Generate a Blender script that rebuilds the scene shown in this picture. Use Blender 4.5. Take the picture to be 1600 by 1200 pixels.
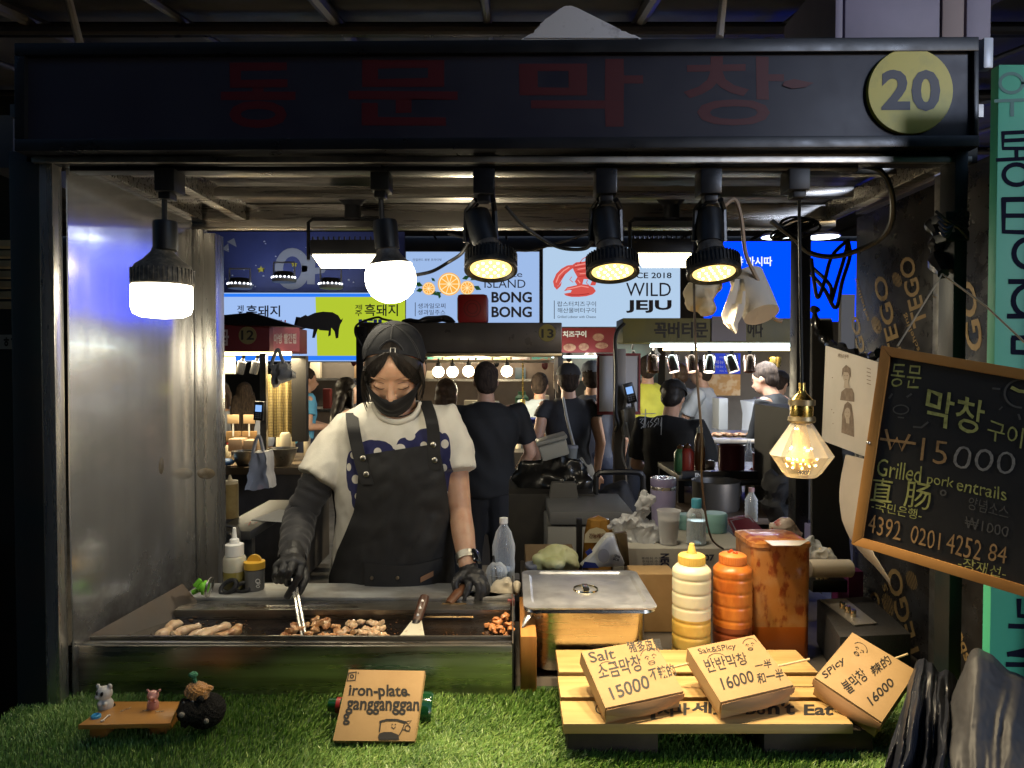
import bpy, bmesh, math, random
from mathutils import Vector, Matrix, noise
import numpy as np
R = math.radians
random.seed(7)
S = bpy.context.scene
COL = S.collection
for o in list(bpy.data.objects): bpy.data.objects.remove(o)

# ---------------------------------------------------------------- camera
F, PITCH, EYE = 1100.0, R(1.3), 1.55
cam = bpy.data.cameras.new("camera"); cam.sensor_width = 36; cam.lens = 36*F/1600
cam.clip_start = 0.05; cam.clip_end = 200
co = bpy.data.objects.new("camera", cam); COL.objects.link(co)
co.location = (0, 0, EYE); co.rotation_euler = (R(90)-PITCH, 0, 0)
S.camera = co
# ---------------------------------------------------------------- dusk sky, a trace of low sun, exposure
W = bpy.data.worlds.new("World"); S.world = W; W.use_nodes = True
nt = W.node_tree; nt.nodes.clear()
sky = nt.nodes.new("ShaderNodeTexSky"); sky.sky_type = 'NISHITA'; sky.sun_disc = False
sky.sun_elevation = R(12.0); sky.sun_rotation = R(148); sky.ozone_density = 4.0
bg = nt.nodes.new("ShaderNodeBackground"); bg.inputs[1].default_value = 0.11
wo = nt.nodes.new("ShaderNodeOutputWorld")
nt.links.new(sky.outputs[0], bg.inputs[0]); nt.links.new(bg.outputs[0], wo.inputs[0])
sl = bpy.data.lights.new("sun", 'SUN'); sl.energy = 0.9; sl.angle = R(12); sl.color = (.62, .74, 1)
so = bpy.data.objects.new("sun", sl); COL.objects.link(so)
so.rotation_euler = Vector((-.5, .8, -.2)).to_track_quat('-Z', 'Y').to_euler()
vs = S.view_settings; vs.view_transform = 'Standard'; vs.look = 'None'; vs.exposure = 0.55; vs.gamma = 1
S.cycles.use_denoising = True
S.cycles.max_bounces = 8; S.cycles.transparent_max_bounces = 16
S.cycles.sample_clamp_indirect = 4.0; S.cycles.caustics_reflective = False; S.cycles.caustics_refractive = False

# ---------------------------------------------------------------- pixel helpers
CP, SP = math.cos(PITCH), math.sin(PITCH)
def ray(px, py):
    dx, dy = (px-800)/F, -(py-600)/F
    return Vector((dx, CP+dy*SP, -SP+dy*CP))
def at(px, py, Y):
    r = ray(px, py); return Vector((r.x*Y/r.y, Y, EYE+r.z*Y/r.y))
def atz(px, py, z):
    r = ray(px, py); t = (z-EYE)/r.z; return Vector((r.x*t, r.y*t, z))
def hit(px, py, pl, lift=0.0):
    p0, n = pl; r = ray(px, py); C = Vector((0, 0, EYE))
    t = (p0-C).dot(n)/r.dot(n); return C+r*t+n*lift
def front(Y): return (Vector((0, Y, 0)), Vector((0, -1, 0)))
def plane3(a, b, c):
    n = (b-a).cross(c-a).normalized()
    if n.dot(Vector((0, 0, EYE))-a) < 0: n = -n
    return (a, n)
def px2m(n, Y): return n*Y/F
# ---------------------------------------------------------------- objects
WL = {}
def thing(name, label, cat, loc, group=None):
    o = bpy.data.objects.new(name, None); COL.objects.link(o); o.empty_display_size = .05
    o.location = loc; o["label"] = label; o["category"] = cat
    if group: o["group"] = group
    WL[o.name] = Vector(loc); return o
def nb(): return bmesh.new()
def link(name, me, parent, origin):
    o = bpy.data.objects.new(name, me); COL.objects.link(o)
    WL[o.name] = origin
    if parent is not None:
        o.parent = parent; o.location = origin-WL[parent.name]
    else: o.location = origin
    return o
def obj(name, bm, m, parent=None, label=None, smooth=True, origin=None, recalc=True):
    if recalc: bmesh.ops.recalc_face_normals(bm, faces=bm.faces)
    if origin is None:
        if parent is not None: origin = WL[parent.name].copy()
        else:
            vs_ = [v.co for v in bm.verts]
            mn = [min(v[i] for v in vs_) for i in range(3)]; mx = [max(v[i] for v in vs_) for i in range(3)]
            origin = Vector(((mn[0]+mx[0])/2, (mn[1]+mx[1])/2, mn[2]))
    bmesh.ops.translate(bm, verts=bm.verts, vec=-origin)
    me = bpy.data.meshes.new(name); bm.to_mesh(me); bm.free()
    for mm in (m if isinstance(m, (list, tuple)) else [m]): me.materials.append(mm)
    if smooth:
        me.polygons.foreach_set("use_smooth", [True]*len(me.polygons))
        me.set_sharp_from_angle(angle=R(38))
    o = link(name, me, parent, origin)
    if label: o["label"] = label
    return o
def tag(o, label, cat, group=None, kind=None):
    if label: o["label"] = label
    if cat: o["category"] = cat
    if group: o["group"] = group
    if kind: o["kind"] = kind
    return o
def struct(name, bm, m, **k): return tag(obj(name, bm, m, **k), None, None, kind="structure")
def dup(o, loc=None, label=None, group=None, rot=None):
    def cp(s, par):
        c = s.copy(); COL.objects.link(c)
        if par is not None: c.parent = par
        for ch in s.children: cp(ch, c)
        return c
    c = cp(o, None)
    if loc is not None: c.location = loc
    if rot is not None: c.rotation_euler = rot
    if label: c["label"] = label
    if group: c["group"] = group
    WL[c.name] = Vector(c.location)
    return c
def light(name, typ, loc, power, color, parent=None, size=.03, spot=90, blend=.6, aim=None, sx=None, sy=None):
    l = bpy.data.lights.new(name, typ); l.energy = power; l.color = color
    if typ == 'AREA':
        l.size = size
        if sx: l.shape = 'RECTANGLE'; l.size = sx; l.size_y = sy
    else: l.shadow_soft_size = size
    if typ == 'SPOT': l.spot_size = R(spot); l.spot_blend = blend
    o = bpy.data.objects.new(name, l); COL.objects.link(o)
    loc = Vector(loc)
    if parent is not None: o.parent = parent; o.location = loc-WL[parent.name]
    else: o.location = loc
    if aim is not None: o.rotation_euler = Vector(aim).to_track_quat('-Z', 'Y').to_euler()
    return o
# ---------------------------------------------------------------- mesh pieces
def addfaces(bm, vs_, fs, mi=0):
    b = [bm.verts.new(v) for v in vs_]; out = []
    for f in fs:
        try:
            ff = bm.faces.new([b[i] for i in f]); ff.material_index = mi; out.append(ff)
        except ValueError: pass
    return b, out
BOXF = [(0, 3, 2, 1), (4, 5, 6, 7), (0, 1, 5, 4), (1, 2, 6, 5), (2, 3, 7, 6), (3, 0, 4, 7)]
def hexa(bm, pts, bev=0, mi=0, seg=2):
    b, f = addfaces(bm, pts, BOXF, mi)
    if bev:
        es = list({e for x in f for e in x.edges})
        bmesh.ops.bevel(bm, geom=es, offset=bev, segments=seg, affect='EDGES', profile=.6, clamp_overlap=True, material=-1)
def box(bm, x0, x1, y0, y1, z0, z1, bev=0, mi=0):
    hexa(bm, [(x0, y0, z0), (x1, y0, z0), (x1, y1, z0), (x0, y1, z0), (x0, y0, z1), (x1, y0, z1), (x1, y1, z1), (x0, y1, z1)], bev, mi)
def obox(bm, M, sx, sy, sz, bev=0, mi=0):
    x, y, z = sx/2, sy/2, sz/2
    hexa(bm, [M @ Vector(p) for p in [(-x, -y, -z), (x, -y, -z), (x, y, -z), (-x, y, -z), (-x, -y, z), (x, -y, z), (x, y, z), (-x, y, z)]], bev, mi)
def bpx(bm, x0, x1, y0, y1, Y, d, bev=0, mi=0):
    """box whose front face fills the pixel rect at distance Y, d metres deep"""
    a = at(x0, y1, Y); b = at(x1, y0, Y); box(bm, a.x, b.x, Y, Y+d, a.z, b.z, bev, mi)
def quadbox(bm, q, Y, d, bev=0, mi=0):
    """q = TL,TR,BR,BL pixels at distance Y (or 4 distances)"""
    Ys = Y if isinstance(Y, (list, tuple)) else [Y]*4
    p = [at(a, b, y) for (a, b), y in zip(q, Ys)]; D = Vector((0, d, 0))
    hexa(bm, [p[3], p[2], p[2]+D, p[3]+D, p[0], p[1], p[1]+D, p[0]+D], bev, mi)
def frame_of(d, up=Vector((0, 0, 1))):
    d = d.normalized()
    if abs(d.dot(up)) > .95: up = Vector((0, 1, 0))
    u = up.cross(d).normalized(); v = d.cross(u); return u, v
def tube(bm, pts, r, seg=8, caps=True, mi=0, flat=1.0):
    pts = [Vector(p) for p in pts]; n = len(pts)
    rs = r if isinstance(r, (list, tuple)) else [r]*n
    rings = []; u = None
    for i, p in enumerate(pts):
        d = (pts[min(i+1, n-1)]-pts[max(i-1, 0)])
        if d.length < 1e-9: d = Vector((0, 0, 1))
        d.normalize()
        if u is None: u, v = frame_of(d)
        else:
            u = (u-d*u.dot(d)); u = u.normalized() if u.length > 1e-6 else frame_of(d)[0]; v = d.cross(u)
        rings.append([bm.verts.new(p+(u*math.cos(2*math.pi*k/seg)+v*flat*math.sin(2*math.pi*k/seg))*rs[i]) for k in range(seg)])
    for a, b in zip(rings, rings[1:]):
        for k in range(seg):
            f = bm.faces.new((a[k], a[(k+1) % seg], b[(k+1) % seg], b[k])); f.material_index = mi
    if caps:
        for q in (rings[0], rings[-1]):
            f = bm.faces.new(q); f.material_index = mi
def cap_tube(bm, a, b, ra, rb, seg=10, mi=0):
    """tapered capsule"""
    a, b = Vector(a), Vector(b); d = (b-a); L = d.length or 1e-6; d = d/L
    P, Q = [], []
    for t in (-.98, -.85, -.5): P.append(a+d*ra*t); Q.append(ra*math.sqrt(1-t*t))
    P += [a, b]; Q += [ra, rb]
    for t in (.5, .85, .98): P.append(b+d*rb*t); Q.append(rb*math.sqrt(1-t*t))
    tube(bm, P, Q, seg, True, mi)
def chain(bm, pts, rs, seg=10):
    for i in range(len(pts)-1): cap_tube(bm, pts[i], pts[i+1], rs[i], rs[i+1], seg)
def spline(pts, n=6):
    pts = [Vector(p) for p in pts]; out = []
    for i in range(len(pts)-1):
        p0 = pts[max(i-1, 0)]; p1 = pts[i]; p2 = pts[i+1]; p3 = pts[min(i+2, len(pts)-1)]
        for k in range(n):
            t = k/n
            out.append(.5*((2*p1)+(p2-p0)*t+(2*p0-5*p1+4*p2-p3)*t*t+(3*p1-p0-3*p2+p3)*t**3))
    out.append(pts[-1]); return out
def cable(bm, pxs, r=.004, seg=7, n=6):
    """pxs: (px,py,Y) control points"""
    tube(bm, spline([at(*p) for p in pxs], n), r, seg)
def lathe(bm, prof, seg=24, M=None, mi=0):
    M = M or Matrix(); rings = []
    for r, z in prof:
        if r < 1e-6: rings.append([bm.verts.new(M @ Vector((0, 0, z)))])
        else: rings.append([bm.verts.new(M @ Vector((r*math.cos(2*math.pi*k/seg), r*math.sin(2*math.pi*k/seg), z))) for k in range(seg)])
    for a, b in zip(rings, rings[1:]):
        for k in range(seg):
            k2 = (k+1) % seg
            if len(a) == 1 and len(b) == 1: continue
            if len(a) == 1: f = bm.faces.new((a[0], b[k2], b[k]))
            elif len(b) == 1: f = bm.faces.new((a[k], a[k2], b[0]))
            else: f = bm.faces.new((a[k], a[k2], b[k2], b[k]))
            f.material_index = mi
def ell(bm, c, r, M=None, seg=16, mi=0):
    rx, ry, rz = r if isinstance(r, (list, tuple)) else (r, r, r)
    T = Matrix.Translation(Vector(c)) @ (M.to_4x4() if M else Matrix()) @ Matrix.Diagonal((rx, ry, rz, 1))
    lathe(bm, [(math.sin(math.pi*i/(seg//2)), -math.cos(math.pi*i/(seg//2))) for i in range(seg//2+1)], seg, T, mi)
def grid(bm, P, mi=0, close_u=False):
    """P[i][j] points"""
    V = [[bm.verts.new(p) for p in row] for row in P]
    for i in range(len(V)-1):
        m = len(V[i])
        for j in range(m if close_u else m-1):
            f = bm.faces.new((V[i][j], V[i][(j+1) % m], V[i+1][(j+1) % m], V[i+1][j])); f.material_index = mi
    return V
def thicken(bm, t):
    bmesh.ops.recalc_face_normals(bm, faces=bm.faces)
    bmesh.ops.solidify(bm, geom=list(bm.faces), thickness=t)
def prism(bm, pts3, off, mi=0):
    """closed outline (3D points) extruded by vector off"""
    n = len(pts3); a = [bm.verts.new(p) for p in pts3]; b = [bm.verts.new(Vector(p)+off) for p in pts3]
    for q in (a, b[::-1]):
        f = bm.faces.new(q); f.material_index = mi
    for i in range(n):
        f = bm.faces.new((a[i], b[i], b[(i+1) % n], a[(i+1) % n])); f.material_index = mi
def basis(o, ux, uz):
    """matrix: local x=ux, local z=uz (orthonormalised), y=z cross x"""
    ux = Vector(ux).normalized(); uz = Vector(uz); uz = (uz-ux*uz.dot(ux)).normalized(); uy = uz.cross(ux)
    return Matrix(((ux.x, uy.x, uz.x, o[0]), (ux.y, uy.y, uz.y, o[1]), (ux.z, uy.z, uz.z, o[2]), (0, 0, 0, 1)))
# flat art on a plane, drawn in photo pixels
_stp = [0]
def step_(pl):
    _stp[0] = (_stp[0]+1) % 14; return _stp[0]*.00002*max(1, abs(pl[0].y)*.8)
def poly_px(bm, pxs, pl, lift=.0005, t=.0006, mi=0):
    lift += step_(pl); p = [hit(a, b, pl, lift) for a, b in pxs]; n = len(p)
    V = [bm.verts.new(q) for q in p]
    f = bm.faces.new(V); f.material_index = mi
    bmesh.ops.triangulate(bm, faces=[f], ngon_method='EAR_CLIP')
def circ(cx, cy, rx, ry=None, n=28, a0=0, a1=360):
    ry = ry or rx
    return [(cx+rx*math.cos(R(a0+(a1-a0)*k/(n if a1-a0 == 360 else n-1))), cy+ry*math.sin(R(a0+(a1-a0)*k/(n if a1-a0 == 360 else n-1)))) for k in range(n)]
def line_px(bm, pxs, w, pl, lift=.0005, mi=0):
    lift += step_(pl); pts = [hit(a, b, pl, lift) for a, b in pxs]; n = pl[1]; hw = w/2*pts[0].y/F
    tube2 = []
    for i, p in enumerate(pts):
        d = pts[min(i+1, len(pts)-1)]-pts[max(i-1, 0)]
        s = n.cross(d)
        s = s.normalized()*hw if s.length > 1e-9 else Vector((hw, 0, 0))
        e = Vector()
        if i == 0: e = -d.normalized()*hw*.7
        if i == len(pts)-1: e = d.normalized()*hw*.7
        tube2.append((bm.verts.new(p+s+e), bm.verts.new(p-s+e)))
    for a, b in zip(tube2, tube2[1:]):
        f = bm.faces.new((a[0], a[1], b[1], b[0])); f.material_index = mi
_glyph = {}
def glyph(s, bold=0.0, sp=1.0):
    k = (s, bold, sp)
    if k not in _glyph:
        c = bpy.data.curves.new("lettering", 'FONT'); c.body = s; c.offset = bold; c.resolution_u = 3; c.space_character = sp
        o = bpy.data.objects.new("lettering", c); COL.objects.link(o)
        me = bpy.data.meshes.new_from_object(o.evaluated_get(bpy.context.evaluated_depsgraph_get()))
        v = np.array([x.co[:2] for x in me.vertices]); f = [tuple(p.vertices) for p in me.polygons]
        bpy.data.objects.remove(o); bpy.data.curves.remove(c); bpy.data.meshes.remove(me)
        lo = v.min(0); hi = v.max(0); _glyph[k] = ((v-lo)/(hi-lo), f, (hi-lo))
    return _glyph[k]
def text_quad(bm, s, q, pl, bold=0.0, lift=.0005, mi=0, sp=1.0, wob=0.0):
    """writing filling the pixel quad q = TL,TR,BR,BL, thrown on plane pl"""
    v, f, _ = glyph(s, bold, sp); b = []; lift += step_(pl)
    sd = random.random()*50
    for x, y in v:
        if wob:
            x += wob*(noise.noise((x*3+sd, y*2, 0))); y += wob*2*(noise.noise((x*3+sd, y*2, 7)))
        px = (q[3][0]*(1-x)+q[2][0]*x)*(1-y)+(q[0][0]*(1-x)+q[1][0]*x)*y
        py = (q[3][1]*(1-x)+q[2][1]*x)*(1-y)+(q[0][1]*(1-x)+q[1][1]*x)*y
        b.append(bm.verts.new(hit(px, py, pl, lift)))
    for g in f:
        try: bm.faces.new([b[i] for i in g]).material_index = mi
        except ValueError: pass
def text_px(bm, s, x0, y0, x1, y1, pl, bold=0.0, lift=.0005, rot=0, mi=0, sp=1.0, wob=0.0):
    cx, cy = (x0+x1)/2, (y0+y1)/2; c, s_ = math.cos(R(rot)), math.sin(R(rot))
    q = [(cx+(a-cx)*c-(b-cy)*s_, cy+(a-cx)*s_+(b-cy)*c) for a, b in ((x0, y0), (x1, y0), (x1, y1), (x0, y1))]
    text_quad(bm, s, q, pl, bold, lift, mi, sp, wob)
def flat(name, bm, m, parent): return obj(name, bm, m, parent, smooth=False, recalc=False)
def fuse(bm, voxel, it=4, fac=.5):
    """one continuous skin over everything in bm"""
    bmesh.ops.recalc_face_normals(bm, faces=bm.faces)
    me = bpy.data.meshes.new("skin"); bm.to_mesh(me); bm.free()
    o = bpy.data.objects.new("skin", me); COL.objects.link(o)
    m = o.modifiers.new("r", 'REMESH'); m.mode = 'VOXEL'; m.voxel_size = voxel; m.adaptivity = 0
    if it:
        s = o.modifiers.new("s", 'SMOOTH'); s.iterations = it; s.factor = fac
    m2 = bpy.data.meshes.new_from_object(o.evaluated_get(bpy.context.evaluated_depsgraph_get()))
    bpy.data.objects.remove(o); bpy.data.meshes.remove(me)
    out = bmesh.new(); out.from_mesh(m2); bpy.data.meshes.remove(m2); return out
def crumple(bm, amp, sc, seed=0):
    for v in bm.verts:
        v.co += noise.noise_vector(v.co*sc+Vector((seed, seed*.7, 0)))*amp
# ---------------------------------------------------------------- materials
def node(nt, t, **k):
    n = nt.nodes.new(t)
    for a, v in k.items():
        if isinstance(v, bpy.types.NodeSocket): nt.links.new(v, n.inputs[a])
        elif a in n.inputs: n.inputs[a].default_value = v
        else: setattr(n, a, v)
    return n
def mth(nt, op, a, b=None, c=None):
    n = nt.nodes.new("ShaderNodeMath"); n.operation = op
    for i, v in enumerate((a, b, c)):
        if v is None: continue
        if isinstance(v, bpy.types.NodeSocket): nt.links.new(v, n.inputs[i])
        else: n.inputs[i].default_value = v
    return n.outputs[0]
def mix(nt, f, a, b):
    n = nt.nodes.new("ShaderNodeMix"); n.data_type = 'RGBA'
    for s, v in ((n.inputs[0], f), (n.inputs[6], a), (n.inputs[7], b)):
        if isinstance(v, bpy.types.NodeSocket): nt.links.new(v, s)
        else: s.default_value = v if isinstance(v, float) else (*v[:3], 1)
    return n.outputs[2]
def ramp(nt, f, a, b):
    n = nt.nodes.new("ShaderNodeMapRange"); n.clamp = True
    nt.links.new(f, n.inputs[0]); n.inputs[1].default_value = a; n.inputs[2].default_value = b
    return n.outputs[0]
def mat(name, col, rough=.5, metal=0, col2=None, sc=6, lo=.4, hi=.65, stretch=(1, 1, 1), bump=0, bsc=60, bstretch=None, coat=0,
        rvar=0, emis=0, ecol=None, trans=0, ior=1.45, spec=.5, sss=0, alpha=1, sheen=0, detail=4, dirt=None, dsc=2.5, dlo=.5, dhi=.75, aniso=0):
    m = bpy.data.materials.new(name); m.use_nodes = True; nt = m.node_tree
    p = nt.nodes["Principled BSDF"]; I = p.inputs
    I["Base Color"].default_value = (*col, 1); I["Roughness"].default_value = rough; I["Metallic"].default_value = metal
    I["Coat Weight"].default_value = coat; I["Transmission Weight"].default_value = trans; I["IOR"].default_value = ior
    I["Specular IOR Level"].default_value = spec; I["Alpha"].default_value = alpha; I["Sheen Weight"].default_value = sheen
    I["Anisotropic"].default_value = aniso
    if sss:
        I["Subsurface Weight"].default_value = sss; I["Subsurface Radius"].default_value = (.01, .004, .002)
    if emis:
        I["Emission Color"].default_value = (*(ecol or col), 1); I["Emission Strength"].default_value = emis
    tc = nt.nodes.new("ShaderNodeTexCoord")
    def nz(scale, st, det=4, off=0):
        mp = node(nt, "ShaderNodeMapping", Vector=tc.outputs["Object"], Scale=st, Location=(off, off, off))
        return node(nt, "ShaderNodeTexNoise", Vector=mp.outputs[0], Scale=scale, Detail=det, Roughness=.6).outputs[0]
    c = None
    if col2:
        f = ramp(nt, nz(sc, stretch, detail), lo, hi); c = mix(nt, f, col, col2)
    if dirt:
        f = ramp(nt, nz(dsc, (1, 1, 1), 6, 3.3), dlo, dhi); c = mix(nt, f, c if c is not None else col, dirt)
        r = node(nt, "ShaderNodeMapRange", Value=f); r.inputs[3].default_value = rough; r.inputs[4].default_value = min(1, rough+.25)
        nt.links.new(r.outputs[0], I["Roughness"])
    if c is not None: nt.links.new(c, I["Base Color"])
    if rvar:
        r = node(nt, "ShaderNodeMapRange", Value=nz(sc*1.7, stretch, 4, 9)); r.inputs[1].default_value = .3; r.inputs[2].default_value = .7
        r.inputs[3].default_value = max(0, rough-rvar); r.inputs[4].default_value = min(1, rough+rvar); nt.links.new(r.outputs[0], I["Roughness"])
    if bump:
        b = node(nt, "ShaderNodeBump", Height=nz(bsc, bstretch or stretch, 3, 5), Strength=bump, Distance=.004)
        nt.links.new(b.outputs[0], I["Normal"])
    return m
def emat(name, col, s): 
    m = bpy.data.materials.new(name); m.use_nodes = True; nt = m.node_tree; nt.nodes.clear()
    e = node(nt, "ShaderNodeEmission", Color=(*col, 1), Strength=s); o = nt.nodes.new("ShaderNodeOutputMaterial")
    nt.links.new(e.outputs[0], o.inputs[0]); return m
def thinglass(name, col=(1, 1, 1), rough=.08, through=.75, tint=None):
    """thin clear plastic or glass sheet: lets most light straight through"""
    m = bpy.data.materials.new(name); m.use_nodes = True; nt = m.node_tree; nt.nodes.clear()
    fr = node(nt, "ShaderNodeLayerWeight", Blend=.35)
    t = node(nt, "ShaderNodeBsdfTransparent", Color=(*(tint or (.93, .95, .96)), 1))
    g = node(nt, "ShaderNodeBsdfPrincipled", Roughness=rough); g.inputs["Base Color"].default_value = (*col, 1)
    f = mth(nt, 'ADD', mth(nt, 'MULTIPLY', fr.outputs["Facing"], 1.0-(1-through)), 1-through)
    x = nt.nodes.new("ShaderNodeMixShader"); nt.links.new(f, x.inputs[0]); nt.links.new(t.outputs[0], x.inputs[1]); nt.links.new(g.outputs[0], x.inputs[2])
    o = nt.nodes.new("ShaderNodeOutputMaterial"); nt.links.new(x.outputs[0], o.inputs[0]); return m

STEEL = mat("brushed_steel", (.62, .60, .56), .28, .9, col2=(.52, .50, .47), sc=5, stretch=(8, 8, .5), rvar=.05, bump=.03, bsc=90, bstretch=(12, 12, .5))
STEELD = mat("worn_steel", (.42, .40, .36), .38, 1, col2=(.25, .23, .2), sc=7, rvar=.12, bump=.1, bsc=40)
BLACKM = mat("black_painted_metal", (.012, .012, .014), .35, .2, rvar=.1, sc=10, bump=.04)
BLACKP = mat("black_plastic", (.012, .012, .013), .4, rvar=.1, sc=12)
RUBBER = mat("black_cable_rubber", (.01, .01, .011), .45)
DARKGREEN = mat("dark_green_painted_post", (.012, .018, .018), .42, .1, col2=(.022, .02, .018), sc=9, bump=.05)
WHITEP = mat("white_plastic", (.78, .78, .75), .4)
CREAM = mat("cream_plastic", (.7, .6, .42), .45)
INK = mat("black_marker_ink", (.015, .014, .013), .6)
def crumple_obj(o, amp, sc):
    bm = bmesh.new(); bm.from_mesh(o.data); crumple(bm, amp, sc, 2); bm.to_mesh(o.data); bm.free()
# ================================================================= ground, hall
GROUND = mat("dark_market_paving", (.10, .092, .085), .5, col2=(.06, .056, .052), sc=3, rvar=.15, bump=.1, bsc=30)
bm = nb(); grid(bm, [[(x, y, 0) for x in (-30, 30)] for y in (-10, 40)]); struct("ground", bm, GROUND)
# ================================================================= the food stall
PANEL = mat("stained_brushed_steel_panel", (.66, .66, .66),   .17, .82, col2=(.60, .60, .60), sc=3, stretch=(1, 10, .4), rvar=.02, coat=.55,
            bump=.006, bsc=90, bstretch=(10, 14, .4))
def _panel(m):
    nt = m.node_tree; p = nt.nodes["Principled BSDF"]
    tc = nt.nodes.new("ShaderNodeTexCoord"); sx = node(nt, "ShaderNodeSeparateXYZ", Vector=tc.outputs["Object"])
    n1 = node(nt, "ShaderNodeTexNoise", Vector=tc.outputs["Object"], Scale=5.0, Detail=7.0, Roughness=.65)
    # old grease burnt on low, towards the cooking side
    low = ramp(nt, mth(nt, 'ADD', sx.outputs[2], mth(nt, 'MULTIPLY', n1.outputs[0], .45)), 1.52, 1.16)
    dirt = mth(nt, 'MULTIPLY', low, ramp(nt, n1.outputs[0], .38, .6))
    b = p.inputs["Base Color"].links[0].from_socket
    nt.links.new(mix(nt, dirt, b, (.085, .062, .045)), p.inputs["Base Color"])
    r0 = p.inputs["Roughness"].links[0].from_socket
    nt.links.new(mth(nt, 'ADD', r0, mth(nt, 'MULTIPLY', dirt, .3)), p.inputs["Roughness"])
    p.inputs['Coat Roughness'].default_value = .06
    # the thin sheet is dented: long soft waves
    wv = node(nt, "ShaderNodeTexNoise", Vector=tc.outputs["Object"], Scale=3.2, Detail=1.0)
    b1 = p.inputs["Normal"].links[0].from_node
    b2 = node(nt, "ShaderNodeBump", Height=wv.outputs[0], Strength=.35, Distance=.02)
    nt.links.new(b2.outputs[0], b1.inputs["Normal"])
_panel(PANEL)
SIGNF = mat("dark_navy_sign_sheet", (.018, .018, .032), .42, rvar=.1, sc=4, col2=(.024, .023, .036), spec=.4)
SIGNR = mat("dark_red_sign_paint", (.065, .003, .006), .5)
YEL = mat("yellow_number_disc", (.50, .42, .05), .45, col2=(.38, .33, .05), sc=25, lo=.5, hi=.8)
DIG = mat("dark_grey_digits", (.045, .045, .06), .5)
CEIL = mat("grey_ceiling_sheet", (.30, .28, .26), .4, .7, col2=(.10, .095, .09), sc=4, rvar=.1, stretch=(1, 6, 1))
BARM = mat("dull_steel_bar", (.45, .42, .38), .3, 1, rvar=.1, sc=20, stretch=(.1, 4, 4))
stall = thing("food_stall", "dark framed food stall with unlit navy sign board numbered 20 and steel side wall", "stall", (0, 1.6, 0))
SY = 1.36
q = [(22, 67), (1530, 57), (1531, 229), (22, 236)]
bm = nb(); quadbox(bm, [(26, 71), (1527, 61), (1527, 225), (26, 232)], SY+.012, .12); sbox = obj("sign_board", bm, SIGNF, stall)
bm = nb()
quadbox(bm, [(22, 67), (1530, 57), (1530, 79), (22, 86)], SY, .14, .002)
quadbox(bm, [(22, 217), (1530, 211), (1531, 229), (22, 236)], SY-.002, .14, .002)
quadbox(bm, [(22, 86.2), (38, 86.2), (38, 216.8), (22, 216.8)], SY+.0015, .13, .002)
quadbox(bm, [(1522, 79.2), (1530, 79.2), (1530, 210.8), (1522, 210.8)], SY+.0015, .13, .002)
obj("sign_frame", bm, BLACKM, sbox)
pl = front(SY+.012)
bm = nb()
for s, a in (("동", (345, 98, 462, 200)), ("문", (545, 94, 715, 196)), ("막", (812, 92, 1005, 198)), ("창", (1068, 88, 1225, 196))):
    text_px(bm, s, *a, pl, bold=.012 if s == '창' else .022, wob=.008)
poly_px(bm, [(1225, 128), (1240, 124), (1258, 128), (1271, 130), (1258, 137), (1236, 139), (1222, 134)], pl, .002)
flat("sign_lettering", bm, SIGNR, sbox)
bm = nb(); c = at(1423, 142, SY+.002); lathe(bm, [(0, 0), (px2m(65.5, SY), 0), (px2m(66.5, SY), -.002), (px2m(66.5, SY), -.008), (0, -.008)], 48, Matrix.Translation(c) @ Matrix.Rotation(R(90), 4, 'X'))
disc = obj("number_disc", bm, YEL, sbox)
bm = nb(); text_px(bm, "2", 1377, 109, 1422, 172, front(SY+.002), bold=.035); text_px(bm, "0", 1424, 109, 1469, 174, front(SY+.002), bold=.035)
flat("number", bm, DIG, disc)
# posts
bm = nb(); bpx(bm, 30, 60, 236, 1300, 1.40, .05, .003); obj("front_post", bm, DARKGREEN, stall)
bm = nb(); bpx(bm, 1478, 1514, 228, 1300, 1.38, .05, .003)
for y in (330, 362): bpx(bm, 1478, 1515.5, y, y+14, 1.376, .055, .002)
obj("front_post", bm, DARKGREEN, stall)
bm = nb(); bpx(bm, 62, 81, 244, 1300, 1.402, .03, .002); obj("panel_trim", bm, STEEL, stall)
bm = nb(); bpx(bm, 318, 336, 364, 1000, 2.0, .06, .003); obj("rear_post", bm, STEEL, stall)
bm = nb(); bpx(bm, 1241, 1268, 364, 1000, 2.06, .055, .003); obj("rear_post", bm, BLACKM, stall)
# steel side wall (thin folded sheet with a turned edge at the rear)
bm = nb()
xw = -.905
grid(bm, [[(xw, y, z) for y in [1.435+.56*k/14 for k in range(15)]] for z in [.62+1.39*k/24 for k in range(25)]])
for v in bm.verts: v.co.x += .004*noise.noise(Vector((v.co.y*2.5, v.co.z*2.2, 3)))
thicken(bm, .003); obj("side_panel", bm, PANEL, stall)
bm = nb(); bpx(bm, 303.5, 317, 358, 1000, 1.998, .03, .002); obj("panel_trim", bm, STEEL, stall)
bm = nb()
for px, py in ((249, 728), (322, 740)):
    Y = xw*F/(px-800); lathe(bm, [(0, .002), (.012, .0016), (.016, 0)], 18, Matrix.Translation(at(px, py, Y if px < 300 else 1.997)+Vector((.004 if px < 300 else 0, 0, 0))) @ (Matrix.Rotation(R(90), 4, 'Y') if px < 300 else Matrix.Rotation(R(90), 4, 'X')) @ Matrix.Diagonal((1.6, 1, 1, 1)))
obj("burn_patch", bm, mat("burnt_steel", (.2, .16, .11), .5, .8, col2=(.33, .3, .25), sc=60), stall)
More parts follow.
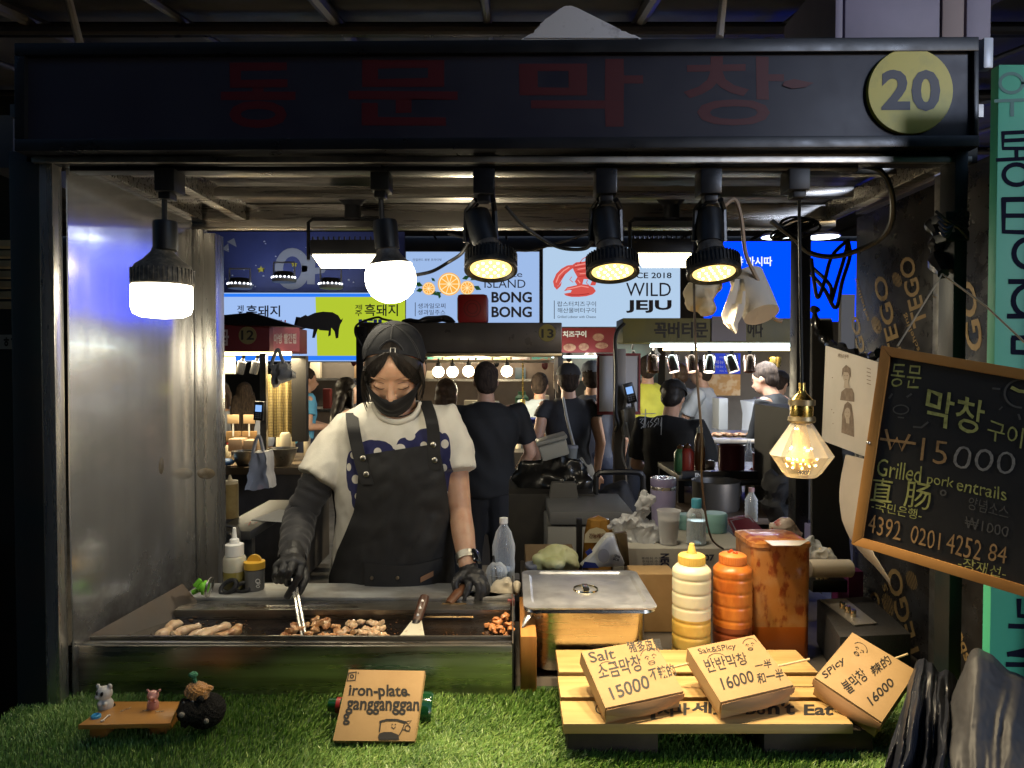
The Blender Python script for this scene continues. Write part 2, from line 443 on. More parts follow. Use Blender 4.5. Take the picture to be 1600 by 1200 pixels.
# canopy frame
bm = nb(); box(bm, -.99, .93, 1.40, 2.12, 2.045, 2.07); obj("canopy_sheet", bm, CEIL, stall)
bm = nb(); box(bm, -.96, .92, 1.4, 1.44, 1.955, 2.0, .002); obj("front_beam", bm, BLACKM, stall)
bm = nb(); box(bm, -.94, .90, 1.386, 1.396, 1.952, 1.964, .001); obj("beam_edge", bm, STEELD, stall)
for y, z in ((1.60, 1.988), (1.80, 1.985)):
    bm = nb(); box(bm, -.87, .87, y, y+.03, z, z+.028, .003); obj("cross_bar", bm, BARM, stall)
bm = nb(); box(bm, -.93, .93, 2.03, 2.085, 1.955, 2.02, .003); obj("rear_beam", bm, BARM, stall)
for x in (-.90, -.775, .91):
    bm = nb(); box(bm, x-.016, x+.016, 1.45, 2.02, 1.972, 2.02, .002); obj("side_bar", bm, BARM, stall)
bm = nb(); bpx(bm, 108, 1342, 252, 267, 1.425, .035, .002); obj("light_track", bm, BLACKM, stall)
# counter
CTR = mat("counter_board", (.10, .085, .07), .5, col2=(.05, .045, .04), sc=8)
bm = nb(); box(bm, -.97, .96, .95, 1.90, .83, .862, .004); ctop = obj("countertop", bm, CTR, stall)
bm = nb(); box(bm, -.95, .94, .99, 1.86, .02, .829); obj("counter_cabinet", bm, BLACKM, stall)
bm = nb(); box(bm, .03, .95, 1.91, 2.52, .82, .858, .004); obj("back_shelf", bm, CTR, stall)
bm = nb(); box(bm, .06, .92, 1.94, 2.48, .02, .819); obj("shelf_cabinet", bm, BLACKM, stall)
# ================================================================= artificial grass
def turf():
    rng = np.random.default_rng(5); n = 105000
    x = rng.uniform(-.99, .99, n); y = rng.uniform(1.06, 1.475, n)
    ok = ~((y > 1.452) & (x > -.95) & (x < .01)) & ~((y > 1.50-.0) & (x > 0)); x, y = x[ok], y[ok]; n = len(x)
    lean = np.array([noise.noise(Vector((a*2.3, b*3.1, 1.7))) for a, b in zip(x, y)])
    dirn = np.array([noise.noise(Vector((a*2.0+9, b*2.6, 4.2))) for a, b in zip(x, y)])*2.6+.5
    patch = np.array([noise.noise(Vector((a*7, b*7, 8))) for a, b in zip(x, y)])
    a = dirn+rng.normal(0, .75, n); L = rng.uniform(.009, .018, n)*(1+.5*np.clip(lean, -.4, .6)); t = np.clip(.55+.9*lean+rng.normal(0, .28, n), .1, 1.25)
    w = rng.uniform(.0006, .0012, n); dx, dy = np.cos(a)*np.sin(t), np.sin(a)*np.sin(t); dz = np.cos(t)
    tx, ty = -np.sin(a+rng.normal(0, .8, n))*w, np.cos(a)*w
    z0 = .8655+.004*patch
    V = np.empty((n, 5, 3)); 
    V[:, 0] = np.stack([x-tx, y-ty, z0], 1); V[:, 1] = np.stack([x+tx, y+ty, z0], 1)
    m = .55; mz = L*m*(dz*.7+.35)
    V[:, 2] = np.stack([x+dx*L*m*.8+tx*.9, y+dy*L*m*.8+ty*.9, z0+mz], 1); V[:, 3] = np.stack([x+dx*L*m*.8-tx*.9, y+dy*L*m*.8-ty*.9, z0+mz], 1)
    V[:, 4] = np.stack([x+dx*L*1.15, y+dy*L*1.15, z0+L*np.maximum(dz, .12)], 1)
    me = bpy.data.meshes.new("artificial_grass"); me.vertices.add(n*5); me.vertices.foreach_set("co", V.reshape(-1))
    me.loops.add(n*7); b = np.arange(n)[:, None]*5
    li = (b+np.array([[0, 1, 2, 3, 3, 2, 4]])).reshape(-1); me.loops.foreach_set("vertex_index", li.astype(np.int32))
    me.polygons.add(n*2); ls = (np.arange(n)[:, None]*7+np.array([[0, 4]])).reshape(-1); me.polygons.foreach_set("loop_start", ls.astype(np.int32))
    me.polygons.foreach_set("loop_total", np.tile([4, 3], n).astype(np.int32)); 
    me.polygons.foreach_set("material_index", np.repeat((rng.random(n) < .3).astype(np.int32), 2))
    me.update(); me.validate()
    me.materials.append(mat("green_plastic_grass", (.14, .27, .045), .4, col2=(.075, .165, .028), sc=9))
    me.materials.append(mat("pale_plastic_grass", (.26, .37, .09), .4, col2=(.19, .30, .065), sc=9))
    o = bpy.data.objects.new("artificial_grass", me); COL.objects.link(o); WL[o.name] = Vector()
    tag(o, "bright green artificial turf spread over the front of the counter", "artificial grass", kind="stuff")
    bm = nb(); box(bm, -.985, .985, .99, 1.5, .8622, .866); b = obj("grass_backing", bm, mat("green_turf_backing", (.02, .045, .012), .8), o)
turf()
# ================================================================= market roof and walls
ROOF = mat("grey_roof_sheet", (.22, .205, .185), .6, col2=(.16, .15, .135), sc=3, rvar=.1)
PIPE = mat("painted_roof_pipe", (.16, .14, .12), .5, .2)
t = thing("market_roof", "curved market roof of grey sheeting on dark pipe arches", "roof", (0, 5, 3.0))
def rz(y): return 2.62+.22*max(0, y-1.2)-.010*max(0, y-1.2)**2+.0
YS = [.95, 1.4, 2, 3, 4, 5, 6.5, 8, 9.5, 11, 12.5]
bm = nb(); grid(bm, [[(x, y, rz(y)+.07) for x in (-12, 0, 12)] for y in YS]); thicken(bm, .02); obj("sheeting", bm, ROOF, t)
k = 0
for i in range(-14, 15):
    x = i*.62-.1; bm = nb(); tube(bm, [(x*1.0, y, rz(y)) for y in YS], .028 if i % 2 else .018, 8); obj("arch_pipe", bm, PIPE, t)
for y in (1.5, 2.1, 2.9, 4.2, 6.2, 8.4):
    bm = nb(); tube(bm, [(-12, y, rz(y)-.035), (12, y, rz(y)-.035+.0)], .022, 8); obj("purlin", bm, PIPE, t)
    bm = nb(); tube(bm, [(-12, y+.12, rz(y)+.02), (12, y+.12, rz(y)+.02)], .03, 6); obj("purlin", bm, BLACKM, t)
PALEP = mat("pale_pipe", (.42, .38, .34), .5)
for n, (a, b) in enumerate((((105, -10, 1.9), (125, 70, 1.75)), ((1131, -10, 1.9), (1124, 60, 1.8)))):
    bm = nb(); tube(bm, [at(*a), at(*b)], .010, 8); tag(obj("hanging_rod", bm, PALEP), ("pale rod slanting down behind the left end of the sign board", "pale rod hanging down behind the sign board right of the white peak")[n], "rod")
WT = mat("white_tarpaulin", (.55, .56, .6), .6, col2=(.3, .3, .33), sc=18, lo=.6, hi=.72, bump=.1)
bm = nb(); Y = 1.62
o_ = [(812, 62), (832, 50), (838, 49), (842, 38), (852, 30), (878, 10), (888, 7), (898, 9), (972, 46), (976, 52), (988, 52), (1008, 62)]
prism(bm, [at(x, y, Y) for x, y in o_], Vector((0, .10, .012))); bmesh.ops.bevel(bm, geom=list(bm.edges), offset=.004, segments=2, affect='EDGES')
tag(obj("folded_tarpaulin", bm, WT), "pale pointed tarpaulin bundle lying on top of the stall", "tarpaulin")
LAV = mat("dusty_lavender_panel", (.20, .18, .26), .55, col2=(.15, .14, .2), sc=4)
t = thing("roof_box", "pale lavender panelled box standing on the stall roof above the number disc", "box", at(1428, 50, 1.6))
for a, b in ((1305, 1318), (1320, 1470), (1472, 1508), (1510, 1550)):
    bm = nb(); bpx(bm, a, b, -60, 62, 1.60-(.004 if a in (1305, 1472) else 0), .3, .003); obj("panel", bm, LAV if a != 1472 else mat("brown_panel_strip", (.22, .17, .17), .6), t)
bm = nb(); bpx(bm, 1537, 1553, 58, 106, 1.39, .02, .003); tag(obj("plastic_strip", bm, mat("pale_plastic_strip", (.5, .55, .62), .3)), "short pale plastic strip at the right end of the sign board", "strip")
DARKW_ = mat("dark_hall_wall", (.030, .030, .034), .7, col2=(.04, .038, .036), sc=2)
bm = nb(); box(bm, -12, 12, 12.6, 12.8, 0, 4.4); tag(obj("rear_wall", bm, DARKW_), "dark rear wall of the market hall behind all the stalls", "wall")
# neighbouring stall edge at the far left
t = thing("neighbour_stall", "dark stall edge with a striped awning at the far left", "stall", at(5, 1100, 1.7))
bm = nb(); bpx(bm, -60, 27, 150, 1300, 2.6, .08); obj("side_post", bm, DARKGREEN, t)
bm = nb()
for k in range(7): bpx(bm, -20, 29, 375+k*16, 385+k*16, 2.5, .05, .002)
obj("striped_awning", bm, mat("faded_yellow_slats", (.7, .6, .38), .6), t)
bm = nb(); bpx(bm, -20, 27, 523, 545, 2.52, .04); b_ = obj("sign_plate", bm, mat("pale_sign", (.4, .42, .4), .5), t)
bm = nb(); text_px(bm, "ㅎㄱ", 6, 527, 25, 541, front(2.518), bold=.03); flat("sign_lettering", bm, INK, b_)
bm = nb(); bpx(bm, -30, 20, 180, 262, 1.75, .3); obj("roof_sheet", bm, mat("blue_grey_sheet", (.10, .11, .14), .5), t)

# unseen blocker added behind the camera keeps dusk light off the sign's left half
t = thing("unseen_light_blocker", "unseen dark block added behind the camera to shade the left of the sign", "stall", (-4.2, -2.6, 0))
bm = nb(); box(bm, -9, 3.05, -3.4, -2.9, 0, 6.0); obj("blocker_wall", bm, DARKW_, t)
bm = nb(); box(bm, -9, .6, -2.9, -.4, 2.95, 3.05); obj("awning", bm, mat("dark_blocker_sheet", (.03, .03, .034), .8), t)  # unseen overhead sheet added to hold back sky light
bm = nb(); box(bm, -9.2, -9, .5, 12.6, 0, 3.2); tag(obj("side_wall", bm, DARKW_), "dark side wall of the market hall at the far left", "wall")
t = bpy.data.objects["neighbour_stall"]
bm = nb(); box(bm, -5.2, -1.90, 2.72, 2.80, 0, 2.5); obj("stall_back", bm, DARKW_, t)
bm = nb(); box(bm, -5.0, -1.95, 1.9, 2.5, .02, .92, .01); obj("counter", bm, CTR, t)
# ================================================================= lamps under the canopy
WARM = (1.0, .80, .50); WARMW = (1.0, .88, .68)
BULB = emat("lit_frosted_bulb", (1.0, .90, .68), 12)
LENS = emat("lit_led_lens", (1.0, .66, .20), 1.5)
LENSH = emat("lit_led_chip", (1.0, .80, .42), 7)
FLOODE = emat("lit_flood_glass", (1.0, .88, .55), 9)
FIN = mat("dusty_black_fins", (.02, .019, .018), .45, .3, col2=(.10, .085, .065), sc=60, lo=.52, hi=.8)
DUSTF = mat('dusty_grey_fins', (.085, .078, .065), .6, .2, col2=(.22, .19, .15), sc=70, lo=.45, hi=.7)
SILV = mat("dusty_silver_neck", (.30, .28, .26), .4, .6, col2=(.12, .11, .1), sc=40)
def adapter(bm, px, Y, y0=262, y1=308, w=30):
    bpx(bm, px-w/2, px+w/2, y0, y1-12, Y, .05, .004); bpx(bm, px-w*.3, px+w*.3, y1-12, y1, Y+.01, .03, .003)
def T(p): return Matrix.Translation(p)
# --- broad LED bulb at the left
Y = 1.43; u = Y/F
t = thing("pendant_lamp", "big cylindrical LED bulb glowing white, leftmost under the canopy beside the steel wall", "lamp", at(253, 480, Y))
bm = nb(); adapter(bm, 256, Y-.02, 262, 310, 32); tube(bm, [at(257, 308, Y), at(257, 348, Y)], .0055, 8); obj("track_adapter", bm, BLACKP, t)
bm = nb(); lathe(bm, [(0, 0), (17*u, 0), (18*u, -3*u), (18*u, -44*u), (16*u, -46*u), (0, -46*u)], 24, T(at(258, 346, Y))); obj("socket", bm, BLACKP, t)
bm = nb(); lathe(bm, [(15*u, 0), (17*u, -6*u), (28*u, -18*u), (40*u, -27*u), (44.5*u, -36*u), (45.5*u, -56*u), (44*u, -58*u), (0, -58*u)], 40, T(at(254, 388, Y)))
for k in range(40):
    a = 2*math.pi*k/40; c = at(254, 388, Y)
    obox(bm, T(c) @ Matrix.Rotation(a, 4, 'Z') @ T(Vector((43.6*u, 0, -44*u))), 5*u, 1.6*u, 22*u)
obj("heat_sink", bm, DUSTF, t)
bm = nb(); lathe(bm, [(0, -1*u), (43*u, -1*u), (44*u, -3*u), (44*u, -36*u), (41*u, -45*u), (31*u, -50*u), (12*u, -52*u), (0, -52*u)], 36, T(at(253, 445, Y))); obj("diffuser", bm, BULB, t)
light("bulb_light", 'POINT', at(253, 530, Y-.0), 1.2, WARMW, t, .05)
# --- round bulb over the cook
Y = 1.46; u = Y/F
t = thing("pendant_lamp", "round frosted bulb glowing white, hanging directly over the cook's cap", "lamp", at(607, 470, Y))
bm = nb(); adapter(bm, 593, Y-.03, 262, 308); tube(bm, [at(595, 306, Y), at(597, 348, Y)], .0055, 8); obj("track_adapter", bm, BLACKP, t)
ax = basis(at(601, 345, Y), (1, .0, .10), (-.13, 0, 1))
bm = nb(); lathe(bm, [(0, 0), (18*u, 0), (19*u, -3*u), (19*u, -44*u), (0, -46*u)], 24, ax); obj("socket", bm, BLACKP, t)
bm = nb(); lathe(bm, [(16*u, -44*u), (19*u, -52*u), (28*u, -63*u), (36*u, -69*u), (0, -69*u)], 32, ax); obj("neck", bm, SILV, t)
bm = nb(); lathe(bm, [(34*u, -68.5*u), (38*u, -78*u), (39.5*u, -90*u), (38*u, -102*u), (32*u, -114*u), (23*u, -122*u), (12*u, -127*u), (0, -128*u)], 36, ax); obj("diffuser", bm, BULB, t)
light("bulb_light", 'POINT', at(612, 505, Y-.0), 1.2, WARMW, t, .05)
# --- three finned LED spots
def spot(px, label, Y, hx, hy, tilt, sock, adp, first=True):
    u = Y/F
    t = thing("spot_lamp", label, "lamp", at(hx, hy, Y), "finned LED spots clipped to the light track")
    nrm = Vector(tilt).normalized()            # beam direction
    h = at(hx, hy, Y); ax = basis(h, Vector((1, 0, 0)), -nrm)
    bm = nb(); adapter(bm, adp, Y-.04, 262, 314, 34)
    s = at(sock[0], sock[1], Y+.03)
    tube(bm, [at(adp-12, 312, Y), s+Vector((-.028, 0, .03)), s+Vector((-.03, 0, -.035))], .006, 7)
    tube(bm, [at(adp+14, 312, Y), s+Vector((.03, 0, .03)), s+Vector((.032, 0, -.035))], .006, 7)
    obj("bracket", bm, BLACKM, t)
    bm = nb(); b = h-nrm*.035
    d = (s-b).normalized(); e = s+d*.03
    tube(bm, [e, e-d*.004, s-d*.02, s-d*.045], [17*u, 21*u, 22*u, 20*u], 20); obj("socket", bm, BLACKP, t)
    bm = nb(); tube(bm, [s-d*.042, b+d*.02, b], [15*u, 19*u, 24*u], 18); obj("neck", bm, SILV, t)
    bm = nb(); lathe(bm, [(0, .040), (22*u, .040), (30*u, .030), (39*u, .022), (40*u, 0), (41.5*u, -.004), (41.5*u, -.010), (37*u, -.011), (33*u, -.005), (0, -.005)], 44, ax)
    for k in range(44):
        obox(bm, ax @ Matrix.Rotation(2*math.pi*k/44, 4, 'Z') @ T(Vector((38.5*u, 0, .013))), 6*u, 1.7*u, .024)
    obj("heat_sink", bm, FIN, t)
    bm = nb(); lathe(bm, [(0, -.0062), (32.5*u, -.0062)], 36, ax); ln = obj("lens", bm, LENS, t)
    bm = nb()
    for rr, n in ((0, 1), (12*u, 6), (23*u, 12)):
        for k in range(n):
            a = 2*math.pi*k/n; ell(bm, ax @ Vector((rr*math.cos(a), rr*math.sin(a), -.0075)), (.0028, .0028, .0028), seg=8)
    obj("led_chips", bm, LENSH, ln)
    light("spot_light", 'SPOT', h+nrm*.02, 21, WARM, t, .03, 105, .7, aim=nrm)
    cb = nb(); cable(cb, [(adp+8, 300, Y+.02), (adp-22, 335, Y+.04), (adp-26, 365, Y+.03), (sock[0]-16, 380, Y+.04)], .0032); obj("lamp_cord", cb, RUBBER, t)
    return t
spot(0, "finned black spot lamp before the BONG banner, nearest the round bulb", 1.43, 767, 416, (.16, -.36, -1), (750, 352), 756)
spot(0, "finned black spot lamp in front of the lobster banner, middle of the three spots", 1.43, 957, 420, (.10, -.30, -1), (946, 350), 948)
spot(0, "finned black spot lamp just left of the paper roll, above the sauce bottles", 1.43, 1115, 422, (.08, -.30, -1), (1108, 350), 1112)
# --- flat flood lamps on the rear beam
def flood(x0, x1, y0, y1, Y, label):
    t = thing("flood_lamp", label, "lamp", at((x0+x1)/2, y1, Y), "flat flood lamps hung under the rear beam")
    u = Y/F
    TL, TR = at(x0, y0, Y-.07), at(x1, y0, Y-.07); BL, BR = at(x0+14, y1, Y+.09), at(x1-4, y1, Y+.09)
    TL.z += .0; n = (TR-TL).cross(BL-TL).normalized()
    if n.z > 0: n = -n
    e = .004; q = [TL, TR, BR, BL]; c = sum(q, Vector())/4
    o = [p+(p-c)*.07 for p in q]
    bm = nb(); hexa(bm, [p+n*.002 for p in o]+[p-n*.035 for p in o], .002)
    for k in range(13):
        f = (k+.5)/13; a = o[0].lerp(o[1], f)-n*.037; b = o[3].lerp(o[2], f)-n*.037
        m_ = basis((a+b)/2, (b-a), n); obox(bm, m_, (b-a).length, .004, .012)
    obj("housing", bm, BLACKM, t)
    bm = nb(); prism(bm, [p+n*.0035 for p in q], n*.002); obj("glass", bm, FLOODE, t)
    bm = nb(); m1 = at(x0-6, (y0+y1)/2, Y+.03); m2 = at(x1+10, (y0+y1)/2, Y+.03); top_ = at(0, 342, Y+.03).z
    tube(bm, [m1, Vector((m1.x, m1.y, top_-.01)), Vector((m1.x+.012, m1.y, top_)), Vector((m2.x-.012, m2.y, top_)), Vector((m2.x, m2.y, top_-.01)), m2], .005, 6); obj("bracket", bm, BLACKM, t)
    bm = nb(); mx = (m1.x+m2.x)/2+.02; lathe(bm, [(0, 0), (.06, 0), (.05, -.012), (.022, -.04), (.022, -.075), (0, -.078)], 20, T(Vector((mx, Y+.03, top_+.075)))); obj("ceiling_mount", bm, BLACKM, t)
    light("flood_light", 'AREA', c+n*.012, 1.6, WARMW, t, aim=n, sx=(TR-TL).length, sy=.05)
flood(488, 588, 396, 416, 1.90, "flat flood lamp shining left of the round bulb, in front of the night sky banner")
flood(990, 1080, 394, 415, 1.90, "flat flood lamp shining between the two right spots, before the lobster banner")
# --- diamond filament bulb
Y = 1.52; u = Y/F
BRASS = mat("aged_brass", (.62, .42, .10), .28, 1, col2=(.45, .32, .1), sc=30, rvar=.1)
BRASSD = mat("dull_brass_ring", (.32, .25, .14), .45, .9)
t = thing("pendant_lamp", "faceted diamond glass bulb with brass socket and tiny warm lights", "lamp", at(1253, 745, Y))
c = at(1253, 600, Y)
bm = nb(); lathe(bm, [(0, 2*u), (5*u, 2*u), (5.5*u, -10*u), (7*u, -14*u), (13*u, -20*u), (17*u, -25*u), (0, -25*u)], 24, T(c)); obj("socket_cap", bm, BRASS, t)
bm = nb(); lathe(bm, [(15*u, -24*u), (20*u, -25*u), (20*u, -33*u), (16*u, -34*u)], 24, T(c)); lathe(bm, [(16*u, -50*u), (20*u, -51*u), (21*u, -57*u), (19*u, -60*u), (14*u, -61*u)], 24, T(c)); obj("socket_ring", bm, BRASSD, t)
bm = nb(); lathe(bm, [(16.5*u, -33*u), (17*u, -36*u), (17*u, -48*u), (16.5*u, -52*u)], 24, T(c)); obj("socket", bm, BRASS, t)
bm = nb(); n = 12
prof = [(14*u, -60*u), (17*u, -63*u), (48*u, -111*u), (30*u, -138*u), (23*u, -145*u), (0, -146*u)]
lathe(bm, prof, n, T(c)); g = obj("diamond_glass", bm, thinglass("warm_clear_glass", (1, .93, .8), .05, .90, (1, .94, .82)), t, smooth=False)
bm = nb(); lathe(bm, [(0, -62*u), (6*u, -62*u), (13*u, -80*u), (13*u, -100*u), (22*u, -114*u), (26*u, -120*u), (18*u, -132*u), (0, -136*u)], 14, T(c))
obj("filament_core", bm, [mat("gold_tinsel", (.8, .55, .2), .3, .6, bump=.8, bsc=300, emis=.12, ecol=(1, .6, .2))], g)
bm = nb()
for k in range(64):
    z = random.choice((-70, -80, -98, -102, -116, -122, -126, -130)); a = random.uniform(0, 6.28); r = 9 if z > -90 else (17 if z > -105 else 25-abs(z+118)*.4)
    ell(bm, c+Vector((r*u*math.cos(a), r*u*math.sin(a), z*u)), .0018, seg=6)
obj("tiny_lights", bm, emat("lit_fairy_led", (1, .72, .3), 35), g)
light("bulb_light", 'POINT', c+Vector((0, 0, -112*u)), .8, (1, .66, .30), t, .03)
bm = nb(); tube(bm, [at(1253, 599, Y), at(1251, 480, Y), at(1249, 330, Y-.02), at(1249, 300, Y-.05)], .0035, 7); adapter(bm, 1250, 1.40, 262, 308, 34); obj("hanging_cord", bm, RUBBER, t)
# --- loose wiring
def wire(label, pts, r=.004, m=RUBBER, n=8, nm="cable", grp=None):
    bm = nb(); cable(bm, pts, r, 7, n); o = obj(nm, bm, m); tag(o, label, "cable", grp); return o
wire("thick black cable curving from the light track down past the blue banner and back up", [(1310, 258, 1.44), (1370, 264, 1.44), (1393, 300, 1.45), (1392, 350, 1.5), (1365, 380, 1.55), (1310, 400, 1.6), (1268, 396, 1.62), (1240, 372, 1.62), (1205, 345, 1.62)], .006)
wire("black cord sagging from behind the round bulb to the first spot", [(648, 430, 1.5), (675, 424, 1.52), (700, 410, 1.54), (722, 395, 1.5), (735, 372, 1.48)], .0038)
wire("black cord draped between the first and second spots", [(790, 322, 1.48), (815, 350, 1.5), (850, 375, 1.52), (880, 388, 1.52), (915, 388, 1.5), (928, 372, 1.47)], .004)
wire("thin black cord strung along behind the first spot", [(700, 365, 1.62), (760, 380, 1.62), (820, 392, 1.62), (870, 380, 1.62), (930, 362, 1.62)], .0028)
wire("beige cord falling from the light track beside the paper roll", [(1132, 322, 1.46), (1148, 312, 1.46), (1158, 340, 1.46), (1165, 395, 1.47), (1180, 430, 1.48), (1198, 465, 1.49), (1208, 495, 1.5), (1222, 502, 1.5)], .0042, mat("beige_cord", (.42, .30, .2), .5))
wire("thin brown cord hanging down in front of the grey patch on the olive sign", [(1084, 440, 1.5), (1086, 520, 1.5), (1090, 600, 1.52), (1097, 690, 1.55), (1096, 740, 1.6), (1102, 800, 1.7), (1112, 842, 1.8), (1130, 858, 1.85)], .0026, mat("brown_cord", (.06, .045, .035), .5))
for k, (a, b, lab) in enumerate(((1280, 1300, "black cable loop nearest the rear post, before the blue banner"), (1305, 1320, "black cable loop by the edge of the printed wall panel"), (1296, 1328, "black cable hanging lowest between post and printed wall panel"))):
    wire(lab, [(1325, 375, 1.9), (b, 400, 1.88), (b-12, 440, 1.86), (b-22, 465+8*k, 1.86), (a-8, 440+k*6, 1.86), (1268, 405+k*12, 1.9)], .005, grp="looped cables beside the rear post")
bm = nb()
for k in range(6):
    pts = [at(1243+30*math.cos(a*.7+k)*(.8+.1*k), 352+13*math.sin(a*.7+k*.5)+k*2, 1.7+.02*math.sin(a+k)) for a in range(10)]
    tube(bm, spline(pts, 4), .0032, 6)
tag(obj("cable_tangle", bm, RUBBER), "tangle of black wires wound round the head of the rear post", "cable")
# --- paper roll and bundle hanging on the light track
PAPER = mat("tissue_paper", (.62, .56, .47), .85, bump=.15, bsc=90)
t = thing("paper_roll", "hanging toilet paper roll with a torn tail, right of the third spot", "paper roll", at(1175, 505, 1.5))
d = (at(1193, 498, 1.47)-at(1170, 432, 1.53)).normalized(); a = at(1166, 432, 1.53); b = at(1190, 492, 1.48)
bm = nb(); tube(bm, [a, a.lerp(b, .5), b], [.036, .037, .037], 28); obj("roll", bm, PAPER, t)
bm = nb(); tube(bm, [a-d*.001, a-d*.0025], [.014, .013], 16); obj("core", bm, BLACKP, t)
bm = nb(); rows = [[at(x0+(x1-x0)*k/6, y, 1.46+.006*math.sin(k*1.3+y*.05)) for k in range(7)] for y, x0, x1 in ((436, 1146, 1163), (455, 1140, 1165), (475, 1133, 1164), (492, 1127, 1160), (505, 1130, 1153), (515, 1140, 1152), (521, 1148, 1151))]
grid(bm, rows); thicken(bm, .0008); obj("torn_tail", bm, PAPER, t)
bm = nb()
for (x, y, r) in ((1085, 456, 17), (1104, 455, 17), (1084, 474, 14), (1104, 480, 15), (1094, 466, 17), (1116, 448, 12)): ell(bm, at(x, y, 1.56), px2m(r, 1.56))
bm = fuse(bm, .004, 3); crumple(bm, .004, 60)
tag(obj("bread_bundle", bm, mat("cream_wadding", (.62, .52, .36), .8, bump=.3, bsc=80)), "lumpy cream bundle hanging under the third spot", "bundle")
# ================================================================= griddle
GST = mat("grimy_griddle_steel", (.55, .53, .48), .3, 1, col2=(.4, .37, .32), sc=6, stretch=(.4, 3, 8), rvar=.1, bump=.06, bsc=80, bstretch=(1, 8, 14), dirt=(.2, .16, .11), dsc=4, dlo=.55, dhi=.75)
IRON = mat("oiled_iron_plate", (.013, .009, .007), .14, .2, col2=(.03, .018, .010), sc=18, lo=.5, hi=.7, rvar=.12, bump=.35, bsc=70, coat=.3)
gr = thing("griddle", "long steel griddle with oily dark hotplate in front of the cook", "griddle", (-.42, 1.56, .865))
xl, xr = -.925, .0
bm = nb(); box(bm, xl, xr, 1.452, 1.462, .868, .972, .002); box(bm, xl, xr, 1.462, 1.474, .964, .9745, .001); obj("front_panel", bm, GST, gr)
bm = nb(); box(bm, xl+.02, xr-.003, 1.489, 1.495, .93, .978, .001); obj("inner_lip", bm, GST, gr)
bm = nb(); box(bm, xl+.02, xr-.004, 1.475, 1.488, .94, .952); obj("drip_channel", bm, IRON, gr)
bm = nb(); box(bm, xl+.024, xr-.004, 1.4955, 1.655, .945, .955); obj("hotplate", bm, IRON, gr)
bm = nb(); box(bm, -.80, xr-.004, 1.656, 1.664, .94, .977, .001); box(bm, -.80, xr-.004, 1.664, 1.722, .969, .977, .001); obj("back_ledge", bm, GST, gr)
bm = nb(); box(bm, -.82, .0, 1.726, 1.842, .974, .984, .002); box(bm, -.82, .0, 1.73, 1.74, .868, .973); obj("work_ledge", bm, mat("scratched_grey_steel", (.50, .51, .50), .42, .55, col2=(.36, .35, .33), sc=7, rvar=.12, stretch=(1, 3, 1), bump=.05, dirt=(.2, .16, .11), dsc=5), gr)
# side splash guards
GREASE = mat('greasy_splash_steel', (.055, .047, .040), .42, .45, col2=(.10, .09, .08), sc=3, rvar=.06, bump=.03, bsc=60, dirt=(.12, .08, .055), dsc=4, dlo=.4, dhi=.75)
def guard(pts, nm="splash_guard"):
    bm = nb(); f = bm.faces.new([bm.verts.new(p) for p in pts]); thicken(bm, .0025); obj(nm, bm, GREASE, gr)
guard([(xl+.012, 1.466, .955), (xl+.012, 1.466, .974), at(285, 912, 1.72), at(310, 941, 1.72), (-.795, 1.66, .955)])
guard([(xr+.003, 1.455, .87), (xr+.003, 1.455, .976), (xr+.003, 1.62, .99), (xr+.003, 1.75, 1.03), (xr+.003, 1.75, .87)])
bm = nb(); tube(bm, [at(301, 926, 1.7), at(310, 922, 1.7)], .006, 8); lathe(bm, [(0, .012), (.012, .012), (.013, 0), (.018, -.001), (.018, -.008), (0, -.008)], 18, basis(at(318, 918, 1.7), (0, 1, 0), (-1, -.3, .15)))
obox(bm, basis(at(309, 911, 1.69), (1, .2, 1.2), (0, -1, .4)), .022, .012, .006, .002); k_ = obj("gas_knob", bm, mat("lime_plastic", (.18, .55, .04), .4), gr)
bm = nb(); lathe(bm, [(.017, 0), (.024, 0), (.024, -.004), (.017, -.004)], 20, basis(at(326, 917, 1.71), (0, 1, 0), (-1, -.3, .15))); obj("knob_ring", bm, STEEL, k_)
# ----------------------------------------------------------------- food on the plate
ZP = .955
RAW = mat("pale_grilled_pork", (.66, .44, .25), .3, col2=(.74, .55, .36), sc=45, bump=.3, bsc=90, coat=.4, sss=.15, dirt=(.46, .22, .08), dsc=40, dlo=.56, dhi=.72)
BRN = mat("browned_pork", (.58, .28, .11), .32, col2=(.68, .44, .22), sc=50, bump=.4, bsc=110, coat=.4, sss=.1, dirt=(.32, .11, .035), dsc=50, dlo=.57, dhi=.72)
CRS = mat("deep_fried_pork", (.50, .21, .07), .4, col2=(.36, .13, .045), sc=60, bump=.5, bsc=120, coat=.4)
SAU = [((243, 997), (283, 973)), ((262, 998), (307, 979)), ((289, 999), (337, 982)), ((312, 999), (358, 975)), ((340, 1000), (379, 978))]
SLAB = ["pale pork intestine, leftmost long piece on the hotplate", "pale long pork intestine, second from the left of the row", "thin pale long intestine in the middle of the row of five", "lightly toasted long intestine just left of the brownest one", "brownest long intestine, right end of the row of five"]
for i, ((x0, y0), (x1, y1)) in enumerate(SAU):
    a = atz(x0, y0, ZP+.012); b = atz(x1, y1, ZP+.013); b.y = min(b.y, 1.645)
    pts = []; rs = []
    for k in range(17):
        f = k/16; p = a.lerp(b, f); p.x += .006*math.sin(f*7+i); p.y += .004*math.sin(f*5+i*2); p.z += .002*math.sin(f*9+i)
        pts.append(p); rs.append((.0105+.0022*math.sin(f*11+i*1.7))*(1 if 0 < k < 16 else .55)*(.8 if i == 2 else 1))
    bm = nb(); tube(bm, pts, rs, 12); crumple(bm, .0022, 120, i)
    tag(obj("pork_intestine", bm, BRN if i == 4 else RAW), SLAB[i], "grilled pork", "long pork intestines on the left of the hotplate")
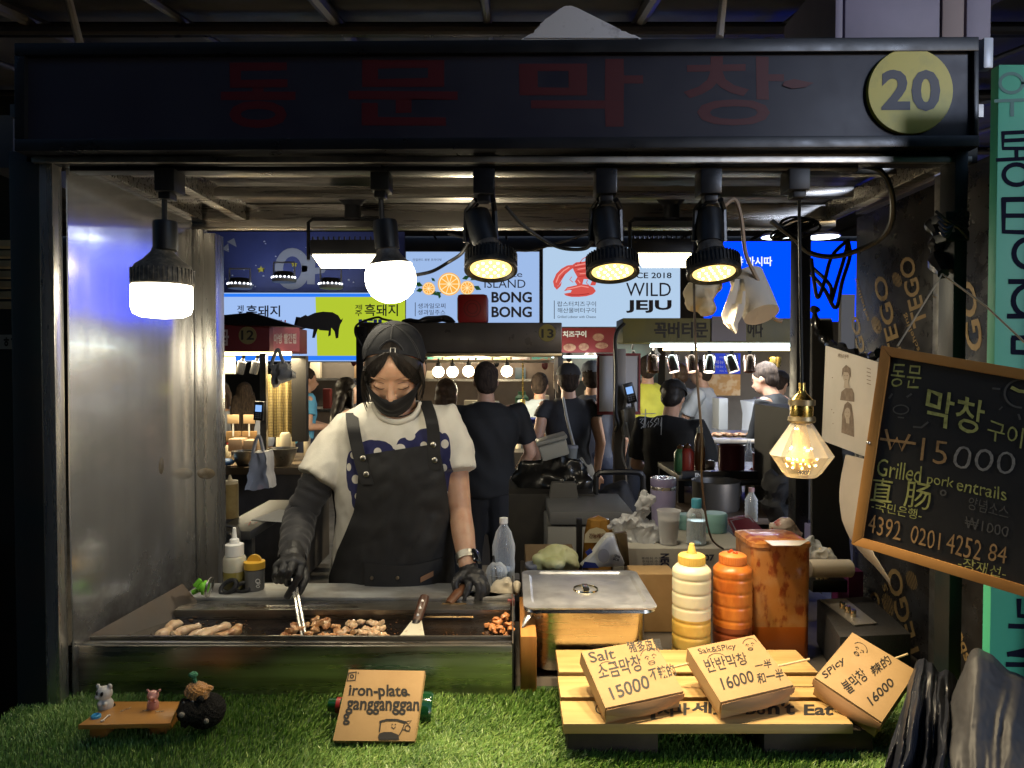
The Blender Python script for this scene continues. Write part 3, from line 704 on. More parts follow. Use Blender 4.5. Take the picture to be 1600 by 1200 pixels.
def chunk(m, seed, r, ring):
    random.seed(seed); bm = nb()
    if ring:
        n = 14; pts = [Vector((r*.62*math.cos(2*math.pi*k/n), r*.62*math.sin(2*math.pi*k/n), r*.42)) for k in range(n+1)]
        tube(bm, pts, [r*.42*(1+.2*math.sin(k*2.1+seed)) for k in range(n+1)], 9, True)
    else:
        for k in range(4): ell(bm, (random.uniform(-.45, .45)*r, random.uniform(-.4, .4)*r, r*.5+random.uniform(-.05, .25)*r), (r*random.uniform(.45, .7), r*random.uniform(.4, .6), r*random.uniform(.35, .5)), seg=10)
        bm = fuse(bm, r*.14, 1)
    crumple(bm, r*.34, 1.1/r, seed); crumple(bm, r*.12, 3.5/r, seed); return bm
def scatter(spots, m, nm, kinds, label, grp, rr, ring):
    base = []
    for i in range(kinds):
        o = tag(obj(nm, chunk(m, i+3, rr*random.uniform(.85, 1.15), ring(i)), m, origin=Vector((0, 0, 0))), label, "grilled pork", grp); base.append(o)
    for i, (x, y, z) in enumerate(spots):
        p = atz(x, y, ZP+z); p.y = min(max(p.y, 1.502), 1.64)
        o = base[i] if i < kinds else dup(base[i % kinds], p)
        o.location = p; o.rotation_euler = (random.uniform(-.25, .25), random.uniform(-.25, .25), random.uniform(0, 6.28))
def crumbs():
    random.seed(77); bm = nb()
    for k in range(520):
        x = random.uniform(-.86, -.02); y = random.uniform(1.499, 1.65)
        if noise.noise(Vector((x*6, y*9, 1))) < -.05: continue
        r = random.uniform(.0008, .0028); ell(bm, (x, y, ZP+r*.4), (r*random.uniform(.7, 1.6), r, r*.6), seg=6)
    tag(obj("burnt_crumbs", bm, mat("burnt_crumbs", (.05, .022, .01), .4, col2=(.22, .10, .035), sc=60, coat=.4)), "burnt crumbs and fat spatter strewn over the hotplate", "crumbs", kind="stuff")
crumbs()
random.seed(11)
sp1 = [(445, 998, 0), (462, 1000, 0), (455, 990, .004), (482, 997, 0), (492, 987, 0), (505, 998, 0), (478, 981, 0), (497, 979, .003), (511, 984, .010), (524, 982, .008), (509, 974, .004), (526, 990, 0), (516, 1000, 0), (470, 989, 0), (487, 1000, 0), (535, 998, 0), (494, 971, 0), (463, 983, 0)]
scatter(sp1, BRN, "pork_piece", 5, "browned pork slice in the heap by the tong tips", "browned pork slices by the tongs", .0125, lambda i: i % 2 == 0)
sp2 = [(541, 988, .002), (548, 977, .002), (556, 991, .003), (563, 978, .006), (572, 986, .004), (580, 976, .002), (586, 986, .002), (594, 978, .002), (598, 988, 0), (544, 998, 0), (560, 1000, 0), (576, 998, .002), (590, 998, 0), (552, 984, .010), (568, 992, .010), (583, 992, .009), (535, 991, .006), (601, 997, 0)]
scatter(sp2, RAW, "pork_piece", 5, "pale pork ring piled on the hotplate left of the spatula blade", "pale pork rings in the middle pile", .0125, lambda i: i != 3)
sp3 = [(760, 981, 0), (768, 984, .002), (778, 979, .004), (788, 974, .004), (790, 965, .012), (782, 985, .008), (794, 982, .006), (785, 992, 0), (793, 996, 0), (776, 972, .010), (774, 990, .0), (796, 989, .01), (788, 968, .018)]
scatter(sp3, CRS, "pork_piece", 4, "crisp dark orange pork piece at the right end of the hotplate", "crisp pork pieces at the right end", .0125, lambda i: False)
# ----------------------------------------------------------------- tools
WOODH = mat("dark_wood_handle", (.07, .032, .02), .4, col2=(.04, .018, .012), sc=20, stretch=(1, 1, 6), coat=.2)
t = thing("spatula", "steel spatula with riveted dark wood handle standing tilted on the hotplate", "spatula", at(640, 1000, 1.5))
p = [at(618, 1003, 1.497), at(665, 1003, 1.497), at(659, 971, 1.585), at(643, 971, 1.585)]
n = (p[1]-p[0]).cross(p[3]-p[0]).normalized()
bm = nb(); hexa(bm, [q for q in p]+[q+n*.0018 for q in p]); obj("blade", bm, mat("polished_steel", (.88, .84, .68), .45, .7, rvar=.05, col2=(.6, .5, .35), sc=70, lo=.6, hi=.75), t)
a = at(650, 975, 1.58); b = at(664, 931, 1.655)
bm = nb(); tube(bm, [a, a.lerp(b, .08), a.lerp(b, .3), a.lerp(b, .8), a.lerp(b, .97), b], [.009, .0105, .0115, .0125, .011, .006], 12, flat=.75); obj("handle", bm, WOODH, t)
bm = nb(); nn = Vector((0, -.75, .66))
for f in (.25, .5, .75): lathe(bm, [(0, .0008), (.003, .0006), (.0035, 0)], 10, basis(a.lerp(b, f)+nn*.0095, (1, 0, 0), nn))
obj("rivet", bm, STEEL, t)
bm = nb(); tube(bm, [a-(b-a)*.06, a+(b-a)*.05], [.010, .011], 10); obj("ferrule", bm, BLACKM, t)
t = thing("scraper", "wide brown stained scraper with worn wood handle under the cook's gloved hand", "scraper", at(705, 955, 1.66))
p = [at(663, 966, 1.652), at(740, 966, 1.652), at(728, 943, 1.70), at(692, 943, 1.70)]
n = (p[1]-p[0]).cross(p[3]-p[0]).normalized()
bm = nb(); hexa(bm, p+[q+n*.002 for q in p]); obj("blade", bm, mat("burnt_brown_blade", (.20, .12, .05), .35, .8, col2=(.34, .25, .14), sc=20, rvar=.1), t)
a = at(701, 943, 1.70); b = at(728, 912, 1.775)
bm = nb(); tube(bm, [a, a.lerp(b, .12), a.lerp(b, .5), b], [.009, .012, .014, .012], 12, flat=.7); obj("handle", bm, mat("worn_brown_wood", (.16, .07, .03), .5, col2=(.1, .04, .02), sc=25), t)
t = thing("tongs", "slim steel tongs held point down in the cook's black glove", "tongs", at(472, 1000, 1.53))
bm = nb(); tube(bm, [at(455, 900, 1.70), at(460, 925, 1.68), at(466, 965, 1.61), at(473, 1001, 1.535)], [.0042, .0042, .0042, .003], 8, flat=.6); obj("tong_arm", bm, STEEL, t)
bm = nb(); tube(bm, [at(459, 898, 1.705), at(464, 922, 1.68), at(472, 962, 1.615), at(479, 1000, 1.54)], [.0042, .0042, .0042, .003], 8, flat=.6); obj("tong_arm", bm, STEEL, t)
t = thing("scissors", "black handled kitchen scissors lying on the back ledge at the left", "scissors", at(350, 950, 1.74))
def ringloop(bm, c, rx, ry, rot, r, nrm):
    M = basis(c, (math.cos(rot), 0.15, math.sin(rot)), nrm)
    tube(bm, [M @ Vector((rx*math.cos(2*math.pi*k/18), ry*math.sin(2*math.pi*k/18), 0)) for k in range(19)], r, 8)
nn = Vector((0, -.8, .6))
bm = nb(); ringloop(bm, at(357, 917, 1.76), .022, .014, .6, .0055, nn); tube(bm, [at(352, 928, 1.755), at(347, 940, 1.74)], [.006, .005], 8); obj("finger_loop", bm, BLACKP, t)
bm = nb(); ringloop(bm, at(380, 918, 1.77), .018, .012, .1, .0055, nn); tube(bm, [at(368, 922, 1.765), at(352, 932, 1.75), at(348, 940, 1.74)], [.006, .005, .005], 8); obj("finger_loop", bm, BLACKP, t)
bm = nb(); prism(bm, [at(345, 934, 1.735), at(352, 936, 1.735), at(342, 957, 1.69), at(334, 959, 1.685)], Vector((0, .002, .001))); obj("scissor_blade", bm, STEEL, t)
CLOTH = mat("cream_cotton_cloth", (.62, .55, .42), .85, bump=.25, bsc=140, sheen=.3)
bm = nb()
for (x, y, rx, ry, Y) in ((765, 938, 26, 7, 1.76), (785, 925, 22, 12, 1.78), (800, 928, 14, 14, 1.78), (780, 915, 12, 9, 1.79), (745, 939, 14, 5, 1.75), (792, 910, 8, 7, 1.79), (808, 920, 8, 12, 1.76)): ell(bm, at(x, y, Y), (px2m(rx, Y), .03, px2m(ry, Y)), seg=14)
bm = fuse(bm, .005, 5); crumple(bm, .007, 26, 3); crumple(bm, .003, 70, 1)
for v in bm.verts: v.co.z = max(v.co.z, .9845)
tag(obj("cleaning_cloth", bm, CLOTH), "crumpled cream cloth on the ledge beside the gloved hand", "cloth")
bm = nb(); obox(bm, basis(at(797, 938, 1.738), (1, .2, 0), (0, -.2, 1)), .018, .03, .018, .003); tag(obj("sponge", bm, mat("pink_foam", (.62, .2, .2), .8)), "small pink sponge tucked under the cream cloth", "sponge")
t = thing("blue_lighter", "blue and black utility lighter under the gloved hand", "lighter", at(735, 938, 1.745))
bm = nb(); tube(bm, [at(730, 943, 1.735), at(737, 931, 1.76)], .006, 10); obj("grip", bm, mat("blue_plastic", (.02, .16, .62), .35), t)
bm = nb(); tube(bm, [at(726, 946, 1.73), at(730, 943, 1.735)], .007, 8); obj("tip", bm, BLACKP, t)
# ----------------------------------------------------------------- bottles on the back ledge, left
OIL = mat("pale_oil_bottle_plastic", (.50, .48, .38), .3, spec=.5, sss=.2)
OILF = mat("golden_oil", (.30, .25, .06), .2, coat=.5)
u = 1.80/F; b0 = at(367, 925, 1.80); b0.z = .9845
t = thing("squeeze_bottle", "clear squeeze bottle half full of yellow oil beside the yellow lidded jar", "bottle", b0)
zt = at(0, 850, 1.8).z
bm = nb(); H = at(0, 868, 1.8).z-b0.z
lathe(bm, [(0, 0), (16*u, .0), (17.5*u, .004), (17.5*u, H*.55)], 24, T(b0)); obj("oil", bm, OILF, t)
bm = nb(); lathe(bm, [(17.6*u, H*.55), (17.6*u, H*.92), (15*u, H), (0, H)], 24, T(b0)); obj("body", bm, OIL, t)
bm = nb(); lathe(bm, [(0, H+.001), (14*u, H+.001), (14*u, H+18*u), (8*u, H+20*u), (7*u, H+26*u), (4*u, H+28*u), (2.5*u, H+44*u), (0, H+44*u)], 24, T(b0)); obj("nozzle", bm, WHITEP, t)
b0 = at(398, 925, 1.79); b0.z = .9845; zt = at(0, 888, 1.79).z-b0.z
t = thing("spice_jar", "small jar with domed yellow flip lid on the back ledge", "jar", b0)
bm = nb(); lathe(bm, [(0, 0), (14*u, 0), (15*u, .004), (15*u, zt), (0, zt)], 24, T(b0)); obj("jar_body", bm, mat("grey_plastic_jar", (.16, .16, .16), .25, coat=.4), t)
bm = nb(); lathe(bm, [(0, zt+.001), (16*u, zt+.001), (16*u, zt+11*u), (12*u, zt+12*u), (0, zt+12*u)], 26, T(b0))
lathe(bm, [(0, -.004), (11*u, -.004), (11*u, .004), (0, .004)], 22, T(b0+Vector((0, 0, zt+11*u))) @ Matrix.Rotation(R(90), 4, 'X')); obj("lid", bm, mat("yellow_plastic", (.72, .42, .05), .4), t)
bm = nb(); pl = front(b0.y-15.2*u); ri = circ(403, 908, 3.2); text_px(bm, "oe", 399, 911, 408, 917, pl, rot=-80)
line_px(bm, ri+ri[:1], 1.2, pl); flat("jar_lettering", bm, WHITEP, t)
# ----------------------------------------------------------------- drinks behind the cloth
CLEAR = thinglass("clear_plastic", (.9, .95, 1), .06, .86)
b0 = at(787, 925, 1.90); b0.z = .864; u = 1.90/F; H = at(0, 815, 1.9).z-b0.z
t = thing("water_bottle", "large clear plastic bottle standing behind the cup with the dome lid", "bottle", b0)
bm = nb(); lathe(bm, [(0, 0), (18*u, .002)]+[(18*u-(.8*u if k % 2 else 0), .01+k*H*.066) for k in range(11)]+[(18*u, H*.76), (12*u, H*.9), (6*u, H*.96), (6*u, H)], 28, T(b0)); obj("bottle_body", bm, CLEAR, t)
bm = nb(); lathe(bm, [(0, 0), (17*u, .001), (17*u, H*.52), (0, H*.52)], 22, T(b0)); obj("water", bm, thinglass("water", (.8, .85, .9), .03, .8, (.72, .78, .8)), t)
bm = nb(); lathe(bm, [(0, H-.004), (6.6*u, H-.004), (6.6*u, H+6*u), (0, H+6*u)], 16, T(b0)); obj("cap", bm, WHITEP, t)
b0 = at(776, 935, 1.84); b0.z = .9; u = 1.84/F; H = at(0, 896, 1.84).z-b0.z
t = thing("plastic_cup", "clear plastic cup with dome lid and black straw behind the cloth", "cup", b0)
bm = nb(); lathe(bm, [(0, 0), (12*u, 0), (16.5*u, H), (17.5*u, H+1*u), (15*u, H+10*u), (8*u, H+17*u), (4*u, H+18*u)], 26, T(b0)); obj("cup_body", bm, CLEAR, t)
bm = nb(); lathe(bm, [(0, .002), (12*u, .002), (15*u, H*.7), (0, H*.7)], 20, T(b0)); obj("drink", bm, mat("dark_coffee", (.06, .04, .03), .2), t)
bm = nb(); tube(bm, [at(780, 925, 1.84), at(771, 868, 1.84)], .003, 8); obj("straw", bm, BLACKP, t)
# ================================================================= steel pan, bottles, tub, amplifier
PANS = mat("satin_steel_pan", (.66, .62, .52), .26, 1, col2=(.55, .5, .42), sc=5, stretch=(1, 1, 10), rvar=.06, bump=.04, bsc=80, bstretch=(1, 1, 16))
ZC = .864
def rrect(x0, x1, y0, y1, r, z, n=6):
    out = []
    for cx, cy, a0 in ((x1-r, y0+r, -90), (x1-r, y1-r, 0), (x0+r, y1-r, 90), (x0+r, y0+r, 180)):
        for k in range(n+1):
            a = R(a0+90*k/n); out.append(Vector((cx+r*math.cos(a), cy+r*math.sin(a), z)))
    return out
def loft(bm, rings, capb=True, capt=True, mi=0):
    V = [[bm.verts.new(p) for p in r] for r in rings]
    for a, b in zip(V, V[1:]):
        for k in range(len(a)):
            bm.faces.new((a[k], a[(k+1) % len(a)], b[(k+1) % len(a)], b[k])).material_index = mi
    if capb: bm.faces.new(V[0][::-1]).material_index = mi
    if capt: bm.faces.new(V[-1]).material_index = mi
t = thing("steel_food_pan", "deep rectangular stainless food pan with its lid on, right of the griddle", "food pan", (.16, 1.66, ZC))
x0, x1 = at(832, 1000, 1.55).x, at(1012, 1000, 1.55).x; y0, y1 = 1.55, 1.80; zt = 1.018
bm = nb(); loft(bm, [rrect(x0+.02, x1-.02, y0+.02, y1-.02, .03, ZC), rrect(x0+.006, x1-.006, y0+.006, y1-.006, .038, ZC+.012), rrect(x0+.002, x1-.002, y0+.002, y1-.002, .04, ZC+.04), rrect(x0, x1, y0, y1, .042, zt-.002), rrect(x0-.016, x1+.016, y0-.016, y1+.016, .03, zt), rrect(x0-.018, x1+.018, y0-.018, y1+.018, .03, zt-.006)], True, False); obj("pan_body", bm, PANS, t)
bm = nb(); e = .02; loft(bm, [rrect(x0-e, x1+e, y0-e, y1+e, .022, zt+.003), rrect(x0-e, x1+e, y0-e, y1+e, .022, zt+.006), rrect(x0-.002, x1+.002, y0-.002, y1+.002, .03, zt+.0075), rrect(x0+.006, x1-.006, y0+.006, y1-.006, .028, zt+.001), rrect(x0+.02, x1-.02, y0+.02, y1-.02, .028, zt+.002)]); ld = obj("lid", bm, mat("scuffed_steel_lid", (.74, .75, .78), .36, .9, col2=(.5, .5, .52), sc=9, rvar=.08, bump=.12, bsc=26), t)
bm = nb(); c = atz(915, 921, zt+.003); lathe(bm, [(.03, .0005), (.027, -.001), (.0, -.001)], 28, T(c)); lathe(bm, [(.031, 0), (.029, .0035), (.026, 0.001)], 28, T(c)); box(bm, c.x-.008, c.x+.008, c.y-.026, c.y+.026, zt+.004, zt+.010, .003); obj("lid_handle", bm, mat("polished_handle", (.8, .72, .5), .15, 1), ld)
bm = nb(); tube(bm, [at(829, 958, 1.545), at(822, 968, 1.53), at(816, 980, 1.52)], [.006, .007, .002], 8, flat=.4); tag(obj("spoon", bm, STEEL), "spoon tail sticking out below the left corner of the pan lid", "spoon")
# chopping board behind griddle guard
bm = nb(); box(bm, .018, .052, 1.47, 1.73, ZC, .985, .003); tag(obj("wooden_board", bm, mat("orange_wood", (.45, .2, .05), .45, col2=(.34, .14, .035), sc=6, stretch=(6, 1, 1))), "upright orange wood board wedged between griddle and steel pan", "board")
bm = nb(); bpx(bm, 800, 812, 905, 940, 1.9, .06, .003); obj_ = tag(obj("grey_box", bm, mat("grey_card", (.12, .12, .13), .7)), "dark grey box corner behind the cream cloth", "box")
# kraft carton behind the pan
KRAFT = mat("kraft_cardboard", (.42, .27, .12), .75, col2=(.37, .235, .10), sc=12, bump=.06, bsc=70, dirt=(.33, .2, .09), dsc=3)
KRAFTD = mat("inner_kraft_cardboard", (.36, .20, .09), .8)
bm = nb(); a = at(985, 1000, 1.84); b = at(1052, 893, 1.84); box(bm, a.x, b.x, 1.815, 1.90, ZC, b.z, .002); tag(obj("kraft_carton", bm, KRAFT), "plain brown carton standing between steel pan and yellow sauce bottle", "carton")
# squeeze bottles
def ribbed(px, w, ytop, label, cb, cl, cc, tipy, Y, lvl, mess=None):
    u = Y/F; b0 = at(px, 1000, Y); b0.z = ZC; H = at(0, ytop, Y).z-ZC; r = w/2*u
    t = thing("sauce_bottle", label, "sauce bottle", b0, "ribbed sauce bottles")
    def prof(za, zb):
        out = []; n = 48
        for k in range(n+1):
            z = za+(zb-za)*k/n; q = (z/H*7.2) % 1
            out.append((r*(1-.035*math.exp(-((q-.5)/.09)**2))*(1 if z > .006 else .93), z))
        return out
    bm = nb(); lathe(bm, [(0, 0)]+prof(0, H*lvl), 30, T(b0)); obj("sauce_level", bm, cl, t)
    bm = nb(); lathe(bm, prof(H*lvl, H*.97)+[(r*.97, H*.985), (r*.8, H*1.02), (r*.62, H*1.035)], 30, T(b0)); obj("bottle_body", bm, cb, t)
    bm = nb(); z = H*1.035; n = 36
    lathe(bm, [(0, z), (r*.66, z), (r*.68, z+2*u), (r*.68, z+13*u), (r*.6, z+15*u), (r*.28, z+17*u)], 36, T(b0))
    for k in range(n): obox(bm, T(b0) @ Matrix.Rotation(2*math.pi*k/n, 4, 'Z') @ T(Vector((r*.68, 0, z+7*u))), .002, .0016, 11*u)
    tube(bm, [b0+Vector((0, 0, z+16*u)), b0+Vector((0, 0, at(0, tipy, Y).z-b0.z))], [r*.24, r*.12], 14); obj("cap", bm, cc, t)
    if mess:
        bm = nb()
        for k in range(9): ell(bm, b0+Vector((random.uniform(-.3, .3)*r, -random.uniform(-.2, .3)*r, at(0, tipy, Y).z-b0.z-random.uniform(0, .012))), random.uniform(.003, .006), seg=8)
        obj("sauce_drip", bm, mess, t)
YB = mat("translucent_cream_plastic", (.62, .58, .40), .4, sss=.3); YL = mat("mustard_sauce_in_bottle", (.62, .42, .10), .38, sss=.25, col2=(.55, .36, .08), sc=20)
YC = mat("yellow_cap_plastic", (.70, .50, .12), .4, sss=.1)
ORB = mat("sauce_smeared_bottle", (.52, .17, .025), .35, col2=(.38, .09, .012), sc=25, stretch=(1, 1, .4), sss=.15); ORL = mat("red_pepper_sauce_in_bottle", (.25, .06, .02), .35, col2=(.18, .04, .015), sc=20)
ORC = mat("orange_cap_plastic", (.62, .20, .04), .4); MESS = mat("red_sauce", (.5, .06, .01), .25, coat=.6)
ribbed(1080, 60, 886, "cream squeeze bottle of yellow sauce behind the middle box", YB, YL, YC, 849, 1.60, .52)
ribbed(1144, 60, 885, "orange squeeze bottle of red sauce between the yellow bottle and the sauce tub", ORB, ORL, ORC, 861, 1.62, .42, MESS)
# sauce tub
TUB = mat("sauce_smeared_clear_tub", (.45, .18, .045), .3, col2=(.26, .055, .012), sc=42, lo=.5, hi=.58, stretch=(1, 1, .45), coat=.5, detail=7, dirt=(.48, .23, .08), dsc=22, dlo=.5, dhi=.7)
TUBL = mat("red_orange_sauce", (.42, .10, .012), .3, coat=.3)
t = thing("sauce_tub", "tall square tub smeared with orange sauce, lid ajar", "tub", (.62, 1.70, ZC))
xa, xb = at(1183, 0, 1.63).x, at(1276, 0, 1.63).x; zt = at(0, 856, 1.63).z; zl = at(0, 980, 1.63).z
bm = nb(); loft(bm, [rrect(xa+.004, xb-.004, 1.634, 1.76, .014, ZC), rrect(xa, xb, 1.63, 1.764, .016, ZC+.01), rrect(xa, xb, 1.63, 1.764, .016, zl)], True, False); obj("sauce", bm, TUBL, t)
bm = nb(); loft(bm, [rrect(xa, xb, 1.63, 1.764, .016, zl), rrect(xa-.001, xb+.001, 1.629, 1.765, .016, zt)], False, False); obj("tub_wall", bm, TUB, t)
bm = nb(); loft(bm, [rrect(xa-.004, xb+.004, 1.626, 1.768, .018, zt+.001), rrect(xa-.003, xb+.003, 1.627, 1.767, .018, zt+.010), rrect(xa+.012, xb-.012, 1.645, 1.75, .02, zt+.016)]); ld = obj("lid", bm, TUB, t)
bm = nb(); c = atz(1230, 848, zt+.0168); p = [atz(1195, 845, zt+.0168), atz(1265, 845, zt+.0168), atz(1250, 853, zt+.0168), atz(1207, 853, zt+.0168)]; prism(bm, p, Vector((0, 0, .0012))); obj("lid_flap", bm, mat("milky_plastic", (.55, .5, .45), .25), ld)
# amplifier
AMP = mat("black_tolex", (.022, .021, .022), .55, bump=.5, bsc=260, rvar=.08)
t = thing("guitar_amplifier", "small black amplifier box with silver control plate and three knobs", "amplifier", (.86, 1.62, ZC))
zt = at(1310, 995, 1.50).z
A = [atz(1276, 936, zt), atz(1358, 931, zt), atz(1424, 990, zt), atz(1312, 995, zt)]
bl = [Vector((p.x, p.y, ZC)) for p in A]
bm = nb(); hexa(bm, [bl[3], bl[2], bl[1], bl[0], A[3], A[2], A[1], A[0]], .004); obj("cabinet", bm, AMP, t)
bm = nb(); z = zt+.0015; pl = [atz(1281, 938, z), atz(1322, 937, z), atz(1370, 975, z), atz(1335, 978, z)]; prism(bm, [p for p in pl], Vector((0, 0, .0025))); cp = obj("control_plate", bm, mat("silver_plate", (.45, .42, .38), .45, .8), t)
for (x, y) in ((1316, 951), (1324, 957), (1333, 963)):
    bm = nb(); lathe(bm, [(0, .016), (.0062, .016), (.0068, .014), (.0068, 0), (0, 0)], 16, T(atz(x, y, zt+.004))); obj("knob", bm, mat("brass_knob", (.7, .6, .42), .25, 1), cp)
bm = nb()
for (x, y) in ((1285, 940), (1318, 939), (1364, 974), (1338, 976), (1345, 970), (1334, 969)): lathe(bm, [(0, .0012), (.002, .001), (.0025, 0)], 8, T(atz(x, y, zt+.0041)))
obj("screw", bm, STEEL, cp)
bm = nb(); bpx(bm, 1270, 1325, 907, 926, 1.80, .12, .003); tag(obj("black_box", bm, BLACKP), "flat black box lying behind the amplifier under the white roll", "box")
t = thing("paper_tube", "white cardboard tube lying beside the sauce tub", "tube", at(1300, 903, 1.78))
bm = nb(); tube(bm, [at(1262, 888, 1.74), at(1327, 888, 1.76)], .022, 28); obj("tube_wall", bm, mat("white_card_tube", (.68, .60, .5), .55), t)
bm = nb(); tube(bm, [at(1327.4, 888, 1.76), at(1328, 888, 1.76)], .0175, 22); obj("tube_mouth", bm, mat("grey_paper", (.35, .32, .28), .7), t)
bm = nb(); bpx(bm, 1325, 1349, 893, 1000, 1.86, .1); tag(obj("magenta_box", bm, mat("dark_magenta_card", (.10, .008, .06), .6)), "dark magenta carton behind the white paper tube", "carton")
bm = nb(); bpx(bm, 1270, 1318, 824, 900, 2.0, .1, .002); tag(obj("lavender_box", bm, mat("lavender_card", (.17, .16, .30), .7)), "plain lavender grey box under the posters", "box")
# wrapped skewers / net bag with bits
random.seed(4)
PLAST = thinglass("crinkled_clear_film", (.95, .95, .95), .12, .72)
bm = nb()
for (x, y, r) in ((1215, 828, 14), (1228, 820, 13), (1222, 838, 16), (1240, 832, 12)): ell(bm, at(x, y, 1.88), px2m(r, 1.88))
bm = fuse(bm, .006, 2); crumple(bm, .010, 40)
t = tag(obj("plastic_bag", bm, mat("clear_bag_over_red_labels", (.42, .34, .28), .25, col2=(.38, .03, .03), sc=14, lo=.5, hi=.56, bump=.7, bsc=60, coat=.5)), "knotted clear bag with red print behind the sauce tub", "bag")
bm = nb()
for k in range(9):
    a = at(1276+k*2.2, 905, 1.80+.01*(k % 3)); b = at(1272+k*3.4, 868-(k % 4)*3, 1.80+.012*(k % 3)); tube(bm, [a, b], .0022, 6); ell(bm, b, .006, seg=8)
t = thing("skewer_bundle", "bundle of wooden picks in clear film beside the sauce tub", "picks", at(1285, 905, 1.8))
obj("picks", bm, mat("pale_bamboo", (.62, .48, .26), .6), t)
bm = nb(); ell(bm, at(1284, 868, 1.80), (.03, .025, .02)); ell(bm, at(1265, 852, 1.82), (.028, .02, .02)); bm = fuse(bm, .004, 1); crumple(bm, .012, 60); obj("film", bm, PLAST, t)
# ================================================================= pallet and kraft boxes
PINE = mat("pale_pine_slat", (.52, .34, .13), .6, col2=(.40, .24, .08), sc=5, stretch=(.5, 9, 9), detail=8, bump=.08, bsc=30, bstretch=(.5, 9, 9), dirt=(.30, .18, .07), dsc=6, dlo=.6, dhi=.85)
t = thing("mini_pallet", "small pine slat pallet carrying the three kraft boxes, handwriting along its front slat", "pallet", (.35, 1.38, .866))
zt = .930; rows = ((1015, 1050), (1056, 1089), (1095, 1131)); rx = ((869, 1440), (872, 1420), (876, 1332))
slat = None
for i, ((a, b), (p, q_)) in enumerate(zip(rows, rx)):
    A, B = atz(p, a, zt), atz(p+3, b, zt); bm = nb(); box(bm, (A.x+B.x)/2, .625-(.03 if i == 2 else 0), B.y, A.y, zt-.018, zt, .002); s_ = obj("slat", bm, PINE, t); slat = s_
yb, yf = atz(870, 1015, zt).y, atz(876, 1131, zt).y
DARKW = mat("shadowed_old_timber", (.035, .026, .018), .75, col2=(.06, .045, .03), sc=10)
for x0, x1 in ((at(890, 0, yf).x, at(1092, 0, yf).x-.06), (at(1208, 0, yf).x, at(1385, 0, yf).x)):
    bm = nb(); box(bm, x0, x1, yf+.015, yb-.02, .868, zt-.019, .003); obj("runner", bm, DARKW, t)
bm = nb(); hor = (Vector((0, 0, zt)), Vector((0, 0, 1)))
def wtext(s, x0, y0, x1, y1, bold=.02): text_px(bm, s, x0, y0, x1, y1, hor, bold=bold, wob=.02)
line_px(bm, circ(940, 1108, 9, 8, 14, 60, 330), 2.2, hor)
wtext("먹", 984, 1096, 1024, 1124, .03); wtext("지", 1026, 1100, 1052, 1120, .03); wtext("마", 1047, 1099, 1078, 1118, .03); wtext("세", 1080, 1097, 1112, 1115, .03); wtext("요.", 1114, 1098, 1140, 1118, .03)
wtext("Do", 1165, 1102, 1196, 1117, .03); wtext("n't", 1200, 1096, 1242, 1117, .03); wtext("Eat", 1256, 1101, 1302, 1118, .03)
flat("handwriting", bm, INK, slat)
def kraftbox(label, P4, th, lines, extra=None):
    """P4: FL, FR, BL top-face corners as (px,py,Y)"""
    FL, FR, BL = (at(*p) for p in P4); ux = (FR-FL).normalized(); up = ux.cross(BL-FL).normalized(); uy = up.cross(ux)
    w = (FR-FL).length; d = (BL-FL).dot(uy); n = up; sk = (BL-FL).dot(ux)
    t = thing("kraft_box", label, "takeaway box", (FL+FR)/2-n*th, "kraft boxes with handwritten prices")
    BR = FR+(BL-FL); BL_ = BL
    i = .004; dn = -n*th
    bm = nb(); q = [FL+ux*i, FR-ux*i, BR-ux*i, BL_+ux*i]; sh = [p+dn+(c_*0) for p, c_ in zip(q, q)]
    hexa(bm, sh+[p-n*.0035 for p in q], .0007); obj("tray", bm, KRAFT, t)
    bm = nb(); hexa(bm, [p-n*.003 for p in (FL, FR, BR, BL_)]+[FL, FR, BR, BL_], .001)
    # side skirts of the lid
    for a, b in ((FL, BL_), (FR, BR)): prism(bm, [a, b, b-n*th*.8, a-n*th*.6], (ux if a == FL else -ux)*.0012)
    lid = obj("lid", bm, KRAFT, t)
    bm = nb(); m = 10                                   # bowed tuck flap in front
    P = []
    for r_ in range(4):
        f = r_/3; P.append([FL.lerp(FR, k/m)-n*(.002+f*(th*.30+th*.30*math.sin(math.pi*k/m)))-uy*(.003+.010*math.sin(math.pi*k/m)*math.sin(f*1.9)) for k in range(m+1)])
    grid(bm, P); thicken(bm, .0012); obj("front_flap", bm, KRAFTD, lid)
    pl = (FL, n); bm = nb()
    for s, q4, bo in lines: text_quad(bm, s, q4, pl, bold=bo, wob=.02)
    if extra: extra(bm, pl)
    flat("handwriting", bm, INK, lid); return t
def face(bm, pl, cx, cy, s, r):
    def tr(pts): return [(cx+(x*math.cos(R(r))-y*math.sin(R(r)))*s, cy+(x*math.sin(R(r))+y*math.cos(R(r)))*s) for x, y in pts]
    line_px(bm, tr([(-9, -3), (-6, -6), (-3, -4)]), 1.5, pl); line_px(bm, tr([(3, -5), (6, -7), (9, -4)]), 1.5, pl)
    for x in (-5, 5): poly_px(bm, tr(circ(x, -1, 1.1, n=8)), pl, .0007)
    line_px(bm, tr(circ(0, 6, 5, 3.2, 14)+[(5, 6)]), 1.4, pl); line_px(bm, tr([(-5, 6), (5, 6)]), 1, pl)
    line_px(bm, tr(circ(0, -6, 15, 11, 14, 190, 350)), 1.1, pl)
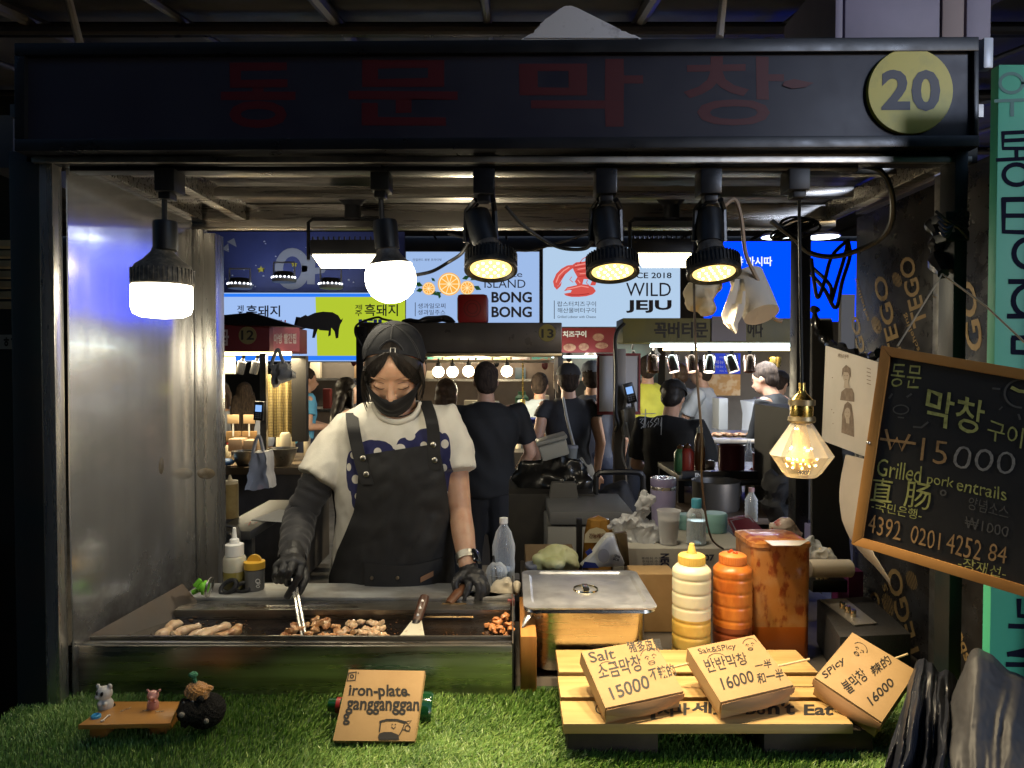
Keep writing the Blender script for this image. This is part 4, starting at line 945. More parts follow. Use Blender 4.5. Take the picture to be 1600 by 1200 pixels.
kraftbox("leftmost kraft box on the pallet, marked Salt and 15000", [(946, 1106, 1.205), (1068, 1080, 1.262), (908, 1018, 1.345)], .034, [
    ("Salt", [(918, 1020), (958, 1013), (962, 1029), (923, 1036)], .01), ("猪多皮胃", [(978, 1003), (1030, 997), (1036, 1016), (984, 1020)], .012),
    ("소금막창", [(930, 1040), (998, 1022), (1006, 1048), (938, 1063)], .012), ("15000", [(950, 1075), (1010, 1054), (1017, 1075), (958, 1094)], .012),
    ("不辣的", [(1011, 1045), (1051, 1036), (1058, 1056), (1018, 1064)], .012)], lambda b, p: (face(b, p, 1017, 1030, 1.0, -12), line_px(b, circ(949, 1043, 13, 9, 10, 190, 345), 1.1, p)))
kraftbox("middle kraft box on the pallet, marked Salt & Spicy and 16000", [(1126, 1097, 1.215), (1240, 1070, 1.27), (1074, 1013, 1.36)], .036, [
    ("Salt&SPicy", [(1090, 1014), (1148, 1005), (1151, 1016), (1093, 1025)], .004), ("반반막창", [(1098, 1030), (1164, 1019), (1170, 1038), (1106, 1052)], .012),
    ("16000", [(1124, 1060), (1174, 1047), (1180, 1065), (1131, 1079)], .012), ("一半", [(1178, 1035), (1204, 1029), (1207, 1043), (1181, 1048)], .012), ("和一半", [(1181, 1053), (1222, 1044), (1226, 1062), (1185, 1069)], .012)],
    lambda b, p: (face(b, p, 1172, 1010, .72, -8), line_px(b, circ(1120, 1030, 14, 9, 10, 190, 345), 1.1, p)))
kraftbox("rightmost kraft box hanging off the pallet corner, marked Spicy and 16000", [(1273, 1058, 1.29), (1378, 1128, 1.20), (1332, 988, 1.40)], .040, [
    ("SPicy", [(1283, 1052), (1315, 1025), (1322, 1036), (1291, 1064)], .01), ("불막창", [(1312, 1068), (1344, 1043), (1358, 1060), (1327, 1086)], .008),
    ("16000", [(1354, 1090), (1390, 1058), (1398, 1070), (1363, 1103)], .012), ("辣的", [(1358, 1043), (1386, 1022), (1394, 1036), (1366, 1058)], .008)],
    lambda b, p: face(b, p, 1341, 1018, .8, 38))
STICK = mat("bamboo_stick", (.60, .46, .25), .6)
for lab, a, b in (("wooden pick poking out between the left and middle boxes", (1050, 1043, 1.36), (1094, 1033, 1.35)), ("wooden pick poking out right of the middle box", (1215, 1041, 1.36), (1265, 1030, 1.36)), ("wooden pick poking out behind the rightmost box", (1385, 1034, 1.37), (1418, 1022, 1.38))):
    bm = nb(); tube(bm, [at(*a), at(*b)], .0022, 8); tag(obj("wooden_pick", bm, STICK), lab, "pick", "wooden picks by the boxes")
# ================================================================= front left: sign box, soju bottle, toy table
t = thing("kraft_sign", "kraft box lid sign lettered iron-plate ganggganggang, leaning on a green bottle", "sign", at(590, 1160, 1.25))
q = [(545, 1046, 1.335), (664, 1048, 1.335), (652, 1157, 1.245), (520, 1157, 1.245)]
P = [at(*p) for p in q]; pl = plane3(P[0], P[1], P[3]); P[2] = hit(648, 1158, pl)
n = pl[1]; e = -n*.004
bm = nb(); hexa(bm, [P[3]+e, P[2]+e, P[1]+e, P[0]+e, P[3], P[2], P[1], P[0]], .001)
sw = [(520, 1157), (478+52, 1046+80)]
for a, b in ((P[0], P[3]), (P[1], P[2]), (P[3], P[2])):
    bow = -n*.022; prism(bm, [a, b, b+bow, a+bow], (P[1]-P[0]).normalized()*(.0012 if a is not P[1] else -.0012) if b is not P[2] or a is P[1] else (P[0]-P[3]).normalized()*.0012)
lid = obj("card", bm, KRAFT, t)
bm = nb()
for a, b in ((545, 1046), (519, 1157)), : pass
line_px(bm, [(544, 1062), (552, 1050), (556, 1050)], .1, pl)
sq = [(545, 1052), (557, 1050), (555, 1063), (543, 1064)]; line_px(bm, sq+sq[:1], 1.8, pl, .0007); line_px(bm, circ(550, 1057, 2.6, n=10)+[(552.6, 1057)], 1.6, pl, .0007); poly_px(bm, circ(560, 1052, 1, n=8), pl, .0007)
text_px(bm, "iron-plate", 545, 1070, 637, 1093, pl, bold=.022, wob=.02, rot=1); line_px(bm, [(632, 1082), (640, 1086)], 2.2, pl, .0007)
text_px(bm, "gangganggan", 541, 1095, 655, 1117, pl, bold=.022, wob=.02, rot=1); text_px(bm, "g", 536, 1115, 547, 1133, pl, bold=.022, wob=.02)
line_px(bm, [(594, 1128), (604, 1125), (620, 1125), (634, 1129)], 3.2, pl, .0007); line_px(bm, [(595, 1128), (593, 1143)], 2, pl, .0007); line_px(bm, [(633, 1129), (628, 1142), (623, 1150)], 1.5, pl, .0007)
poly_px(bm, [(593, 1146), (600, 1144), (612, 1144), (622, 1148), (624, 1156), (592, 1156), (591, 1150)], pl, .0007)
for x in (613, 618): poly_px(bm, circ(x, 1132, 1, n=8), pl, .0007)
line_px(bm, [(612, 1136), (615, 1139), (618, 1136)], 1.3, pl, .0007)
line_px(bm, [(634, 1127), (638, 1132), (643, 1126), (636, 1127)], 1.2, pl, .0007); line_px(bm, circ(637, 1138, 4, 4.5, 12)+[(641, 1138)], 1.3, pl, .0007); line_px(bm, [(630, 1140), (640, 1143)], 1.1, pl, .0007)
flat("handwriting", bm, INK, lid)
GREENG = mat("green_bottle_glass", (.006, .045, .014), .12, coat=.6, spec=.6)
t = thing("green_bottle", "green glass bottle lying behind the kraft sign as its prop", "bottle", at(600, 1110, 1.36))
A, B = at(514, 1101, 1.36), at(676, 1110, 1.36); d = (B-A)
bm = nb(); tube(bm, [A, A+d*.09, A+d*.30, A+d*.42, A+d*.97, B], [.0125, .013, .016, .033, .034, .03], 24); obj("bottle_glass", bm, GREENG, t)
bm = nb(); tube(bm, [A+d*.075, A+d*.115], [.0145, .0145], 18); obj("red_band", bm, mat("red_foil", (.2, .015, .015), .4), t)
TOYW = mat("varnished_toy_wood", (.42, .20, .045), .3, col2=(.32, .13, .03), sc=4, stretch=(1, 8, 8), coat=.3)
t = thing("toy_table", "low toy wooden table on the grass with two animal figurines", "toy table", (-.68, 1.30, .87))
z = .908; q = [atz(122, 1133, z), atz(266, 1130, z), atz(281, 1096, z), atz(176, 1096, z)]
bm = nb(); hexa(bm, [p-Vector((0, 0, .008)) for p in q]+q, .0007); obj("tabletop", bm, TOYW, t)
for (x, y) in ((152, 1150), (245, 1146)):
    p = atz(x, y-14, .89); bm = nb(); box(bm, p.x-.016, p.x+.016, p.y, p.y+.055, .868, z-.0085, .006); obj("leg", bm, TOYW, t)
# raccoon-like figurine
Y = 1.318
def at2(x, y, d=0): return at(x, y, Y+d)
GL = mat("glazed_white_figurine", (.66, .62, .55), .3, col2=(.55, .51, .45), sc=30, coat=.3); BLK = mat("glazed_black", (.012, .012, .014), .25)
t = thing("animal_figurine", "white figurine with black eye patches sitting at the left of the toy table", "figurine", at2(165, 1113))
bm = nb(); ell(bm, at2(165, 1101), (.0145, .013, .0155)); ell(bm, at2(163, 1083), (.0150, .013, .0140)); ell(bm, at2(153, 1072), (.0042, .003, .005), Matrix.Rotation(.5, 3, 'Y')); ell(bm, at2(172, 1072), (.0042, .003, .0055), Matrix.Rotation(-.6, 3, 'Y')); ell(bm, at2(153, 1089, -.008), (.006, .006, .005))
ell(bm, at2(155, 1100, -.011), (.004, .004, .005)); ell(bm, at2(164, 1100, -.013), (.004, .004, .004)); bm = fuse(bm, .0013, 3); obj("body", bm, GL, t)
bm = nb(); ell(bm, at2(151.5, 1084, -.0105), (.0022, .002, .0045), Matrix.Rotation(-.3, 3, 'Y')); ell(bm, at2(159, 1085, -.0125), (.0028, .002, .0048), Matrix.Rotation(.3, 3, 'Y')); obj("eye_patch", bm, BLK, t)
bm = nb(); ell(bm, at2(166, 1111, -.004), (.013, .012, .0045)); ell(bm, at2(177, 1103, .006), (.004, .005, .005)); ell(bm, at2(148, 1089, -.0115), (.0014, .0014, .0012)); obj("dark_feet", bm, BLK, t)
PK = mat("glazed_pink_figurine", (.62, .28, .22), .28, coat=.5, sss=.2); Y = 1.315
t = thing("animal_figurine", "small pink pig figurine standing on the right half of the toy table", "figurine", at2(239, 1115))
bm = nb(); ell(bm, at2(239, 1102), (.0112, .010, .0150)); ell(bm, at2(239, 1087), (.0108, .010, .0105)); ell(bm, at2(231, 1079), (.0035, .002, .003), Matrix.Rotation(.6, 3, 'Y')); ell(bm, at2(249, 1079), (.0042, .002, .0028), Matrix.Rotation(-.5, 3, 'Y')); ell(bm, at2(236, 1091, -.010), (.0040, .004, .0034))
for x in (233, 243): ell(bm, at2(x, 1096, -.009), (.0028, .004, .0028)); ell(bm, at2(x, 1114, -.006), (.0038, .006, .0032))
bm = fuse(bm, .0011, 2); obj("body", bm, PK, t)
bm = nb(); ell(bm, at2(238, 1115.5, -.003), (.009, .008, .0022)); obj("contact_shadow_disc", bm, BLK, t)  # flat black disc put in as the pig's contact shadow
p = atz(150, 1121, z); bm = nb(); lathe(bm, [(0, .0007), (.004, .0007), (.0062, .006), (.0085, .004), (.0088, 0), (0, 0)], 20, T(p)); tag(obj("toy_bowl", bm, mat("light_blue_plastic", (.06, .32, .55), .35)), "tiny blue bowl at the front left of the toy table", "toy bowl")
a, b = atz(160, 1126, z+.0025), atz(169, 1118, z+.0025); bm = nb(); tube(bm, [a, b], .0013, 8); [ell(bm, p+Vector((s, s2, 0)), .0021, seg=8) for p in (a, b) for s, s2 in ((.0015, .001), (-.001, -.0012))]
tag(obj("toy_bone", bm, mat("ivory", (.7, .6, .48), .5)), "tiny white toy bone beside the blue bowl", "toy bone")
bm = nb()
for x0, y0, x1, y1 in ((188, 1112, 205, 1105), (222, 1111, 238, 1108), (243, 1112, 256, 1111)):
    a, b = atz(x0, y0, z+.0012), atz(x1, y1, z+.0012)
    tube(bm, [a.lerp(b, k/10)+Vector((0, .002*math.sin(k*2.2), 0)) for k in range(11)], .0006, 5)
tag(obj("wire_curl", bm, STEEL), "thin curls of bright wire lying on the toy table", "wire")
WOOL = mat("black_crochet_wool", (.011, .0105, .010), .95, bump=1.0, bsc=420, spec=.2)
t = thing("crochet_animal", "black crochet mole with an orange knitted hat beside the toy table", "crochet toy", at(312, 1140, 1.31))
Y = 1.31
bm = nb(); ell(bm, at2(322, 1110), (.036, .036, .031)); ell(bm, at2(298, 1110, -.025), (.024, .026, .022)); ell(bm, at2(288, 1115, -.04), (.012, .016, .011)); ell(bm, at2(286, 1097, -.02), (.006, .006, .008)); ell(bm, at2(313, 1093, -.03), (.008, .006, .007)); ell(bm, at2(318, 1128, -.028), (.009, .01, .007)); ell(bm, at2(290, 1130, -.02), (.009, .01, .007)); bm = fuse(bm, .0022, 2)
for v in bm.verts: v.co += v.normal*.0012*math.sin(v.co.x*700)*math.sin(v.co.z*700)
obj("body", bm, WOOL, t)
bm = nb(); ell(bm, at2(283.5, 1117, -.057), (.0055, .005, .005)); ell(bm, at2(322, 1127, -.038), (.005, .004, .005)); obj("snout", bm, mat("grey_wool", (.16, .15, .13), .9, bump=.8, bsc=400), t)
bm = nb(); ell(bm, at2(301, 1096, -.045), .0022, seg=8); ell(bm, at2(287, 1098, -.038), .0022, seg=8); obj("eye", bm, mat("glossy_eye", (.1, .1, .1), .05), t)
OW = mat("orange_knitted_wool", (.42, .19, .04), .9, bump=1.0, bsc=350, sheen=.4)
Mh = Matrix.Rotation(.25, 3, 'Y')
bm = nb(); ell(bm, at2(309, 1079, -.012), (.022, .020, .015), Mh); ell(bm, at2(307, 1084, -.012), (.023, .021, .007), Mh); ell(bm, at2(327, 1075, -.008), (.008, .007, .005), Mh); bm = fuse(bm, .002, 1)
for v in bm.verts: v.co += v.normal*.0013*math.sin(v.co.x*800+v.co.z*500)*math.sin(v.co.z*900)
hat = obj("hat", bm, OW, t)
bm = nb(); ell(bm, at2(302, 1054.5, -.012), (.0085, .008, .0055)); crumple(bm, .001, 300); tube(bm, [at2(303, 1058, -.012), at2(305, 1066, -.012)], .004, 8); obj("pompom", bm, mat("green_wool", (.06, .22, .12), .9, bump=1, bsc=400), hat)
# ================================================================= black plastic sheet at the lower right
BAG = mat("dark_plastic_sheet", (.016, .018, .026), .36, bump=.2, bsc=30)
def ridged(p, o): return 1-abs(noise.noise(p*1.0+Vector((o, o*1.3, 0))))*2
def sheet_heap(label, top_, x0, x1, y1, Yt, Yb, amp, seed, mm):
    rows = []
    for i in range(110):
        f = i/109; row = []
        for j in range(130):
            g = j/129; tx = x0[0]+(x1[0]-x0[0])*g; bx = x0[1]+(x1[1]-x0[1])*g
            ty = sum(np.interp(g+d_, [t[0] for t in top_], [t[1] for t in top_]) for d_ in (-.06, -.03, 0, .03, .06))/5
            th = max(0, 1-f/.16)*math.pi/2; f2 = max(0, f-.10)/.90; px = tx+(bx-tx)*f2; py = ty+(y1-ty)*f2+8*(1-math.cos(th))+9*noise.noise(Vector((g*6, f*3, seed)))
            q = Vector((g*4.2+.25*math.sin(f*3+seed), f*.55, seed)); d = ridged(q, seed)*.62+ridged(q*2.3, seed+3)*.30+.08*noise.noise(q*6)
            row.append(at(px, py, Yt+(Yb-Yt)*f2+.035*math.sin(th)-amp*min(1, .12+f*1.6)*d*(.35+.65*f)+.03*(2*g-1)**2))
        rows.append(row)
    bm = nb(); grid(bm, rows)
    for _ in range(2): bmesh.ops.smooth_vert(bm, verts=bm.verts, factor=.5, use_axis_x=True, use_axis_y=True, use_axis_z=True)
    crumple(bm, .0025, 26, seed); crumple(bm, .0008, 90, seed); thicken(bm, .001); return tag(obj("plastic_sheet", bm, mm), label, "plastic sheet")
sheet_heap("crumpled blue black plastic sheet bunched under the rightmost kraft box", [(0, 1040), (.15, 1022), (.35, 1030), (.55, 1048), (.7, 1040), (1, 1060)], (1430, 1372), (1500, 1500), 1225, 1.27, 1.11, .075, 2, BAG)
sheet_heap("smooth grey plastic sheet at the lower right corner before the green sign", [(0, 1100), (.10, 1045), (.22, 1006), (.30, 1012), (.5, 1040), (.75, 1066), (1, 1082)], (1484, 1478), (1660, 1670), 1225, 1.20, 1.05, .018, 5, mat("grey_plastic_sheet", (.038, .038, .042), .6, bump=.1, bsc=20))
# ================================================================= printed wall panel on the right
GOLD = mat("gold_print", (.32, .215, .095), .5, .2)
XP = .965; plx = (Vector((XP, 0, 0)), Vector((-1, 0, 0)))
PRN = mat("black_printed_panel", (.018, .016, .016), .3, col2=(.03, .027, .026), sc=12, rvar=.12, bump=.04, bsc=60, dirt=(.07, .075, .085), dsc=5, dlo=.5, dhi=.8)
t = thing("printed_panel", "black side wall panel printed with slanting gold letters", "wall panel", (XP, 1.7, 0))
def yx(px): return XP*F/(px-800)*1.0
ya, yb = yx(1336), yx(1458)
bm = nb(); box(bm, XP, XP+.02, yb, ya, .0, 1.97, .001); pnl = obj("panel_board", bm, PRN, t)
bm = nb(); box(bm, XP+.001, XP+.03, 1.10, yb-.004, .0, 1.98, .001); pn2 = obj("panel_board", bm, PRN, t)
bm = nb(); box(bm, XP-.004, XP+.02, yb-.03, yb-.002, .0, 1.985, .001); obj("edge_strip", bm, mat("galvanised_edge", (.3, .29, .27), .45, .8, col2=(.2, .19, .17), sc=40), t)
bm = nb(); box(bm, XP-.003, XP+.03, yb, ya, 1.98, 2.05, .002); obj("top_strip", bm, mat("lavender_board", (.24, .23, .30), .6), t)
bm = nb()
def tdir(s, x, y, dx, dy, L, H, bold=.02, foreshort=.55):
    d = Vector((dx, dy)).normalized(); up = Vector((d.y, -d.x)); a = Vector((x, y))
    up = Vector((up.x*foreshort, up.y)); d = d
    q = [a+up*H, a+up*H+d*L, a+d*L, a]; text_quad(bm, s, [(p.x, p.y) for p in q], plx, bold=bold)
def fan(cx, cy, rx, ry, rot=0):
    for k in range(-3, 4):
        x = cx+k*rx/3.4; h = ry*math.sqrt(max(.05, 1-(k/3.6)**2)); line_px(bm, [(x-h*.25, cy-h), (x+h*.2, cy+h)], rx*.22, plx)
tdir("TEGO", 1450, 505, -.22, -1, 110, 42); tdir("TEGO", 1412, 560, -.22, -1, 135, 36); tdir("TEGO", 1362, 590, -.22, -1, 100, 22)
tdir("schelling", 1440, 545, -.4, -1, 62, 14, .01); tdir("schelling", 1360, 500, -.3, -1, 70, 10, .01)
fan(1370, 508, 7, 13); fan(1402, 437, 7, 11); fan(1388, 945, 8, 17); fan(1425, 907, 8, 14)
tdir("TEGO", 1440, 1030, -.24, -1, 150, 40); tdir("TEGO", 1392, 1010, -.24, -1, 90, 26); tdir("S", 1388, 922, -.3, -1, 12, 12, .01)
flat("gold_print", bm, GOLD, pnl)
bm = nb(); plx2 = (Vector((XP+.001, 0, 0)), Vector((-1, 0, 0))); o1 = plx; plx = plx2
tdir("GO", 1538, 545, -.15, -1, 110, 46); tdir("sbcc", 1516, 1030, -.3, -1, 62, 22, .02); tdir("TE", 1545, 690, -.1, -1, 90, 40); plx = o1
flat("gold_print", bm, GOLD, pn2)
# ================================================================= tall green sign
GRN = mat("green_sign_board", (.06, .40, .24), .5, col2=(.055, .35, .21), sc=3)
DKN = mat("dark_navy_sign_paint", (.008, .009, .022), .8, spec=.1)
t = thing("green_sign", "tall green board with big dark hand painted letters at the right edge", "sign", at(1600, 1060, 1.22))
bm = nb(); bpx(bm, 1546, 1760, 101, 1058, 1.22, .02, .001); gb = obj("board", bm, GRN, t)
pl = front(1.22); bm = nb()
def ln(p, w=9): line_px(bm, p, w, pl)
ln([(1567, 208), (1567, 232), (1610, 232)], 6); ln([(1567, 208), (1610, 206)], 6); ln([(1567, 220), (1610, 218)], 6); ln([(1558, 250), (1620, 247)], 6); ln([(1588, 236), (1588, 249)], 6); ln(circ(1588, 273, 20, 16, 20)+[(1608, 273)], 7)
ln([(1568, 312), (1568, 362), (1625, 364)], 8); ln([(1568, 312), (1625, 311)], 8); ln([(1568, 337), (1625, 337)], 7)
ln(circ(1606, 396, 22, 22, 22)+[(1628, 396)], 8); ln([(1578, 440), (1630, 440)], 8); ln(circ(1608, 470, 25, 24, 22)+[(1633, 470)], 8)
ln([(1576, 494), (1630, 494)], 8); ln([(1583, 528), (1630, 528)], 8); ln([(1583, 550), (1583, 530)], 8); ln([(1583, 550), (1630, 552)], 8)
ln([(1592, 938), (1592, 962), (1620, 964)], 8); ln([(1578, 978), (1630, 980)], 8); ln([(1576, 1022), (1620, 1012)], 8); ln([(1576, 1022), (1620, 1026)], 7); ln([(1574, 1038), (1630, 1039)], 8)
flat("painted_letters", bm, DKN, gb)
bm = nb(); line_px(bm, circ(1580, 130, 18, 15, 20)+[(1598, 130)], 5, pl); line_px(bm, [(1555, 158), (1610, 156)], 5, pl); line_px(bm, [(1581, 160), (1581, 180)], 6, pl)
flat("faded_letters", bm, mat("faded_sign_paint", (.06, .17, .15), .6), gb)
# ================================================================= chalkboard hung on a string
CW = mat("honey_wood_frame", (.46, .22, .055), .5, col2=(.36, .16, .035), sc=7, stretch=(1, 1, 1), bump=.06, bsc=50)
SLATE = mat("black_chalkboard", (.012, .011, .010), .6, col2=(.03, .027, .022), sc=7, lo=.5, hi=.8, rvar=.08)
TL, BL, RR = at(1378, 540, 1.20), at(1331, 850, 1.20), at(1600, 577, 1.06)
pl = plane3(TL, BL, RR); n = pl[1]; ux = (RR-TL).normalized(); uy = (TL-BL)
TR = TL+ux*.335; BR = BL+(BL-at(1600, 932, 1.2)).length*0*ux; BR = hit(1600, 932, pl); BR = BL+(BR-BL).normalized()*.335
t = thing("chalkboard", "tilted black chalkboard menu in a honey wood frame hung on string", "chalkboard", (BL+BR)/2)
bm = nb(); hexa(bm, [p-n*.012 for p in (BL, BR, TR, TL)]+[p-n*.003 for p in (BL, BR, TR, TL)]); sl_ = obj("slate", bm, SLATE, t)
C4 = (TL+TR+BL+BR)/4; w = .016
def inset(a, b, c, d):  # bar along a-b, inward towards d-c
    i1 = a+((d-a).normalized()+(b-a).normalized())*w; i2 = b+((c-b).normalized()+(a-b).normalized())*w
    bm = nb(); hexa(bm, [p-n*.013 for p in (a, b, i2, i1)]+[p+n*.004 for p in (a, b, i2, i1)], .0012); obj("frame_bar", bm, CW, t)
inset(TL, TR, BR, BL); inset(TR, BR, BL, TL); inset(BR, BL, TL, TR); inset(BL, TL, TR, BR)
bm = nb(); lathe(bm, [(0, .001), (.0022, .001), (.003, 0)], 10, basis(hit(1358, 692, pl, .0045), ux, n)); obj("screw", bm, STEEL, t)
S0 = (pl[0]-n*.003, n)
CY = mat("yellow_green_chalk", (.42, .42, .13), .9, col2=(.25, .25, .07), sc=120); CO = mat("orange_chalk", (.42, .25, .10), .9, col2=(.26, .15, .06), sc=120)
CB = mat("dull_white_chalk", (.30, .28, .24), .9, col2=(.18, .17, .15), sc=120); CD = mat("rubbed_out_chalk", (.09, .085, .075), .9)
def chalk(m, items, nm="chalk_writing"):
    global bm; bm = nb()
    for it in items:
        if isinstance(it[0], str): text_quad(bm, it[0], it[1], S0, bold=it[2] if len(it) > 2 else .015, wob=.03, lift=.0012)
        else: line_px(bm, it[0], it[1], S0, .0012)
    flat(nm, bm, m, sl_)
def Q(x0, y0, x1, y1, h, sk=-.12):
    """left-centre x0,y0 to right-centre x1,y1 with letter height h"""
    return [(x0-sk*h/2, y0-h/2), (x1-sk*h/2, y1-h/2), (x1+sk*h/2, y1+h/2), (x0+sk*h/2, y0+h/2)]
chalk(CY, [("동문", Q(1392, 586, 1440, 590, 36), 0), ("막", Q(1447, 632, 1490, 644, 56), .008), ("창", Q(1494, 644, 1538, 655, 54), .008), ("구이", Q(1543, 670, 1598, 685, 32), 0),
           ("Grilled", Q(1371, 729, 1440, 742, 27), 0), ("pork", Q(1449, 750, 1490, 757, 20), 0), ("entrails", Q(1495, 756, 1573, 773, 20), 0),
           ("直", Q(1362, 764, 1395, 767, 36), 0), ("肠", Q(1414, 771, 1455, 777, 40), 0), ("-국민은행-", Q(1363, 789, 1440, 805, 16), 0), ("-장재선-", Q(1498, 878, 1572, 896, 17), 0)])
chalk(CO, [([(1385, 672), (1392, 702), (1402, 684), (1409, 704), (1421, 680)], 4), ([(1377, 686), (1430, 693)], 4), ("15", Q(1440, 702, 1480, 709, 36), -.008), ("4392", Q(1357, 817, 1408, 830, 29), -.004), ("0201", Q(1424, 834, 1469, 846, 27), -.004), ("4252", Q(1479, 847, 1533, 861, 31), -.004), ("84", Q(1545, 862, 1573, 868, 27), -.004)])
chalk(CB, [("000", Q(1490, 713, 1586, 725, 35), -.012)])
chalk(CD, [("양념소스", Q(1513, 785, 1576, 801, 20), 0), ("₩1000", Q(1508, 815, 1576, 831, 17), 0),
           (circ(1408, 640, 12, 7, 16)+[(1420, 640)], 2), ([(1390, 622), (1394, 616)], 3), ([(1418, 620), (1424, 616)], 3), ([(1404, 652), (1412, 653)], 2), ([(1428, 667), (1440, 668), (1450, 660)], 3),
           (circ(1596, 615, 26, 22, 16, 90, 300), 3), ([(1552, 607), (1562, 608)], 3), ([(1592, 648), (1594, 655)], 3), ([(1562, 640), (1566, 636)], 2), (circ(1474, 770, 4, 4, 10)+[(1478, 770)], 2.5)])
bm = nb(); line_px(bm, [(1582, 606), (1592, 611), (1600, 612)], 5, S0, .0012); flat("chalk_writing", bm, CY, sl_)
bm = nb(); k0 = at(1472, 428, 1.30)
tube(bm, [at(1402, 541, 1.19), at(1440, 480, 1.24), k0], .0016, 6); tube(bm, [k0, at(1540, 478, 1.2), at(1660, 590, 1.05)], .0016, 6); ell(bm, at(1461, 462, 1.26), .004, seg=8)
obj("hanging_string", bm, mat("twine", (.3, .25, .17), .8), t)
# ================================================================= posters behind the chalkboard
PAP = mat("off_white_poster_paper", (.55, .50, .44), .75, col2=(.48, .44, .38), sc=6, bump=.08, bsc=14)
PRT = mat("brown_halftone_print", (.16, .115, .085), .75, col2=(.24, .18, .13), sc=60); SKN = mat("printed_skin_tone", (.40, .33, .26), .75)
t = thing("poster", "cream notice with two printed head portraits, left of the chalkboard", "poster", at(1325, 712, 1.72))
q = [(1290, 540), (1372, 566), (1358, 716), (1284, 688)]; Ys = (1.86, 1.58, 1.58, 1.86)
P = [at(*a, y) for a, y in zip(q, Ys)]; pl = plane3(P[0], P[1], P[3]); P[2] = hit(*q[2], pl); n = pl[1]
bm = nb(); hexa(bm, [p-n*.0012 for p in (P[3], P[2], P[1], P[0])]+[P[3], P[2], P[1], P[0]]); sh = obj("sheet", bm, PAP, t)
bm = nb(); text_px(bm, "제대로영칙", 1309, 553, 1326, 560, pl, rot=8, bold=.01)
poly_px(bm, [(1313, 625), (1315, 612), (1322, 606), (1332, 607), (1335, 615), (1335, 628)], pl); poly_px(bm, [(1316, 590), (1317, 576), (1323, 570), (1329, 575), (1330, 590), (1326, 582), (1319, 581)], pl, .0014)
poly_px(bm, [(1315, 676), (1316, 648), (1320, 632), (1325, 627), (1331, 632), (1334, 655), (1335, 683)], pl)
for (x, y) in ((1300, 640), (1303, 645), (1301, 590), (1302, 662)): poly_px(bm, circ(x, y, .9, n=7), pl)
for k in range(5): line_px(bm, [(1355, 575+k*6), (1361, 577+k*6)], 1.2, pl)
flat("portrait_print", bm, PRT, sh)
bm = nb(); poly_px(bm, circ(1323, 589, 5, 8.5, 16), pl, .0012); poly_px(bm, [(1320, 596), (1326, 596), (1329, 607), (1319, 606)], pl, .0012); poly_px(bm, circ(1325, 646, 4.8, 9, 16), pl, .0013); poly_px(bm, [(1322, 653), (1328, 654), (1328, 662), (1323, 661)], pl, .0012)
flat("portrait_skin", bm, SKN, sh)
bm = nb()
for cx, cy in ((1323, 588), (1325, 645)):
    for dx in (-2, 2): line_px(bm, [(cx+dx-1, cy-1), (cx+dx+1, cy-1)], .8, pl, .0018)
    line_px(bm, [(cx-1.4, cy+5), (cx+1.4, cy+5)], .8, pl, .0018)
line_px(bm, circ(1325, 642, 5.4, 9, 10, 190, 350), 1.6, pl, .0018)
flat("portrait_features", bm, PRT, sh)
bm = nb(); rows = []
for i in range(15):
    f = i/14; xa = [1322, 1316, 1312, 1312, 1316, 1326, 1345, 1372, 1392][min(8, int(f*8))]; ff = f*8-int(f*8); xb = [1322, 1316, 1312, 1312, 1316, 1326, 1345, 1372, 1392][min(8, int(f*8)+1)]; xL = xa+(xb-xa)*ff
    yL = 710+f*205; rows.append([at(xL+(1386-xL)*g*(1-.75*f), yL+(16-26*f)*g, 1.66-.12*g-.06*f+.02*math.sin(f*5)) for g in [k/8 for k in range(9)]])
grid(bm, rows); thicken(bm, .0008); tag(obj("paper_banner", bm, PAP), "long curling paper banner hanging below the portrait notice", "poster")
bm = nb(); pts = [at(1272, 480, 1.98), at(1276, 515, 1.94), at(1292, 535, 1.9), at(1318, 545, 1.8), at(1350, 560, 1.7), at(1374, 552, 1.6)]
tube(bm, spline(pts, 6), [.010+.004*math.sin(k*1.9) for k in range(31)], 8); crumple(bm, .006, 50); tag(obj("black_plastic_wrap", bm, mat("shiny_black_film", (.012, .012, .014), .2, coat=.5)), "twisted shiny black plastic along the top of the portrait notice", "plastic wrap")
bm = nb(); quadbox(bm, [(1269, 500), (1300, 500), (1330, 880), (1269, 880)], 1.95, .012); tag(obj("dark_backing_board", bm, mat("dark_board", (.02, .02, .022), .7)), "dark board behind the portrait notice beside the rear post", "board")
bm = nb(); bpx(bm, 1314, 1336, 460, 545, 2.3, .02); tag(obj("grey_partition", bm, mat("grey_panel", (.09, .09, .095), .6)), "small plain grey partition left of the printed wall panel", "partition")
bm = nb()
for k in range(5):
    tube(bm, spline([at(1462+k*2, 330+k*8, 1.36), at(1480, 345+k*6, 1.35), at(1500, 358-k*7, 1.35), at(1512, 372-k*9, 1.36)], 5), .003, 6)
tube(bm, spline([at(1458, 345, 1.44), at(1466, 372, 1.42), at(1462, 400, 1.43), at(1474, 428, 1.36)], 6), [.014+.005*math.sin(k) for k in range(19)], 8)
tag(obj("black_tape", bm, mat("crumpled_black_tape", (.012, .012, .013), .3, coat=.3)), "crumpled black tape and ties round the right front post", "tape")
